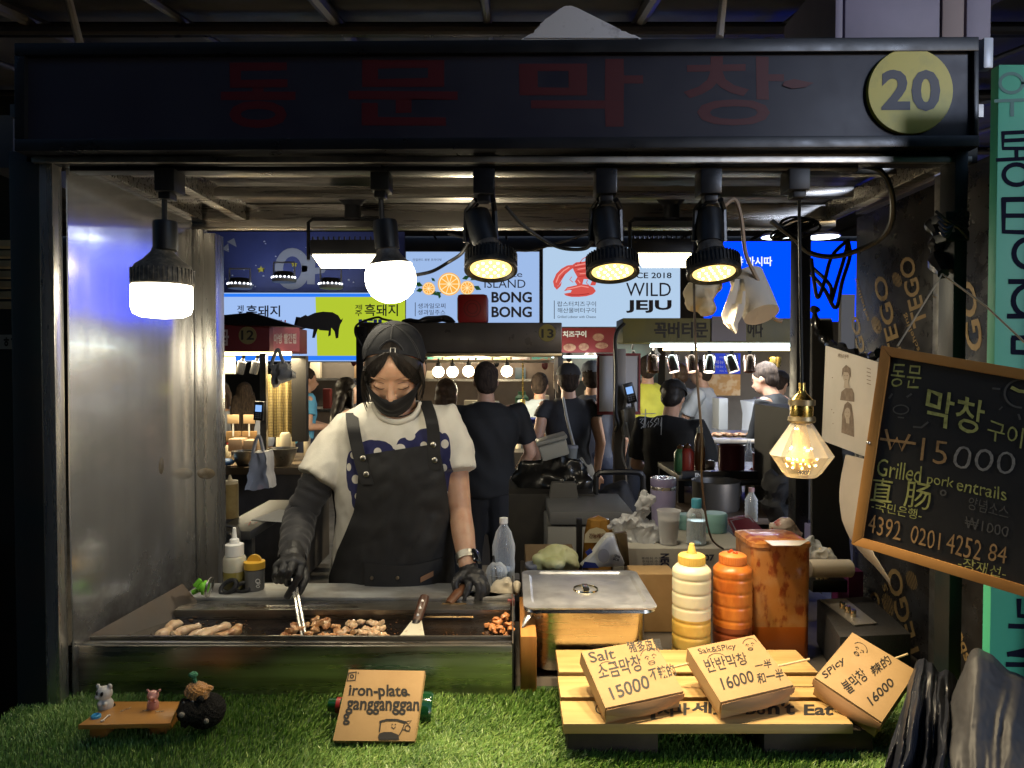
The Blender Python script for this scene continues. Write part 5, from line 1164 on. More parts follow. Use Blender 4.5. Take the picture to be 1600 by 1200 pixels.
# ================================================================= the cook
SKIN = mat("warm_skin", (.60, .36, .23), .45, col2=(.54, .30, .185), sc=30, sss=.25, bump=.05, bsc=300)
HAIRB = mat("black_hair", (.012, .010, .009), .46, col2=(.03, .024, .02), sc=160, stretch=(1, 1, .15), spec=.25)
cook = thing("person", "cook in black mask, dark backward cap, white T-shirt and black apron working the griddle with tongs", "person", (-.33, 1.97, 0))
cook["label"] = "cook in black mask, dark backward cap and black apron, holding tongs over the griddle"
HC = at(616, 575, 1.885)
HM = T(HC) @ Matrix.Rotation(R(3), 4, 'Z') @ Matrix.Rotation(R(31), 4, 'X') @ Matrix.Rotation(R(1.0), 4, 'Y')
def h(x, y, z): return HM @ Vector((x, y, z))
HR = HM.to_3x3()
TOR = [(628, 620, 44, .055, 1.955), (638, 618, 66, .075, 1.96), (652, 620, 88, .095, 1.965), (670, 620, 101, .108, 1.968), (705, 619, 103, .118, 1.97), (745, 619, 95, .125, 1.970), (800, 618, 88, .120, 1.972), (860, 614, 89, .122, 1.975), (918, 611, 95, .130, 1.98), (985, 610, 98, .130, 1.98)]
def torso_at(py):
    for a, b in zip(TOR, TOR[1:]):
        if a[0] <= py <= b[0]:
            f = (py-a[0])/(b[0]-a[0]); return [p+(q-p)*f for p, q in zip(a, b)]
    return list(TOR[0] if py < TOR[0][0] else TOR[-1])
def yfront(px, py, off=.0):
    _, cx, hw, hd, yc = torso_at(py); d = min(.985, abs(px-cx)/(hw+4))
    return yc-(hd)*(1-d**2.4)**(1/2.4)-off
def ring(py, grow=0.0, n=36):
    _, cx, hw, hd, yc = torso_at(py); c = at(cx, py, yc); out = []
    for k in range(n):
        a = 2*math.pi*k/n; ca, sa = math.cos(a), math.sin(a); e = 2/2.4
        out.append(Vector((c.x+(px2m(hw, yc)+grow)*abs(ca)**e*(1 if ca >= 0 else -1), c.y+(hd+grow)*abs(sa)**e*(1 if sa >= 0 else -1), c.z)))
    return out
# --- body: head, neck, torso core, arms as one skin
bm = nb()
def e(x, y, z, rx, ry, rz, rot=None): ell(bm, h(x, y, z), (rx, ry, rz), (HR @ rot) if rot else HR, seg=24)
e(0, .015, .03, .074, .092, .085); e(0, -.022, -.012, .0665, .070, .072); e(0, -.026, -.055, .053, .060, .048); e(0, -.060, -.087, .022, .022, .022); e(0, -.05, .028, .06, .042, .045)
for s in (-1, 1):
    e(s*.030, -.075, .017, .024, .012, .006); e(s*.031, -.073, -.006, .0155, .0135, .009); e(s*.076, .012, -.012, .008, .017, .028); e(s*.038, -.062, -.035, .022, .02, .018); e(s*.0085, -.096, -.034, .007, .008, .006)
chain(bm, [h(0, -.086, .008), h(0, -.096, -.014), h(0, -.106, -.031)], [.0075, .0085, .0105], 12)
chain(bm, [h(0, .012, -.05), at(622, 640, 1.935), at(622, 668, 1.96)], [.052, .050, .060], 18)
loft_ = [ring(p, -.012) for p in (640, 652, 670, 705, 745, 800, 860, 918, 985)]
V = [[bm.verts.new(p) for p in r_] for r_ in loft_]
for a, b in zip(V, V[1:]):
    for k in range(36): bm.faces.new((a[k], a[(k+1) % 36], b[(k+1) % 36], b[k]))
bm.faces.new(V[0]); bm.faces.new(V[-1])
LS, LE, LW = at(537, 680, 1.96), at(470, 803, 1.915), at(457, 872, 1.765)
RS, RE, RW = at(702, 666, 1.96), at(719, 800, 1.915), at(731, 884, 1.795)
chain(bm, [at(605, 700, 1.96), LS, LE, LW], [.055, .040, .033, .024], 16)
chain(bm, [at(640, 700, 1.96), RS, RS.lerp(RE, .55), RE, RE.lerp(RW, .4), RW], [.055, .040, .0375, .0315, .0315, .0235], 16)
hip = at(610, 985, 1.98)
for s in (-1, 1): chain(bm, [hip+Vector((s*.085, 0, -.02)), Vector((hip.x+s*.10, 2.0, .48)), Vector((hip.x+s*.10, 2.03, .09)), Vector((hip.x+s*.11, 1.93, .05))], [.085, .058, .042, .035], 12)
bm = fuse(bm, .0036, 5, .5); body = obj("body", bm, SKIN, cook)
# face details
bm = nb()
for s in (-1, 1):
    tube(bm, [h(s*(.016+.030*k/8), -.0885+.0005*k+(.00028*(k-3)**2 if k > 3 else 0)-.0006*math.sin(k*.4), -.0085-.0035*math.sin(math.pi*k/8)+.0015*(k/8)) for k in range(9)], [.0006]+[.0012]*7+[.0006], 6)
    tube(bm, [h(s*(.017+.028*k/8), -.0895+.0006*k+(.0003*(k-4)**2 if k > 4 else 0), .0065+.003*math.sin(math.pi*k/8)) for k in range(9)], [.0004]+[.0007]*7+[.0004], 6)
obj("eyelashes", bm, mat("dark_lash", (.05, .025, .018), .6), body)
bm = nb()
for s in (-1, 1): tube(bm, [h(s*(.013+.036*k/8), -.0905+.0011*k+(.0003*(k-4)**2 if k > 4 else 0), .0185+.0045*math.sin(math.pi*k/9)) for k in range(9)], [.0006]+[.0013]*6+[.0010, .0004], 7, flat=.5)
obj("eyebrows", bm, mat("brown_brow", (.30, .17, .105), .8), body)
# --- mask
MASK = mat("black_mask_cloth", (.008, .0075, .009), .6, bump=.15, bsc=200)
rows = []
for i in range(13):
    f = i/12; row = []
    for j in range(25):
        a = R(-68+136*j/24); c = math.cos(a); top_ = -.008-.0225*max(0, c)**2.2; bot = -.060-.033*max(0, c)**1.6
        z = top_+(bot-top_)*f; chin = max(0, -(z+.075))/.04
        rx = .0735-.016*f**1.4-.010*chin; ry = (.079+.016*math.exp(-(a/.45)**2)*math.exp(-((f-.25)/.35)**2)-.018*chin)
        row.append(h(rx*math.sin(a), -.023-ry*c-.0012*math.sin(f*19), z))
    rows.append(row)
bm = nb(); grid(bm, rows); thicken(bm, .0016); mk = obj("face_mask", bm, MASK, cook)
bm = nb()
for s in (-1, 1):
    tube(bm, spline([h(s*.069, -.035, -.024), h(s*.077, -.005, -.008), h(s*.084, .022, .004)], 5), .0014, 6); tube(bm, spline([h(s*.066, -.035, -.064), h(s*.077, -.002, -.045), h(s*.084, .024, -.02)], 5), .0014, 6)
obj("ear_loop", bm, MASK, mk)
# --- hair
random.seed(12)
bm = nb(); ell(bm, h(0, .027, .022), (.0785, .091, .088), HR, 24); ell(bm, h(0, .06, -.04), (.062, .045, .06), HR, 18); ell(bm, h(0, .014, .078), (.056, .078, .030), HR, 18)
bm2 = fuse(bm, .006, 1); hair = obj("hair", bm2, HAIRB, cook)
def fringe(a, f):
    """a: angle from the parting (signed), f: 0 at the cap edge .. 1 at the hair edge"""
    A = abs(a); zl = .083-.155*max(0, min(1, (A-.05)/1.45))**.85
    zt_ = .086-1.0*(.064-.066*math.cos(a)); zl = min(zl, zt_-.004); z = zt_+(zl-zt_)*f; rr = math.sqrt(max(.05, 1-((z-.012)/.112)**2)); bul = -.006*(1-f)+.0035*math.sin(math.pi*f)
    return h((.081+bul)*rr*math.sin(a), .002-(.1005+bul)*rr*math.cos(a), z)
bm = nb()
for s in (-1, 1):
    grid(bm, [[fringe(s*(.01+1.62*i/30), f/12) for i in range(31)] for f in range(13)])
thicken(bm, .003); bmesh.ops.smooth_vert(bm, verts=bm.verts, factor=.3)
for v in bm.verts: v.co += noise.noise_vector(v.co*70)*.0012
obj("fringe", bm, HAIRB, hair)
bm = nb()
for s in (-1, 1):
    for k in range(60):
        a0 = .02+.25*random.random(); a1 = a0+.15+1.25*random.random(); q = random.uniform(.55, 1.03)
        tube(bm, [fringe(s*(a0+(a1-a0)*(i/10)**.8), q*(i/10)**.9)+(HR @ Vector((0, -.0022, 0))) for i in range(11)], [.0017-.0012*i/10 for i in range(11)], 5, flat=.6)
    for k in range(12):
        y0 = -.062+.009*k; L_ = random.uniform(.5, 1) if s < 0 else random.uniform(.15, .5)
        if s > 0 and -.02 < y0 < .035: continue
        p = [h(s*.070, y0, .03), h(s*.0785, y0+.004, -.005), h(s*.079+random.uniform(-.003, .003), y0+.006, -.03-.035*L_), h(s*(.071+random.uniform(-.004, .004)), y0+.002, -.05-.07*L_)]
        tube(bm, spline(p, 5), [.0042-.0036*i/15 for i in range(16)], 6, flat=.5)
obj("hair_strands", bm, HAIRB, hair)
# --- cap, worn back to front
CAPM = mat("charcoal_cotton_cap", (.026, .027, .031), .85, col2=(.020, .021, .024), sc=30, bump=.08, bsc=260, spec=.1)
cc, cr = (0, .018, .034), (.0825, .101, .0845)
def cap_pt(a, f, g=0.0):
    lo_e, hi_e = -.5, 1.5
    for _ in range(26):
        m_ = (lo_e+hi_e)/2; y = cc[1]-(cr[1])*math.cos(a)*math.cos(m_); z = cc[2]+cr[2]*math.sin(m_)
        if z-(.079-1.0*(y+.062)) > 0: hi_e = m_
        else: lo_e = m_
    el = lo_e+(math.pi/2-lo_e)*f; s_ = 1+g/.09
    return h(cc[0]+cr[0]*s_*math.sin(a)*math.cos(el), cc[1]-cr[1]*s_*math.cos(a)*math.cos(el), cc[2]+cr[2]*s_*math.sin(el))
bm = nb(); NA, NF = 300, 80; Vg = [[bm.verts.new(cap_pt(2*math.pi*i/NA, j/NF)) for i in range(NA)] for j in range(NF)]; apex = bm.verts.new(cap_pt(0, 1))
for j in range(NF-1):
    for i in range(NA):
        a = (2*math.pi*(i+.5)/NA+math.pi) % (2*math.pi)-math.pi; f_ = (j+.5)/NF
        if f_ > .10 and (a/.46)**2+((f_-.10)/.27)**2 < 1: continue
        bm.faces.new((Vg[j][i], Vg[j][(i+1) % NA], Vg[j+1][(i+1) % NA], Vg[j+1][i]))
for i in range(NA): bm.faces.new((Vg[-1][i], Vg[-1][(i+1) % NA], apex))
bmesh.ops.delete(bm, geom=[v for v in bm.verts if not v.link_faces], context='VERTS')
crumple(bm, .0022, 30, 4); thicken(bm, .0018); cap = obj("cap", bm, CAPM, cook)
bm = nb()
for a_, f0 in ((0, .40), (1.05, .0), (-1.05, .0), (2.1, 0), (-2.1, 0)):
    for d_ in (-.035, .035): tube(bm, [cap_pt(a_+d_, f0+(.97-f0)*k/16, .0016) for k in range(17)], .0007, 5)
tube(bm, [cap_pt(.50*math.cos(R(180*k/20)), .115+.30*math.sin(R(180*k/20)), .0018) for k in range(21)], .0009, 5)
obj("seam", bm, mat("cap_thread", (.055, .056, .06), .9), cap)
bm = nb(); grid(bm, [[cap_pt(-.62+1.24*k/24, f_, .0022) for k in range(25)] for f_ in (.005, .05, .105)]); thicken(bm, .0012); obj("strap", bm, CAPM, cap)
bm = nb(); c = cap_pt(.10, .055, .005); nn = (c-h(*cc)).normalized(); Mb = basis(c, HR @ Vector((1, 0, 0)), nn)
tube(bm, [Mb @ Vector(p) for p in ((-.006, -.009, 0), (.006, -.009, 0), (.006, .009, 0), (-.006, .009, 0), (-.006, -.009, 0))], .0012, 6); obj("buckle", bm, STEEL, cap)
rows = [[h(.062*math.sin(a)*(1+.25*q), .10+.075*q+.02*math.cos(a)*(1+q), -.015-.02*q-.02*abs(math.sin(a))) for a in [R(-80+160*k/16) for k in range(17)]] for q in (0, .35, .7, 1)]
bm = nb(); grid(bm, rows); thicken(bm, .003); obj("brim", bm, CAPM, cap)
# --- T-shirt
def shirt_mat():
    m = mat("white_cotton_shirt", (.68, .65, .56), .8, col2=(.64, .60, .51), sc=8, bump=.12, bsc=260, sheen=.2); nt = m.node_tree; p = nt.nodes["Principled BSDF"]
    tc = nt.nodes.new("ShaderNodeTexCoord"); sx = node(nt, "ShaderNodeSeparateXYZ", Vector=tc.outputs["Object"])
    wob = node(nt, "ShaderNodeTexNoise", Vector=tc.outputs["Object"], Scale=28.0, Detail=1.0).outputs[0]
    O = WL[cook.name]
    def blob(px, py, rx, ry, hard=None):
        c = at(px, py, 1.86)-O; u = 1.86/F
        a = mth(nt, 'DIVIDE', mth(nt, 'SUBTRACT', sx.outputs[0], c.x), rx*u); b = mth(nt, 'DIVIDE', mth(nt, 'SUBTRACT', sx.outputs[2], c.z), ry*u)
        d = mth(nt, 'ADD', mth(nt, 'MULTIPLY', a, a), mth(nt, 'MULTIPLY', b, b))
        if hard is None: d = mth(nt, 'ADD', d, mth(nt, 'MULTIPLY', mth(nt, 'SUBTRACT', wob, .5), .9))
        return d
    def union(L, hard=None):
        r = None
        for q in L:
            d = blob(*q, hard); r = d if r is None else mth(nt, 'MINIMUM', r, d)
        return mth(nt, 'LESS_THAN', r, 1.0)
    navy = union([(584, 700, 30, 13), (606, 708, 16, 9), (654, 694, 34, 17), (668, 682, 22, 12), (551, 735, 11, 34), (560, 770, 12, 30), (692, 705, 11, 26), (698, 745, 9, 26)])
    dots = union([(591, 705, 6, 6), (553, 711, 6, 6), (557, 748, 6.5, 7), (641, 681, 8, 7), (626, 700, 8, 7), (662, 695, 5, 5), (694, 695, 6, 7), (693, 732, 5, 6), (545, 730, 4, 6), (560, 775, 5, 6)], 1)
    front_ = mth(nt, 'LESS_THAN', sx.outputs[1], -.01)
    f = mth(nt, 'MULTIPLY', mth(nt, 'MULTIPLY', navy, mth(nt, 'SUBTRACT', 1.0, dots)), front_)
    b0 = p.inputs["Base Color"].links[0].from_socket; nt.links.new(mix(nt, f, b0, (.013, .015, .08)), p.inputs["Base Color"]); return m
SHIRT = shirt_mat()
bm = nb()
V = [[bm.verts.new(p) for p in ring(py, .004)] for py in (629, 634, 642, 652, 668, 685, 705, 745, 800, 860, 900)]
for a, b in zip(V, V[1:]):
    for k in range(36): bm.faces.new((a[k], a[(k+1) % 36], b[(k+1) % 36], b[k]))
bm.faces.new(V[0]); bm.faces.new(V[-1])
lc, rc_ = at(495, 747, 1.905), at(714, 736, 1.915)
tube(bm, [at(600, 690, 1.965), LS, LS.lerp(lc, .5), lc, lc+(lc-LS)*.02], [.085, .066, .060, .058, .057], 22)
tube(bm, [at(640, 685, 1.965), RS, RS.lerp(rc_, .5), rc_, rc_+(rc_-RS)*.02], [.085, .064, .058, .054, .052], 22)
bm = fuse(bm, .0058, 4)
for v in bm.verts:   # soft cloth folds, stronger on the sleeves and under the arms
    p = v.co; k = .0045 if abs(p.x-at(618, 0, 1.95).x) > .15 else .0042
    v.co += v.normal*(k*noise.noise(Vector((p.x*26+p.z*14, p.y*9, p.z*9-p.x*20)))+.7*k*(.5-abs(noise.noise(Vector((p.x*38-p.z*22, p.y*14, p.z*16+p.x*12))))))
def to_px(p):
    r = p-Vector((0, 0, EYE)); d = r.y*CP-r.z*SP; return 800+F*r.x/d, 600-F*(r.y*SP+r.z*CP)/d
kill = []
for f_ in bm.faces:
    c = f_.calc_center_median(); x, y = to_px(c)
    if c.y < 1.955 and ((x-620)/36)**2+((y-628)/31)**2 < 1: kill.append(f_)
bmesh.ops.delete(bm, geom=kill, context='FACES')
shirt = obj("t_shirt", bm, SHIRT, cook)
bm = nb(); cpts = [at(577, 633, 1.94), at(583, 645, 1.90), at(598, 656, 1.874), at(621, 662, 1.864), at(643, 656, 1.874), at(656, 644, 1.90), at(661, 630, 1.94)]
cpts = [at(x, y, min(1.95, yfront(x, y, .004))) for x, y in ((583, 632), (586, 640), (597, 653), (620, 660), (643, 653), (654, 640), (657, 631))]
for wd, rr in ((0, .0062),): tube(bm, spline(cpts, 6), rr, 10, flat=1.5)
obj("collar", bm, SHIRT, shirt)
bm = nb(); tube(bm, spline([p+Vector((0, -.002, .008)) for p in [at(582, 634, 1.935), at(588, 643, 1.898), at(601, 651, 1.878), at(621, 656, 1.868), at(641, 651, 1.878), at(652, 641, 1.898), at(656, 631, 1.935)]], 6), .0016, 6); obj("neck_cord", bm, BLACKP, cook)
# --- arm sleeve, gloves, watch
SLV = mat("black_stretch_sleeve", (.018, .018, .021), .65, bump=.3, bsc=160, stretch=(1, 1, 3), sheen=.2)
bm = nb(); pts = [at(512, 728, 1.935)]+[LS.lerp(LE, f) for f in (.62, .8)]+[LE]+[LE.lerp(LW, f) for f in (.25, .5, .75)]+[LW]
rs = [.047, .048, .045, .0425, .043, .041, .038, .034]
sp = spline(pts, 8); n_ = len(sp); tube(bm, sp, [rs[min(7, int(i/(n_-1)*7))]+(rs[min(7, int(i/(n_-1)*7)+1)]-rs[min(7, int(i/(n_-1)*7))])*((i/(n_-1)*7) % 1)+.0016*math.sin(i*1.35)+.001*math.sin(i*.7) for i in range(n_)], 22)
crumple(bm, .003, 30, 6); obj("arm_sleeve", bm, SLV, cook)
GLV = mat("black_nitrile_glove", (.022, .022, .023), .42, bump=.35, bsc=110, rvar=.08)
def glove(wr, wrr, knuck, fingers, thumb, extra, r=.0098):
    bm = nb(); chain(bm, [wr[0], wr[1]], [wrr, wrr*.98], 16)
    for k in knuck: cap_tube(bm, wr[1], k, .020, .0135, 12)
    for a, b in zip(knuck, knuck[1:]): cap_tube(bm, a, b, .0125, .0125, 10)
    for c_, rr in extra: ell(bm, c_, rr, seg=14)
    palm = fuse(bm, .0026, 4); out = palm
    tmp = bpy.data.meshes.new("g"); palm.to_mesh(tmp); palm.free(); bm = nb(); bm.from_mesh(tmp); bpy.data.meshes.remove(tmp)
    for i, f_ in enumerate(fingers):
        rr = r*(.9 if i == 3 else 1); m_ = len(f_); sp_ = spline(f_, 4); chain(bm, sp_[::2], [rr*(1.06-.22*k/(len(sp_[::2])-1)) for k in range(len(sp_[::2]))], 10)
    sp_ = spline(thumb, 4)[::2]; chain(bm, sp_, [r*(1.3-.35*k/(len(sp_)-1)) for k in range(len(sp_))], 10)
    bm = fuse(bm, .0019, 2, .4); crumple(bm, .0011, 70); return obj("glove", bm, GLV, cook)
P_ = lambda L: [at(*p) for p in L]
kn = P_([(471, 881, 1.705), (459, 877, 1.697), (446, 879, 1.70), (434, 885, 1.71)])
glove((at(458, 858, 1.785), at(457, 872, 1.75)), .031, kn,
      [P_([(471, 881, 1.705), (467, 900, 1.683), (457, 918, 1.683), (449, 932, 1.69)]), P_([(459, 877, 1.697), (453, 893, 1.672), (448, 904, 1.680), (449, 912, 1.695)]),
       P_([(446, 879, 1.70), (441, 893, 1.678), (438, 902, 1.688), (440, 908, 1.70)]), P_([(434, 885, 1.71), (431, 897, 1.69), (430, 904, 1.698), (433, 908, 1.71)])],
      P_([(474, 888, 1.74), (477, 904, 1.72), (471, 916, 1.70), (467, 926, 1.695)]), [(at(457, 884, 1.735), (.036, .02, .022))])
kn = P_([(725, 903, 1.765), (736, 902, 1.752), (746, 904, 1.752), (755, 908, 1.76)])
glove((at(732, 886, 1.80), at(733, 893, 1.785)), .025, kn,
      [P_([(727, 903, 1.765), (733, 914, 1.742), (729, 926, 1.735), (725, 937, 1.732)]), P_([(738, 902, 1.752), (747, 913, 1.735), (748, 926, 1.73), (745, 938, 1.728)]),
       P_([(747, 904, 1.752), (755, 914, 1.74), (756, 926, 1.735), (752, 937, 1.733)]), P_([(755, 908, 1.76), (761, 916, 1.75), (761, 926, 1.745), (757, 935, 1.742)])],
      P_([(722, 897, 1.775), (715, 904, 1.76), (711, 913, 1.752), (713, 923, 1.748)]), [(at(737, 897, 1.77), (.034, .018, .018))])
ax = (RW-RE).normalized(); wc = RE.lerp(RW, .86); uu = Vector((1, 0, 0)); uu = (uu-ax*uu.dot(ax)).normalized(); vv = ax.cross(uu)
bm = nb(); grid(bm, [[wc+ax*s+(uu*math.cos(2*math.pi*k/28)+vv*math.sin(2*math.pi*k/28))*.0285 for k in range(28)] for s in (-.010, -.004, .004, .010)], close_u=True); thicken(bm, .002)
wt = obj("wrist_watch", bm, mat("woven_steel_band", (.5, .48, .42), .35, 1, bump=.3, bsc=400), cook)
nn = (uu*.8-Vector((0, 1, 0))*.55+Vector((0, 0, .15))).normalized(); bm = nb(); Mw = basis(wc+nn*.0315, vv, nn); obox(bm, basis(wc+nn*.031, ax, nn), .036, .030, .009, .004); obj("watch_case", bm, mat("watch_glass", (.008, .008, .01), .08, coat=.6), wt)
# --- apron
APR = mat("black_canvas_apron", (.0115, .0112, .0115), .7, col2=(.017, .0165, .016), sc=14, bump=.15, bsc=420)
ED = [(0, 711, 693, 564, 684), (.12, 735, 727, 561, 692), (.25, 760, 757, 559, 697), (.42, 800, 799, 553, 702), (.55, 830, 830, 541, 705), (.7, 862, 862, 527, 708), (.85, 900, 900, 515, 711), (1, 985, 985, 509, 716)]
rows = []
for i in range(41):
    f = i/40
    for a, b in zip(ED, ED[1:]):
        if a[0] <= f <= b[0]: g = (f-a[0])/(b[0]-a[0]); r_ = [p+(q-p)*g for p, q in zip(a, b)]; break
    row = []
    for j in range(37):
        s = j/36; px = r_[3]+(r_[4]-r_[3])*s; py = r_[1]+(r_[2]-r_[1])*s
        fold = .016*noise.noise(Vector((px*.035+py*.012, py*.010+px*.01, 2)))+.006*noise.noise(Vector((px*.06+py*.05, py*.02, 8)))+.003*math.sin(px*.11+py*.02)*f+.012*(.35-abs(noise.noise(Vector((px*.022+py*.017, px*.012-py*.02, 5)))))
        row.append(at(px, py, yfront(px, py, .016+.014*f)-abs(fold)))
    rows.append(row)
bm = nb(); grid(bm, rows); thicken(bm, .0016); ap = obj("apron", bm, APR, cook)
def patch(pxs, lift, m, nm, par, t_=.0014):
    rows = [[at(px, py, yfront(px, py, lift)) for px, py in r_] for r_ in pxs]; b_ = nb(); grid(b_, rows); thicken(b_, t_); return obj(nm, b_, m, par)
def strapline(L, w, lift):
    out = []
    for x, y, ex in L: out.append([(x-w/2+w*k/4, y, ex) for k in range(5)])
    b_ = nb(); grid(b_, [[at(x, y, (yfront(x, y, lift) if ex == 0 else ex)) for x, y, ex in r_] for r_ in out]); thicken(b_, .002); return b_
L1 = spline([(550, 645, 0), (551, 660, 0), (556, 690, 0), (563, 720, 0), (574, 757, 0)], 5); L2 = spline([(664, 626, 0), (672, 648, 0), (677, 675, 0), (678, 705, 0), (679, 735, 0)], 5)
def yy(p, k): 
    y = p[1]
    f = max(0, (672-y)/36) if k == 0 else max(0, (660-y)/34)
    return (p[0], y, yfront(p[0], max(y, 690), .028)+.075*f**1.3)
for k, L in enumerate((L1, L2)):
    b_ = strapline([yy(p, k) for p in L], 20, 0); st = obj("shoulder_strap", b_, APR, ap)
    bm = nb()
    for x, y in (((567, 716), (572, 741)) if k == 0 else ((677, 695), (679, 719))):
        c = at(x, y, yfront(x, max(y, 690), .031)); lathe(bm, [(0, .0022), (.005, .002), (.0072, .0008), (.0075, 0)], 18, basis(c, (1, 0, 0), (0, -1, .1)))
    obj("snap_button", bm, mat("pewter_snap", (.4, .37, .3), .3, 1), st)
bm = nb(); rows = [[(570+125*k/14, 878+10*math.sin(math.pi*k/14)*(1)-8*k/14+q*46) for k in range(15)] for q in (0, .3, .6, 1)]
patch(rows, .040, APR, "pocket", ap)
bm = nb()
for x in (581, 621): lathe(bm, [(0, .002), (.004, .0018), (.005, 0)], 12, basis(at(x, 903, yfront(x, 903, .044)), (1, 0, 0), (0, -1, .1)))
obj('pocket_snap', bm, bpy.data.materials['pewter_snap'], ap)
lb = [[(657+20*k/4, 902-10*k/4+q*8) for k in range(5)] for q in (0, 1)]; patch(lb, .045, mat("tan_leather_tag", (.26, .13, .06), .6), "leather_tag", ap)
TRS = mat("dark_trousers", (.02, .02, .024), .8)
bm = nb()
for s in (-1, 1): chain(bm, [hip+Vector((0, 0, .0)), hip+Vector((s*.085, 0, -.04)), Vector((hip.x+s*.10, 2.0, .48)), Vector((hip.x+s*.10, 2.03, .12))], [.12, .105, .08, .065], 14)
bm = fuse(bm, .012, 3); obj("trousers", bm, TRS, cook)
# ================================================================= lit banners at the back of the hall
def lightbox(label, x0, y0, x1, y1, Y, ecol, es, d=.12, cat="banner"):
    t = thing("lightbox_banner", label, cat, at((x0+x1)/2, y1, Y))
    bm = nb(); bpx(bm, x0, x1, y0, y1, Y, d, .005); f = obj("box_frame", bm, mat("banner_case", (.1, .1, .11), .5), t)
    bm = nb(); poly_px(bm, [(x0+1.5, y0+1.5), (x1-1.5, y0+1.5), (x1-1.5, y1-1.5), (x0+1.5, y1-1.5)], front(Y), .004); fc = flat("lit_face", bm, emat("backlit_face", ecol, es), t)
    return t, fc, front(Y)
def art(par, m, fn, nm="print"):
    bm = nb(); fn(bm); return flat(nm, bm, m, par)
NAVY = mat("night_sky_print", (.035, .05, .19), .6, col2=(.02, .03, .12), sc=1.2)
GREYP = mat("grey_print", (.22, .24, .30), .6); YSTAR = mat("yellow_star_print", (.5, .45, .05), .6)
PDK = mat("dark_blue_print", (.02, .024, .06), .6); PRED = mat("red_print", (.55, .03, .03), .6); PBLU = mat("blue_print", (.02, .06, .6), .6)
# night sky banner
t = thing("sky_banner", "dark navy banner with stars, bunting and big grey letters OP", "banner", at(490, 455, 8.8))
bm = nb(); bpx(bm, 250, 632, 362, 458, 8.8, .05); fc = obj("banner_sheet", bm, NAVY, t); pl = front(8.8)
def f(b):
    line_px(b, circ(457, 420, 21, 26, 24)+[(478, 420)], 13, pl, .004); line_px(b, [(487, 398), (486, 440)], 12, pl, .004); line_px(b, [(487, 402), (505, 402), (510, 412), (504, 422), (488, 424)], 10, pl, .0045)
    for q in ([(347, 389), (358, 394), (357, 380)], [(355, 378), (370, 386), (366, 372)]): poly_px(b, q, pl, .004)
art(fc, GREYP, f, "grey_letters")
def star(b, x, y, r): poly_px(b, [(x+(r if k % 2 == 0 else r*.45)*math.sin(k*math.pi/5), y-(r if k % 2 == 0 else r*.45)*math.cos(k*math.pi/5)) for k in range(10)], pl, .004)
art(fc, YSTAR, lambda b: (star(b, 408, 421, 6), star(b, 460, 413, 5)), "star_print")
random.seed(3)
art(fc, mat("white_star_dots", (.5, .55, .65), .6), lambda b: [star(b, random.uniform(350, 560), random.uniform(375, 448), random.uniform(.8, 1.9)) for _ in range(34)], "small_stars")
# black pork banner
PBL = (.34, .50, .85); PBG = (.50, .64, .035)
t, fc, pl = lightbox("wide lit banner half pale blue and half lime green with a black pig", 345, 456, 640, 566, 8.5, PBL, .72)
art(fc, emat("lime_backlit", PBG, .62), lambda b: poly_px(b, [(493, 463), (636, 463), (636, 556), (496, 556)], pl, .006), "lime_half")
art(fc, emat("blue_backlit_band", (.02, .16, .72), .9), lambda b: (poly_px(b, [(348, 459), (637, 459), (637, 464), (348, 464)], pl, .008), poly_px(b, [(348, 556), (637, 556), (637, 563), (348, 563)], pl, .008)), "blue_bands")
def f(b):
    text_px(b, "제", 371, 477, 381, 486, pl, lift=.008, bold=.01); text_px(b, "주", 371, 487, 381, 496, pl, lift=.008, bold=.01); text_px(b, "흑돼지", 385, 477, 438, 495, pl, lift=.008, bold=.015)
    text_px(b, "제", 555, 476, 566, 484, pl, lift=.009, bold=.01); text_px(b, "주", 555, 485, 566, 494, pl, lift=.009, bold=.01); text_px(b, "흑돼지", 570, 475, 622, 494, pl, lift=.009, bold=.015); text_px(b, "OLL", 462, 526, 477, 533, pl, lift=.008)
art(fc, PDK, f, "dark_lettering")
pig = [(459, 511), (464, 507), (467, 501), (463, 495), (470, 496), (478, 492), (481, 494), (492, 489), (505, 487), (520, 488), (529, 493), (533, 500), (536, 497), (535, 502), (532, 507), (530, 515), (529, 528), (525, 529), (523, 518), (518, 512), (517, 524), (513, 526), (514, 517), (500, 516), (497, 514), (492, 528), (488, 528), (490, 515), (478, 513), (472, 515), (464, 514)]
art(fc, mat("dark_pig_print", (.022, .026, .05), .6), lambda b: poly_px(b, pig, pl, .009), "pig_print")
art(fc, PRED, lambda b: (text_px(b, "JEJU", 424, 500, 447, 512, pl, lift=.008, bold=.03), text_px(b, "卷", 470, 537, 477, 544, pl, lift=.008, bold=.02), text_px(b, "現烤", 465, 548, 477, 554, pl, lift=.008, bold=.02)), "red_lettering")
art(fc, PBLU, lambda b: text_px(b, "JEJU", 556, 499, 612, 514, pl, lift=.009, bold=.04), "blue_lettering")
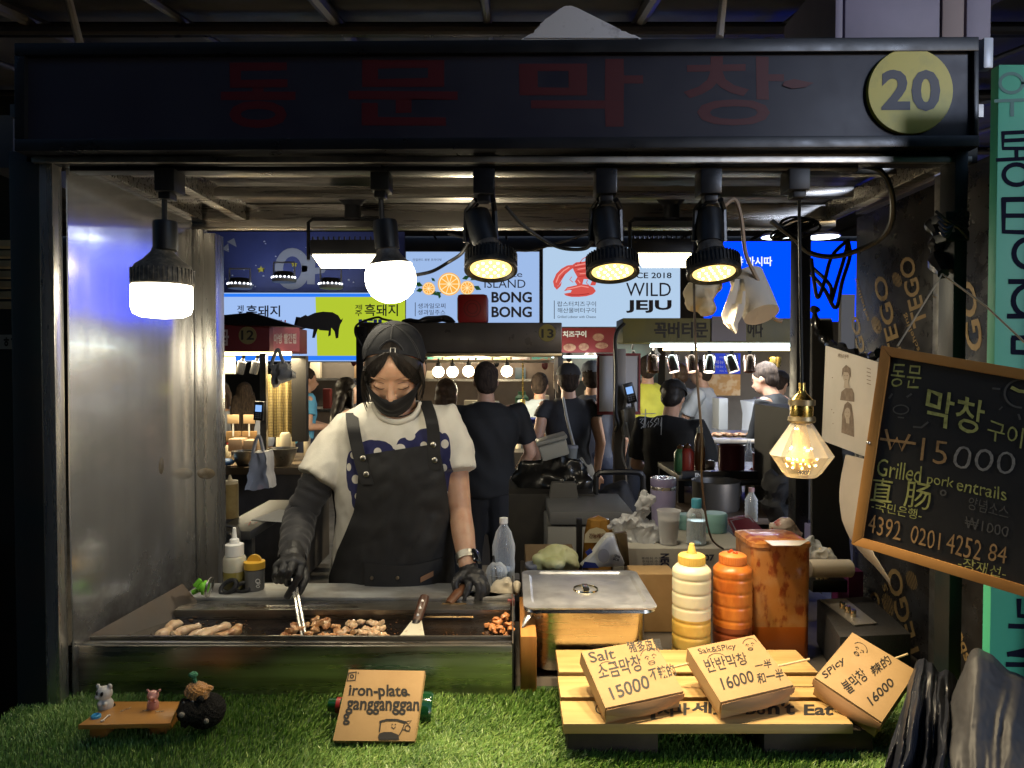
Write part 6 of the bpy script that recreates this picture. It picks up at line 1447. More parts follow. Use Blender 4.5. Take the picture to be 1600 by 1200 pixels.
# orange juice banner
t, fc, pl = lightbox("pale blue lit banner with sliced oranges and the words ISLAND BONG BONG", 633, 392, 844, 506, 8.3, (.36, .52, .84), .66)
def f(b):
    text_px(b, "BONG", 768, 456, 831, 473, pl, lift=.008, bold=.03); text_px(b, "BONG", 768, 479, 831, 496, pl, lift=.008, bold=.03); text_px(b, "ISLAND", 757, 437, 821, 450, pl, lift=.008); text_px(b, "Private", 762, 424, 816, 433, pl, lift=.008)
    text_px(b, "하일랜드 봉봉 프라이빗", 645, 404, 690, 408, pl, lift=.008); text_px(b, "생과일모찌", 653, 474, 696, 482, pl, lift=.008); text_px(b, "생과일주스", 653, 484, 696, 492, pl, lift=.008); line_px(b, [(649, 473), (649, 494)], 1, pl, .008)
art(fc, PDK, f, "dark_lettering")
art(fc, mat("leaf_green_print", (.03, .25, .11), .6), lambda b: [poly_px(b, [(x, y), (x+dx*.5-dy*.28, y+dy*.5+dx*.28), (x+dx, y+dy), (x+dx*.5+dy*.28, y+dy*.5-dx*.28)], pl, .006) for x, y, dx, dy in ((661, 447, -13, -5), (662, 452, -12, 3), (680, 440, -6, -6), (690, 457, -12, 4), (688, 459, -2, 8), (722, 436, 12, -4), (740, 447, 12, 6), (735, 438, 10, -6), (682, 455, -8, 6))], "leaves")
def f(b):
    for x, y, r in ((702, 444, 18), (670, 451, 10), (730, 450, 11)): poly_px(b, circ(x, y, r), pl, .007)
art(fc, emat("orange_backlit", (.80, .36, .05), .85), f, "orange_slices")
def f(b):
    for x, y, r in ((702, 444, 18), (670, 451, 10), (730, 450, 11)):
        line_px(b, circ(x, y, r*.86, n=24)+[(x+r*.86, y)], r*.10, pl, .009)
        for k in range(5): line_px(b, [(x+r*.8*math.cos(k*.628), y+r*.8*math.sin(k*.628)), (x-r*.8*math.cos(k*.628), y-r*.8*math.sin(k*.628))], r*.07, pl, .009)
art(fc, emat("pale_pith_backlit", (.9, .75, .45), .8), f, "orange_pith")
# lobster banner
t, fc, pl = lightbox("white lit banner with a red lobster claw and the words WILD JEJU", 847, 385, 1064, 512, 8.3, (.47, .64, .85), .66)
def f(b):
    text_px(b, "WILD", 978, 442, 1048, 463, pl, lift=.008); text_px(b, "JEJU", 978, 469, 1049, 489, pl, lift=.008, bold=.035); text_px(b, "SINCE 2018", 970, 426, 1049, 435, pl, lift=.008, bold=.015)
    text_px(b, "랍스터치즈구이", 871, 471, 931, 479, pl, lift=.008); text_px(b, "해산물버터구이", 871, 481, 931, 489, pl, lift=.008); text_px(b, "Grilled Lobster with Cheese", 871, 493, 931, 497, pl, lift=.008); line_px(b, [(866, 470), (866, 498)], 1, pl, .008)
art(fc, PDK, f, "dark_lettering")
lob = emat("red_lobster_backlit", (.56, .075, .06), .8); lob2 = emat("pale_lobster_backlit", (.80, .26, .22), .75); lob3 = emat("dark_lobster_backlit", (.30, .02, .02), .8)
def f(b):
    for q in ([(866, 449), (864, 440), (869, 428), (877, 420), (886, 415), (893, 414), (897, 418), (891, 422), (883, 429), (878, 437), (873, 446)], [(866, 448), (872, 447), (878, 440), (876, 447), (870, 453)],
              [(893, 415), (900, 410), (912, 409), (926, 406), (938, 405), (945, 410), (945, 424), (938, 433), (926, 437), (912, 436), (902, 433), (897, 424)],
              [(881, 455), (886, 449), (895, 447), (908, 444), (918, 445), (927, 449), (931, 455), (926, 460), (916, 463), (904, 464), (893, 464), (884, 462), (881, 459), (892, 457), (900, 455), (890, 453)],
              [(902, 433), (912, 436), (910, 444), (902, 446), (898, 440)], [(926, 436), (934, 434), (930, 446), (922, 446)]): poly_px(b, q, pl, .007)
    for p in ([(905, 412), (910, 405), (917, 401), (926, 400)], [(912, 411), (919, 404), (928, 401)], [(918, 438), (916, 442), (920, 446)], [(893, 433), (890, 437), (895, 441)]): line_px(b, p, 1.1, pl, .008)
art(fc, lob, f, "lobster_print")
art(fc, lob2, lambda b: [line_px(b, p, w, pl, .0095) for p, w in (([(869, 441), (873, 431), (881, 423), (889, 418)], 2.0), ([(886, 452), (896, 450), (908, 447), (919, 449)], 1.8), ([(899, 415), (910, 413), (922, 411)], 1.8), ([(903, 421), (914, 419), (928, 418), (940, 415)], 1.6), ([(906, 428), (918, 427), (932, 425)], 1.4), ([(903, 438), (906, 442)], 1.8))], "lobster_sheen")
art(fc, lob3, lambda b: [line_px(b, p, w, pl, .0092) for p, w in (([(896, 419), (905, 417), (920, 415), (940, 411)], .9), ([(901, 425), (916, 423), (940, 420)], .9), ([(904, 432), (918, 431), (936, 429)], .9), ([(888, 461), (904, 461), (920, 459)], 1.2), ([(875, 436), (882, 428)], .8))]+[poly_px(b, circ(x, y, 1.2, n=8), pl, .0094) for x, y in ((900, 413), (907, 411))], "lobster_shade")
# blue banner
t, fc, pl = lightbox("plain bright blue lit banner with small white words at its left", 1098, 376, 1420, 504, 9.0, (.0, .035, .85), 1.7)
art(fc, emat("white_backlit", (.8, .85, 1), .9), lambda b: text_px(b, "야 마시따", 1148, 401, 1206, 416, pl, lift=.008, bold=.02), "white_lettering")
# flat round hall lamps
for lab, x in (("flat round hall lamp left of the rear post above the blue banner", 1215), ("flat round hall lamp right of the rear post above the blue banner", 1286)):
    c = at(x, 370, 8.6); t = thing("hall_lamp", lab, "lamp", c, "flat hall lamps above the blue banner")
    bm = nb(); lathe(bm, [(0, .03), (.18, .03), (.2, 0), (.19, -.004)], 24, T(c)); obj("shade", bm, WHITEP, t)
    bm = nb(); lathe(bm, [(0, -.005), (.185, -.005)], 24, T(c)); obj("diffuser", bm, emat("cool_hall_light", (.8, .95, 1), 5), t); light("hall_light", "AREA", c+Vector((0, 0, -.02)), 3, (.9, .95, 1), t, .36, aim=(0, 0, -1))
# black banner lamps (unlit faces up on the navy banner)
for lab, x, y in (("leftmost small banner lamp below the bunting", 375, 447), ("small banner lamp in front of the grey letter O", 444, 437), ("small banner lamp right of the grey letters", 517, 447)):
    c = at(x, y, 8.2); t = thing("banner_lamp", lab, "lamp", c, "small banner lamps before the sky banner")
    bm = nb(); lathe(bm, [(0, .09), (.10, .09), (.125, .03), (.13, 0), (0, -.01)], 20, T(c)); obj("housing", bm, BLACKM, t)
    bm = nb(); lathe(bm, [(.128, .028), (.142, .0), (.13, -.03), (0, -.035)], 20, T(c)); obj("rim", bm, GREYP, t)
    bm = nb()
    for k in range(9): a = math.pi+math.pi*(k+.5)/9; ell(bm, c+Vector((.136*math.cos(a), .136*math.sin(a), .022)), .012, seg=6)
    obj("led_row", bm, emat("white_led_row", (.9, .95, 1), 3), t)
    light("led_light", "SPOT", c+Vector((0, .05, .12)), 5, (.8, .88, 1), t, .08, 150, .8, aim=(0, .75, .5))
    bm = nb(); tube(bm, [c+Vector((-.12, 0, .03)), c+Vector((-.12, 0, .2)), c+Vector((.12, 0, .2)), c+Vector((.12, 0, .03))], .012, 6); obj("yoke", bm, GREYP, t)
# ================================================================= stall 12 (left)
TUBEW = emat("lit_warm_tube", (1, .82, .42), 5); TUBEC = emat("lit_cool_tube", (.72, .95, 1), 5)
REDB = mat("dark_red_stall_board", (.13, .018, .022), .5)
Y = 4.9
t = thing("market_stall", "small red signed stall numbered 12 behind the steel wall", "stall", at(405, 900, Y))
bm = nb(); bpx(bm, 300, 421, 505, 549, Y, .9, .005); sb = obj("sign_board", bm, REDB, t)
bm = nb(); quadbox(bm, [(421.5, 506), (465, 511), (465, 549), (421.5, 549)], [Y+.02, Y+.5, Y+.5, Y+.02], .05); sb2 = obj("side_board", bm, mat("rose_stall_board", (.26, .06, .08), .5), t)
bm = nb(); quadbox(bm, [(300, 497), (392, 488), (468, 510), (420, 506), (300, 505)][:2]+[(468, 511), (300, 505)], Y-.05, .12); obj("stall_roof", bm, BLACKM, t)
bm = nb(); lathe(bm, [(0, .004), (px2m(13.5, Y), .004), (px2m(14, Y), 0)], 28, basis(at(387, 524, Y), (1, 0, 0), (0, -1, 0))); nd = obj("number_disc", bm, mat("olive_disc", (.20, .17, .07), .6), sb)
bm = nb(); text_px(bm, "12", 377, 516, 397, 531, front(Y-.004), bold=.02, lift=.003); flat("number", bm, INK, nd)
bm = nb(); pls = plane3(at(421.5, 506, Y+.02), at(421.5, 549, Y+.02), at(465, 511, Y+.5)); text_px(bm, "아방 빨간집", 427, 521, 462, 537, pls, bold=.03, lift=.004); text_px(bm, "곱", 343, 515, 358, 540, front(Y), bold=.03, lift=.004); flat("sign_lettering", bm, mat("pale_letter", (.42, .35, .35), .6), sb2)
bm = nb(); tube(bm, [at(330, 552, Y+.2), at(455, 552, Y+.2)], .014, 10); obj("tube_lamp", bm, TUBEW, t)
light("tube_light", 'AREA', at(395, 560, Y+.3), 24, (1, .85, .55), t, aim=(0, -.15, -1), sx=.7, sy=.25)
bm = nb(); bpx(bm, 407, 415, 552, 740, Y+.1, .04); obj("post", bm, STEELD, t)
bm = nb(); bpx(bm, 456, 478, 556, 690, Y+.3, .06); obj("post", bm, mat("dark_brown_post", (.05, .045, .04), .5), t)
bm = nb(); box(bm, at(300, 0, Y).x, at(470, 0, Y).x, Y-.05, Y+.8, at(0, 740, Y).z, at(0, 729, Y).z, .004); obj("counter", bm, mat("brown_counter", (.14, .10, .06), .5), t)
bm = nb(); box(bm, at(300, 0, Y).x, at(465, 0, Y).x, Y, Y+.75, .05, at(0, 741, Y).z); obj("counter_base", bm, mat("dark_stall_base", (.04, .036, .034), .6, col2=(.08, .07, .06), sc=4), t)
bm = nb(); bpx(bm, 344, 366, 556, 584, Y+.25, .02); obj("cream_panel", bm, CREAM, t)
for lab, x in (("black can lamp nearest the cream panel of stall 12", 374), ("black can lamp beside the post of stall 12", 396)):
    bm = nb(); c = at(x, 584, Y+.3); lathe(bm, [(0, 0), (.03, 0), (.03, .09), (.012, .10), (.012, .15), (0, .15)], 14, T(c) @ Matrix.Rotation(.25, 4, 'Y')); tag(obj("can_lamp", bm, BLACKM), lab, "lamp", "black can lamps of stall 12")
NET = mat("yellow_net_curtain", (.55, .42, .16), .7, col2=(.2, .15, .06), sc=3)
def _net(m):
    nt = m.node_tree; p = nt.nodes["Principled BSDF"]; tc = nt.nodes.new("ShaderNodeTexCoord")
    b = node(nt, "ShaderNodeTexBrick", Vector=node(nt, "ShaderNodeMapping", Vector=tc.outputs["Object"], Rotation=(R(90), 0, 0)).outputs[0], Scale=22.0, Color1=(.5, .38, .15, 1), Color2=(.42, .32, .12, 1), Mortar=(.10, .07, .03, 1)); b.inputs["Mortar Size"].default_value = .05; b.offset = 0
    nt.links.new(b.outputs[0], p.inputs["Base Color"])
_net(NET)
bm = nb(); grid(bm, [[at(x, y, Y+.35+.02*math.sin(x*.5)) for x in range(414, 460, 3)] for y in (585, 620, 650, 683)]); thicken(bm, .003); tag(obj("net_curtain", bm, NET), "yellow net curtain hung inside stall 12", "curtain")
GREYF = mat("grey_plastic_film", (.26, .26, .26), .5, bump=.5, bsc=30)
def bagm(label, blobs, Y, m, vox=.012, amp=.03, sc=12, nm="plastic_bag"):
    bm = nb()
    for x, y, rx, ry in blobs: ell(bm, at(x, y, Y), (px2m(rx, Y), px2m(min(rx, ry), Y)*.7, px2m(ry, Y)), seg=12)
    bm = fuse(bm, vox, 2); crumple(bm, amp, sc, len(label)); crumple(bm, amp*.4, sc*2.6, 5); return tag(obj(nm, bm, m), label, "bag")
def carrier(label, q, Y, d, m, amp=.012):
    bm = nb(); quadbox(bm, q, Y, d); bmesh.ops.subdivide_edges(bm, edges=bm.edges[:], cuts=9, use_grid_fill=True); x0 = (q[0][0]+q[1][0])/2
    for v in bm.verts:
        n_ = noise.noise(Vector((v.co.x*22, v.co.z*6, 3))); v.co.y += .05*n_; v.co.x += .010*noise.noise(Vector((v.co.z*14, v.co.x*9, 8)))
    crumple(bm, amp, 20, 3); crumple(bm, amp*.4, 60, 4)
    tube(bm, spline([at(q[0][0]+2, q[0][1]+3, Y+d/2), at(x0-3, q[0][1]-20, Y+d/2), at(x0+2, q[0][1]-26, Y+d/2), at(x0+5, q[0][1]-18, Y+d/2), at(q[1][0]-2, q[1][1]+3, Y+d/2)], 5), .012, 6)
    return tag(obj("carrier_bag", bm, m), label, "bag")
carrier("white carrier bag hanging before the counter of stall 12", [(392, 708), (414, 706), (421, 764), (386, 765)], 4.4, .14, mat("white_carrier_bag", (.42, .42, .44), .5, bump=.3, bsc=16, col2=(.46, .34, .34), sc=4, lo=.6, hi=.65))
carrier("grey gathered plastic bag hanging by the post of stall 12", [(420, 572), (446, 566), (453, 590), (424, 604)], Y-.1, .1, GREYF, .022)
def reader(label, x, y, Y, rot, s=1.0):
    t = thing("card_reader", label, "card reader", at(x, y, Y)); M = T(at(x, y, Y)) @ Matrix.Rotation(R(rot), 4, 'Y')
    bm = nb(); obox(bm, M, .065*s, .03, .13*s, .006); obj("case", bm, BLACKP, t)
    bm = nb(); obox(bm, M @ T(Vector((0, -.016, .018*s))), .042*s, .003, .045*s); obj("screen", bm, emat("lit_screen", (.25, .45, .85), .8), t)
    bm = nb()
    for r_ in range(3):
        for c_ in range(3): obox(bm, M @ T(Vector(((c_-1)*.015*s, -.016, -.02*s-r_*.013*s))), .010*s, .003, .008*s)
    obj("keypad", bm, mat("grey_keys", (.2, .2, .22), .5), t)
reader("card reader with lit screen tied to the post of stall 12", 405, 642, 4.8, 4)
def bowl(label, x, y, w, h, Y, m, cat="bowl"):
    c = at(x, y+h, Y); r = px2m(w/2, Y); H = px2m(h, Y)
    bm = nb(); lathe(bm, [(0, 0), (r*.5, 0), (r*.75, H*.35), (r*.95, H*.9), (r, H), (r*.93, H), (r*.72, H*.38), (r*.4, H*.1), (0, H*.1)], 28, T(c)); return tag(obj("mixing_bowl", bm, m), label, cat)
bowl("steel mixing bowl beside the white carrier bag, left side", 380, 704, 34, 24, 4.95, STEELD); bowl("wide dark steel mixing bowl at the right end of stall 12's counter", 442, 700, 46, 28, 4.95, STEELD)
MILK = mat("milky_tub", (.42, .30, .2), .4, sss=.1)
for lab, x0, x1, y0 in (("milky food tub on the counter of stall 12, left one", 356, 378, 686), ("milky food tub on the counter of stall 12, right one", 380, 402, 688)):
    bm = nb(); bpx(bm, x0, x1, y0, 706, 5.15, .12, .008); tag(obj("food_tub", bm, MILK), lab, "tub", "milky tubs on the counter of stall 12")
for lab, x in (("cream tag sign on a stick in stall 12, left one", 364), ("cream tag sign on a stick in stall 12, right one", 389)):
    t = thing("price_tag", lab, "price tag", at(x, 680, 5.3), "cream price tags in stall 12")
    bm = nb(); bpx(bm, x-9, x+9, 648, 662, 5.3, .008, .004); obj("card", bm, mat("cream_card", (.58, .40, .22), .6), t)
    bm = nb(); bpx(bm, x-1, x+1, 662, 682, 5.302, .006); obj("stick", bm, WHITEP, t)
    bm = nb(); bpx(bm, x-11, x+11, 674, 690, 5.32, .03, .003); obj("base", bm, mat("tan_card", (.40, .24, .10), .6), t)
bm = nb(); c = at(443, 712, 5.2); lathe(bm, [(0, 0), (.04, 0), (.04, .11), (.028, .13), (0, .13)], 14, T(at(446, 703, 5.2))); tag(obj("sauce_jar", bm, CREAM), "cream jar behind the wide steel bowl", "jar")
bm = nb(); ell(bm, at(355, 722, 4.9), (.05, .05, .025)); tag(obj("blue_bundle", bm, mat("blue_wrap", (.05, .12, .28), .5, bump=.5, bsc=40)), "blue bundle on the counter edge beside the steel wall", "bundle")
# near left clutter behind the rear post
t = thing("side_table", "steel side table with a paper flyer, left of the cook's arm", "table", at(395, 900, 2.45))
zt = at(0, 828, 2.4).z; xa = -1.02
bm = nb(); box(bm, xa, at(440, 0, 2.75).x, 2.38, 2.95, zt-.03, zt, .003); obj("tabletop", bm, mat("dull_dark_steel", (.16, .16, .16), .45, .8), t)
for x, y in ((xa+.03, 2.42), (at(440, 0, 2.75).x-.04, 2.42), (at(440, 0, 2.75).x-.04, 2.9)):
    bm = nb(); box(bm, x, x+.03, y, y+.03, 0, zt-.031); obj("leg", bm, STEELD, t)
pf = [Vector((xa+.05+a, b, zt+.001)) for a, b in ((.02, 2.55), (.19, 2.50), (.23, 2.68), (.06, 2.74))]
bm = nb(); prism(bm, pf, Vector((0, 0, .001))); fl = tag(obj("flyer", bm, mat("white_flyer", (.55, .57, .6), .6)), "white flyer with red scribble lying on the steel side table", "flyer")
bm = nb(); hp = (Vector((0, 0, zt+.0021)), Vector((0, 0, 1))); line_px(bm, [(383, 818), (392, 815), (388, 821), (398, 818), (402, 816)], 1.4, hp); flat("red_scribble", bm, PRED, fl)
b0 = at(360, 820, 2.6); u = 2.6/F
t = thing("squeeze_bottle", "grimy beige squeeze bottle standing on the side table beside the rear post", "bottle", Vector((b0.x, b0.y, zt)))
bm = nb(); H = at(0, 756, 2.6).z-zt; lathe(bm, [(0, 0), (12.5*u, 0), (12.5*u, H), (0, H)], 22, T(Vector((b0.x, b0.y, zt)))); obj("bottle_body", bm, mat("grimy_beige_plastic", (.36, .28, .13), .45, col2=(.27, .19, .08), sc=20), t)
bm = nb(); lathe(bm, [(0, H+.001), (12*u, H+.001), (12*u, H+5*u), (4*u, H+6*u), (1.5*u, H+14*u), (0, H+14*u)], 22, T(Vector((b0.x, b0.y, zt)))); obj("nozzle", bm, CREAM, t)
t = thing("tap_rail", "bent grey steel rail beside the oil bottle at the rear post", "rail", at(355, 900, 2.3))
bm = nb(); tube(bm, spline([at(330, 822, 2.3), at(360, 822, 2.3), at(372, 830, 2.3), at(373, 860, 2.3), at(373, 930, 2.3)], 6), .007, 8); obj("upper_pipe", bm, STEELD, t)
bm = nb(); tube(bm, spline([at(330, 838, 2.25), at(355, 832, 2.25), at(364, 842, 2.25), at(364, 880, 2.25), at(364, 930, 2.25)], 6), .006, 8); obj("lower_pipe", bm, STEELD, t)
# ================================================================= stall 13 (centre)
Y = 5.0
DKST = mat("dark_sign_steel", (.05, .045, .04), .35, .5, col2=(.08, .07, .06), sc=3, rvar=.1)
t = thing("market_stall", "central stall with long dark steel sign board numbered 13", "stall", at(720, 900, Y))
bm = nb(); bpx(bm, 562, 878, 504, 551, Y, .3, .008); sb = obj("sign_board", bm, DKST, t)
bm = nb(); bpx(bm, 562, 878, 551.5, 557, Y-.01, .3, .004); obj("sign_edge", bm, mat("brass_edge", (.4, .32, .18), .3, 1), t)
bm = nb(); lathe(bm, [(0, .004), (px2m(13, Y), .004), (px2m(13.5, Y), 0)], 28, basis(at(855, 520, Y), (1, 0, 0), (0, -1, 0))); nd = obj("number_disc", bm, mat("olive_yellow_disc", (.26, .22, .05), .6), sb)
bm = nb(); text_px(bm, "13", 846, 514, 865, 528, front(Y-.004), bold=.02, lift=.003); flat("number", bm, INK, nd)
for a, b, m in ((558, 572, BLACKM), (868, 880, mat("grey_post", (.09, .085, .08), .5))):
    bm = nb(); bpx(bm, a, b, 552 if a > 600 else 510, 900, Y+.32 if a > 600 else Y-.06, .05, .003); obj("post", bm, m, t)
bm = nb(); bpx(bm, 572.5, 577, 556, 720, Y-.055, .04); obj("post_edge", bm, STEEL, t)
bm = nb(); bpx(bm, 660, 866, 563, 567, Y+.3, .03); obj("lamp_rail", bm, STEELD, t)
bm = nb(); box(bm, at(640, 0, Y).x, at(875, 0, Y).x, Y+.5, Y+1.2, 0, at(0, 720, Y).z, .004); obj("counter", bm, mat("dark_counter", (.05, .045, .04), .5), t)
random.seed(8)
for i, (x, y) in enumerate(((685, 581), (707, 581), (732, 580), (792, 580))):
    c = at(x, y, Y+.3); r = px2m(9, Y+.3)
    tt = thing("globe_lamp", ["first glowing globe bulb of stall 13, beside the cook's ear", "second glowing globe bulb in stall 13, from the left", "third globe bulb, half hidden by the black shirted man's head", "rightmost globe bulb in stall 13, right of the man's head"][i], "lamp", c, "globe bulbs of stall 13")
    bm = nb(); ell(bm, c, r, seg=18); obj("globe", bm, emat("lit_globe", (1, .85, .55), 14) if i == 0 else bpy.data.materials["lit_globe"], tt)
    bm = nb(); lathe(bm, [(0, r*.75), (r*.45, r*.75), (r*.4, r*1.5), (.006, r*1.6), (.006, r*2.3), (0, r*2.3)], 14, T(c)); obj("socket", bm, BLACKP, tt)
light("globe_light", 'POINT', at(735, 600, Y+.45), 38, (1, .85, .58), t, .12)
bm = nb(); strip = [(668, 690), (693, 716), (719, 742), (745, 768), (771, 797), (800, 828), (831, 862)]
PIX = [mat("menu_photo_"+n, c, .5, col2=c2, sc=7, lo=.45, hi=.55) for n, c, c2 in (("teal", (.08, .3, .26), (.45, .12, .05)), ("green", (.25, .4, .25), (.6, .4, .05)), ("white", (.5, .5, .5), (.3, .12, .12)))]
for i, (a, b) in enumerate(strip):
    bm = nb(); bpx(bm, a, b, 541+14, 562, Y+.62, .01); tag(obj("menu_card", bm, PIX[i % 3]), "small menu photo card in the strip under sign 13", "menu card", "menu photo cards under sign 13")
t = thing("red_plastic_stool", "dark red plastic stool lying upside down on sign 13", "stool", at(738, 505, Y+.1))
bm = nb(); bpx(bm, 714, 762, 459, 505, Y+.06, .2, .03); o_ = obj("seat", bm, mat("dark_red_plastic", (.22, .008, .01), .4), t)
bm = nb()
for r_ in (8, 13): line_px(bm, circ(738, 482, r_, n=24)+[(738+r_, 482)], 1.6, front(Y+.06), .004)
obj("seat_ring", bm, mat("deep_red_plastic", (.12, .005, .006), .4), o_, smooth=False, recalc=False)
bm = nb()
for x, y, rx, ry in ((650, 502, 28, 4), (680, 499, 28, 6), (700, 503, 10, 3)): ell(bm, at(x, y, Y+.1), (px2m(rx, Y), .1, px2m(ry, Y)))
bm = fuse(bm, .012, 2); crumple(bm, .02, 9); tag(obj("black_tray", bm, BLACKP), "flattened black plastic tray lying on the left of sign 13", "tray")
wire("black wire looping over the left corner of sign 13", [(565, 540, 4.9), (555, 520, 4.9), (560, 506, 4.95), (588, 496, 5), (600, 499, 5), (632, 506, 5)], .008)
bm = nb(); quadbox(bm, [(866, 540), (872, 540), (872, 614), (865, 606)], Y+.2, .01); tag(obj("yellow_ribbon", bm, CREAM), "long yellow ribbon hanging on the right post of stall 13", "ribbon")
t = thing("pendant_lamp", "tiny brass socket lamp with glowing crystal shade behind stall 13", "lamp", at(818, 655, 5.6))
bm = nb(); tube(bm, [at(817, 562, 5.6), at(817, 622, 5.6)], .006, 6); lathe(bm, [(0, .07), (.02, .06), (.022, 0), (0, 0)], 14, T(at(817, 636, 5.6))); obj("socket", bm, BRASS, t)
bm = nb(); lathe(bm, [(0, 0), (.035, -.01), (.035, -.03), (.018, -.08), (0, -.082)], 8, T(at(817, 640, 5.6))); obj("crystal_shade", bm, emat("lit_crystal", (1, .75, .3), 4), t, smooth=False)
t = thing("blue_carton", "royal blue carton with a grey disc print on the counter of stall 13", "carton", at(832, 690, 5.2))
bm = nb(); bpx(bm, 815, 847, 655, 692, 5.2, .2, .003); cb = obj("carton", bm, mat("royal_blue_card", (.015, .03, .22), .5), t)
bm = nb(); poly_px(bm, circ(832, 672, 11, 10), front(5.2), .004); flat("disc_print", bm, GREYP, cb)
bm = nb(); text_px(bm, "Ocello", 822, 666, 838, 673, front(5.2), lift=.007); flat("lettering", bm, PDK, cb)
# ================================================================= red sign between the stalls
t = thing("red_sign", "dark red sign with white words and shellfish pictures between stall 13 and the olive sign", "sign", at(920, 550, 6.4))
bm = nb(); bpx(bm, 874, 962, 512, 551, 6.4, .08, .005); sb = obj("board", bm, mat("dark_red_board", (.20, .022, .025), .5), t)
bm = nb(); text_px(bm, "치즈구이", 879, 517, 916, 527, front(6.4), bold=.04, lift=.004); flat("white_lettering", bm, WHITEP, sb)
bm = nb()
for x, y, rx, ry in ((890, 543, 10, 6), (912, 542, 8, 6), (940, 540, 10, 5), (935, 527, 9, 6)): poly_px(bm, circ(x, y, rx, ry, 16), front(6.4), .004)
flat("shellfish_print", bm, mat("shellfish_print", (.40, .22, .14), .6, col2=(.25, .10, .07), sc=30), sb)
bm = nb(); bpx(bm, 855, 935, 556, 559, 6.3, .05); tag(obj("tube_lamp", bm, TUBEC), "short cool tube lamp under the red shellfish sign", "lamp")
t = thing("menu_board", "white board in a red frame standing beside the grey post", "board", at(967, 648, 4.85))
bm = nb(); bpx(bm, 936, 998, 556, 643, 4.85, .02); obj("white_sheet", bm, mat("white_board_sheet", (.42, .42, .44), .6), t)
for a, b, c_, d_ in ((933, 1001, 552, 556), (933, 1001, 643, 648), (933, 936.5, 556.2, 642.8), (997.5, 1001, 556.2, 642.8)):
    bm = nb(); bpx(bm, a, b, c_, d_, 4.84, .035); obj("red_frame", bm, mat("red_frame_paint", (.16, .015, .018), .5), t)
bm = nb(); bpx(bm, 960, 978, 545, 800, 4.6, .08, .003); tag(obj("grey_post", bm, mat("grey_steel_post", (.12, .11, .10), .5, .5)), "grey steel post with cables at the left end of the olive sign", "post")
wire("black cable running down the grey post beside the red framed board", [(976, 505, 4.5), (962, 525, 4.5), (963, 580, 4.5), (962, 640, 4.5), (966, 662, 4.5), (961, 675, 4.5)], .012)
wire("white cord looped below the grey plastic on the post", [(975, 680, 4.5), (972, 710, 4.5), (982, 735, 4.5), (985, 700, 4.5), (978, 660, 4.5)], .006, mat("white_cord", (.45, .45, .45), .5))
reader("card reader with lit screen hung on the grey post", 984, 614, 4.5, -14)
carrier("grey plastic bag hanging below the card reader on the grey post", [(972, 640), (992, 636), (999, 690), (974, 682)], 4.55, .1, GREYF)
# ================================================================= stall with the olive sign (right)
Y = 4.8
t = thing("market_stall", "stall with olive sign board in dark Korean letters and a row of can lamps", "stall", at(1110, 900, Y))
OLV = mat("olive_sign_board", (.17, .155, .045), .5, col2=(.10, .11, .07), sc=1.5)
bm = nb(); bpx(bm, 973, 1300, 497, 535, Y, .3, .006); sb = obj("sign_board", bm, OLV, t)
bm = nb(); text_px(bm, "꼭버터문", 1022, 503, 1106, 528, front(Y), bold=.03, lift=.004); text_px(bm, "어다", 1168, 503, 1192, 527, front(Y), bold=.03, lift=.004); flat("sign_lettering", bm, INK, sb)
bm = nb(); bpx(bm, 1112, 1166, 494, 533, Y-.012, .008); obj("grey_patch", bm, mat("grey_lilac_sheet", (.22, .21, .25), .6), sb)
bm = nb(); tube(bm, [at(1016, 540, Y+.08), at(1236, 540, Y+.08)], .012, 10); obj("tube_lamp", bm, TUBEC, t)
bm = nb(); tube(bm, [at(1036, 546, Y+.2), at(1240, 546, Y+.2)], .009, 10); obj("tube_lamp", bm, TUBEW, t)
light("tube_light", 'AREA', at(1128, 552, Y+.25), 17, (.9, .95, 1), t, aim=(0, .1, -1), sx=.95, sy=.2)
bm = nb(); box(bm, at(1065, 0, Y).x, at(1300, 0, Y).x, Y+.1, Y+.8, at(0, 693, Y+.1).z, at(0, 686, Y+.1).z, .004); obj("grill_counter", bm, STEELD, t)
bm = nb(); box(bm, at(1065, 0, Y).x, at(1300, 0, Y).x, Y+.15, Y+.75, 0, at(0, 694, Y+.1).z); obj("counter_base", bm, mat("dark_base", (.03, .028, .028), .5), t)
COP = mat("coppery_can", (.35, .22, .17), .25, 1, rvar=.1); CHR = mat("chrome_can", (.62, .58, .55), .18, 1)
can0 = None
names = ["copper can lamp, leftmost of the row under the olive sign", "shiny can lamp, second of the row under the olive sign", "dark can lamp, third of the row under the olive sign", "silver can lamp directly below the grey patch", "tilted can lamp in front of the blue price poster", "copper can lamp right of the blue price poster"]
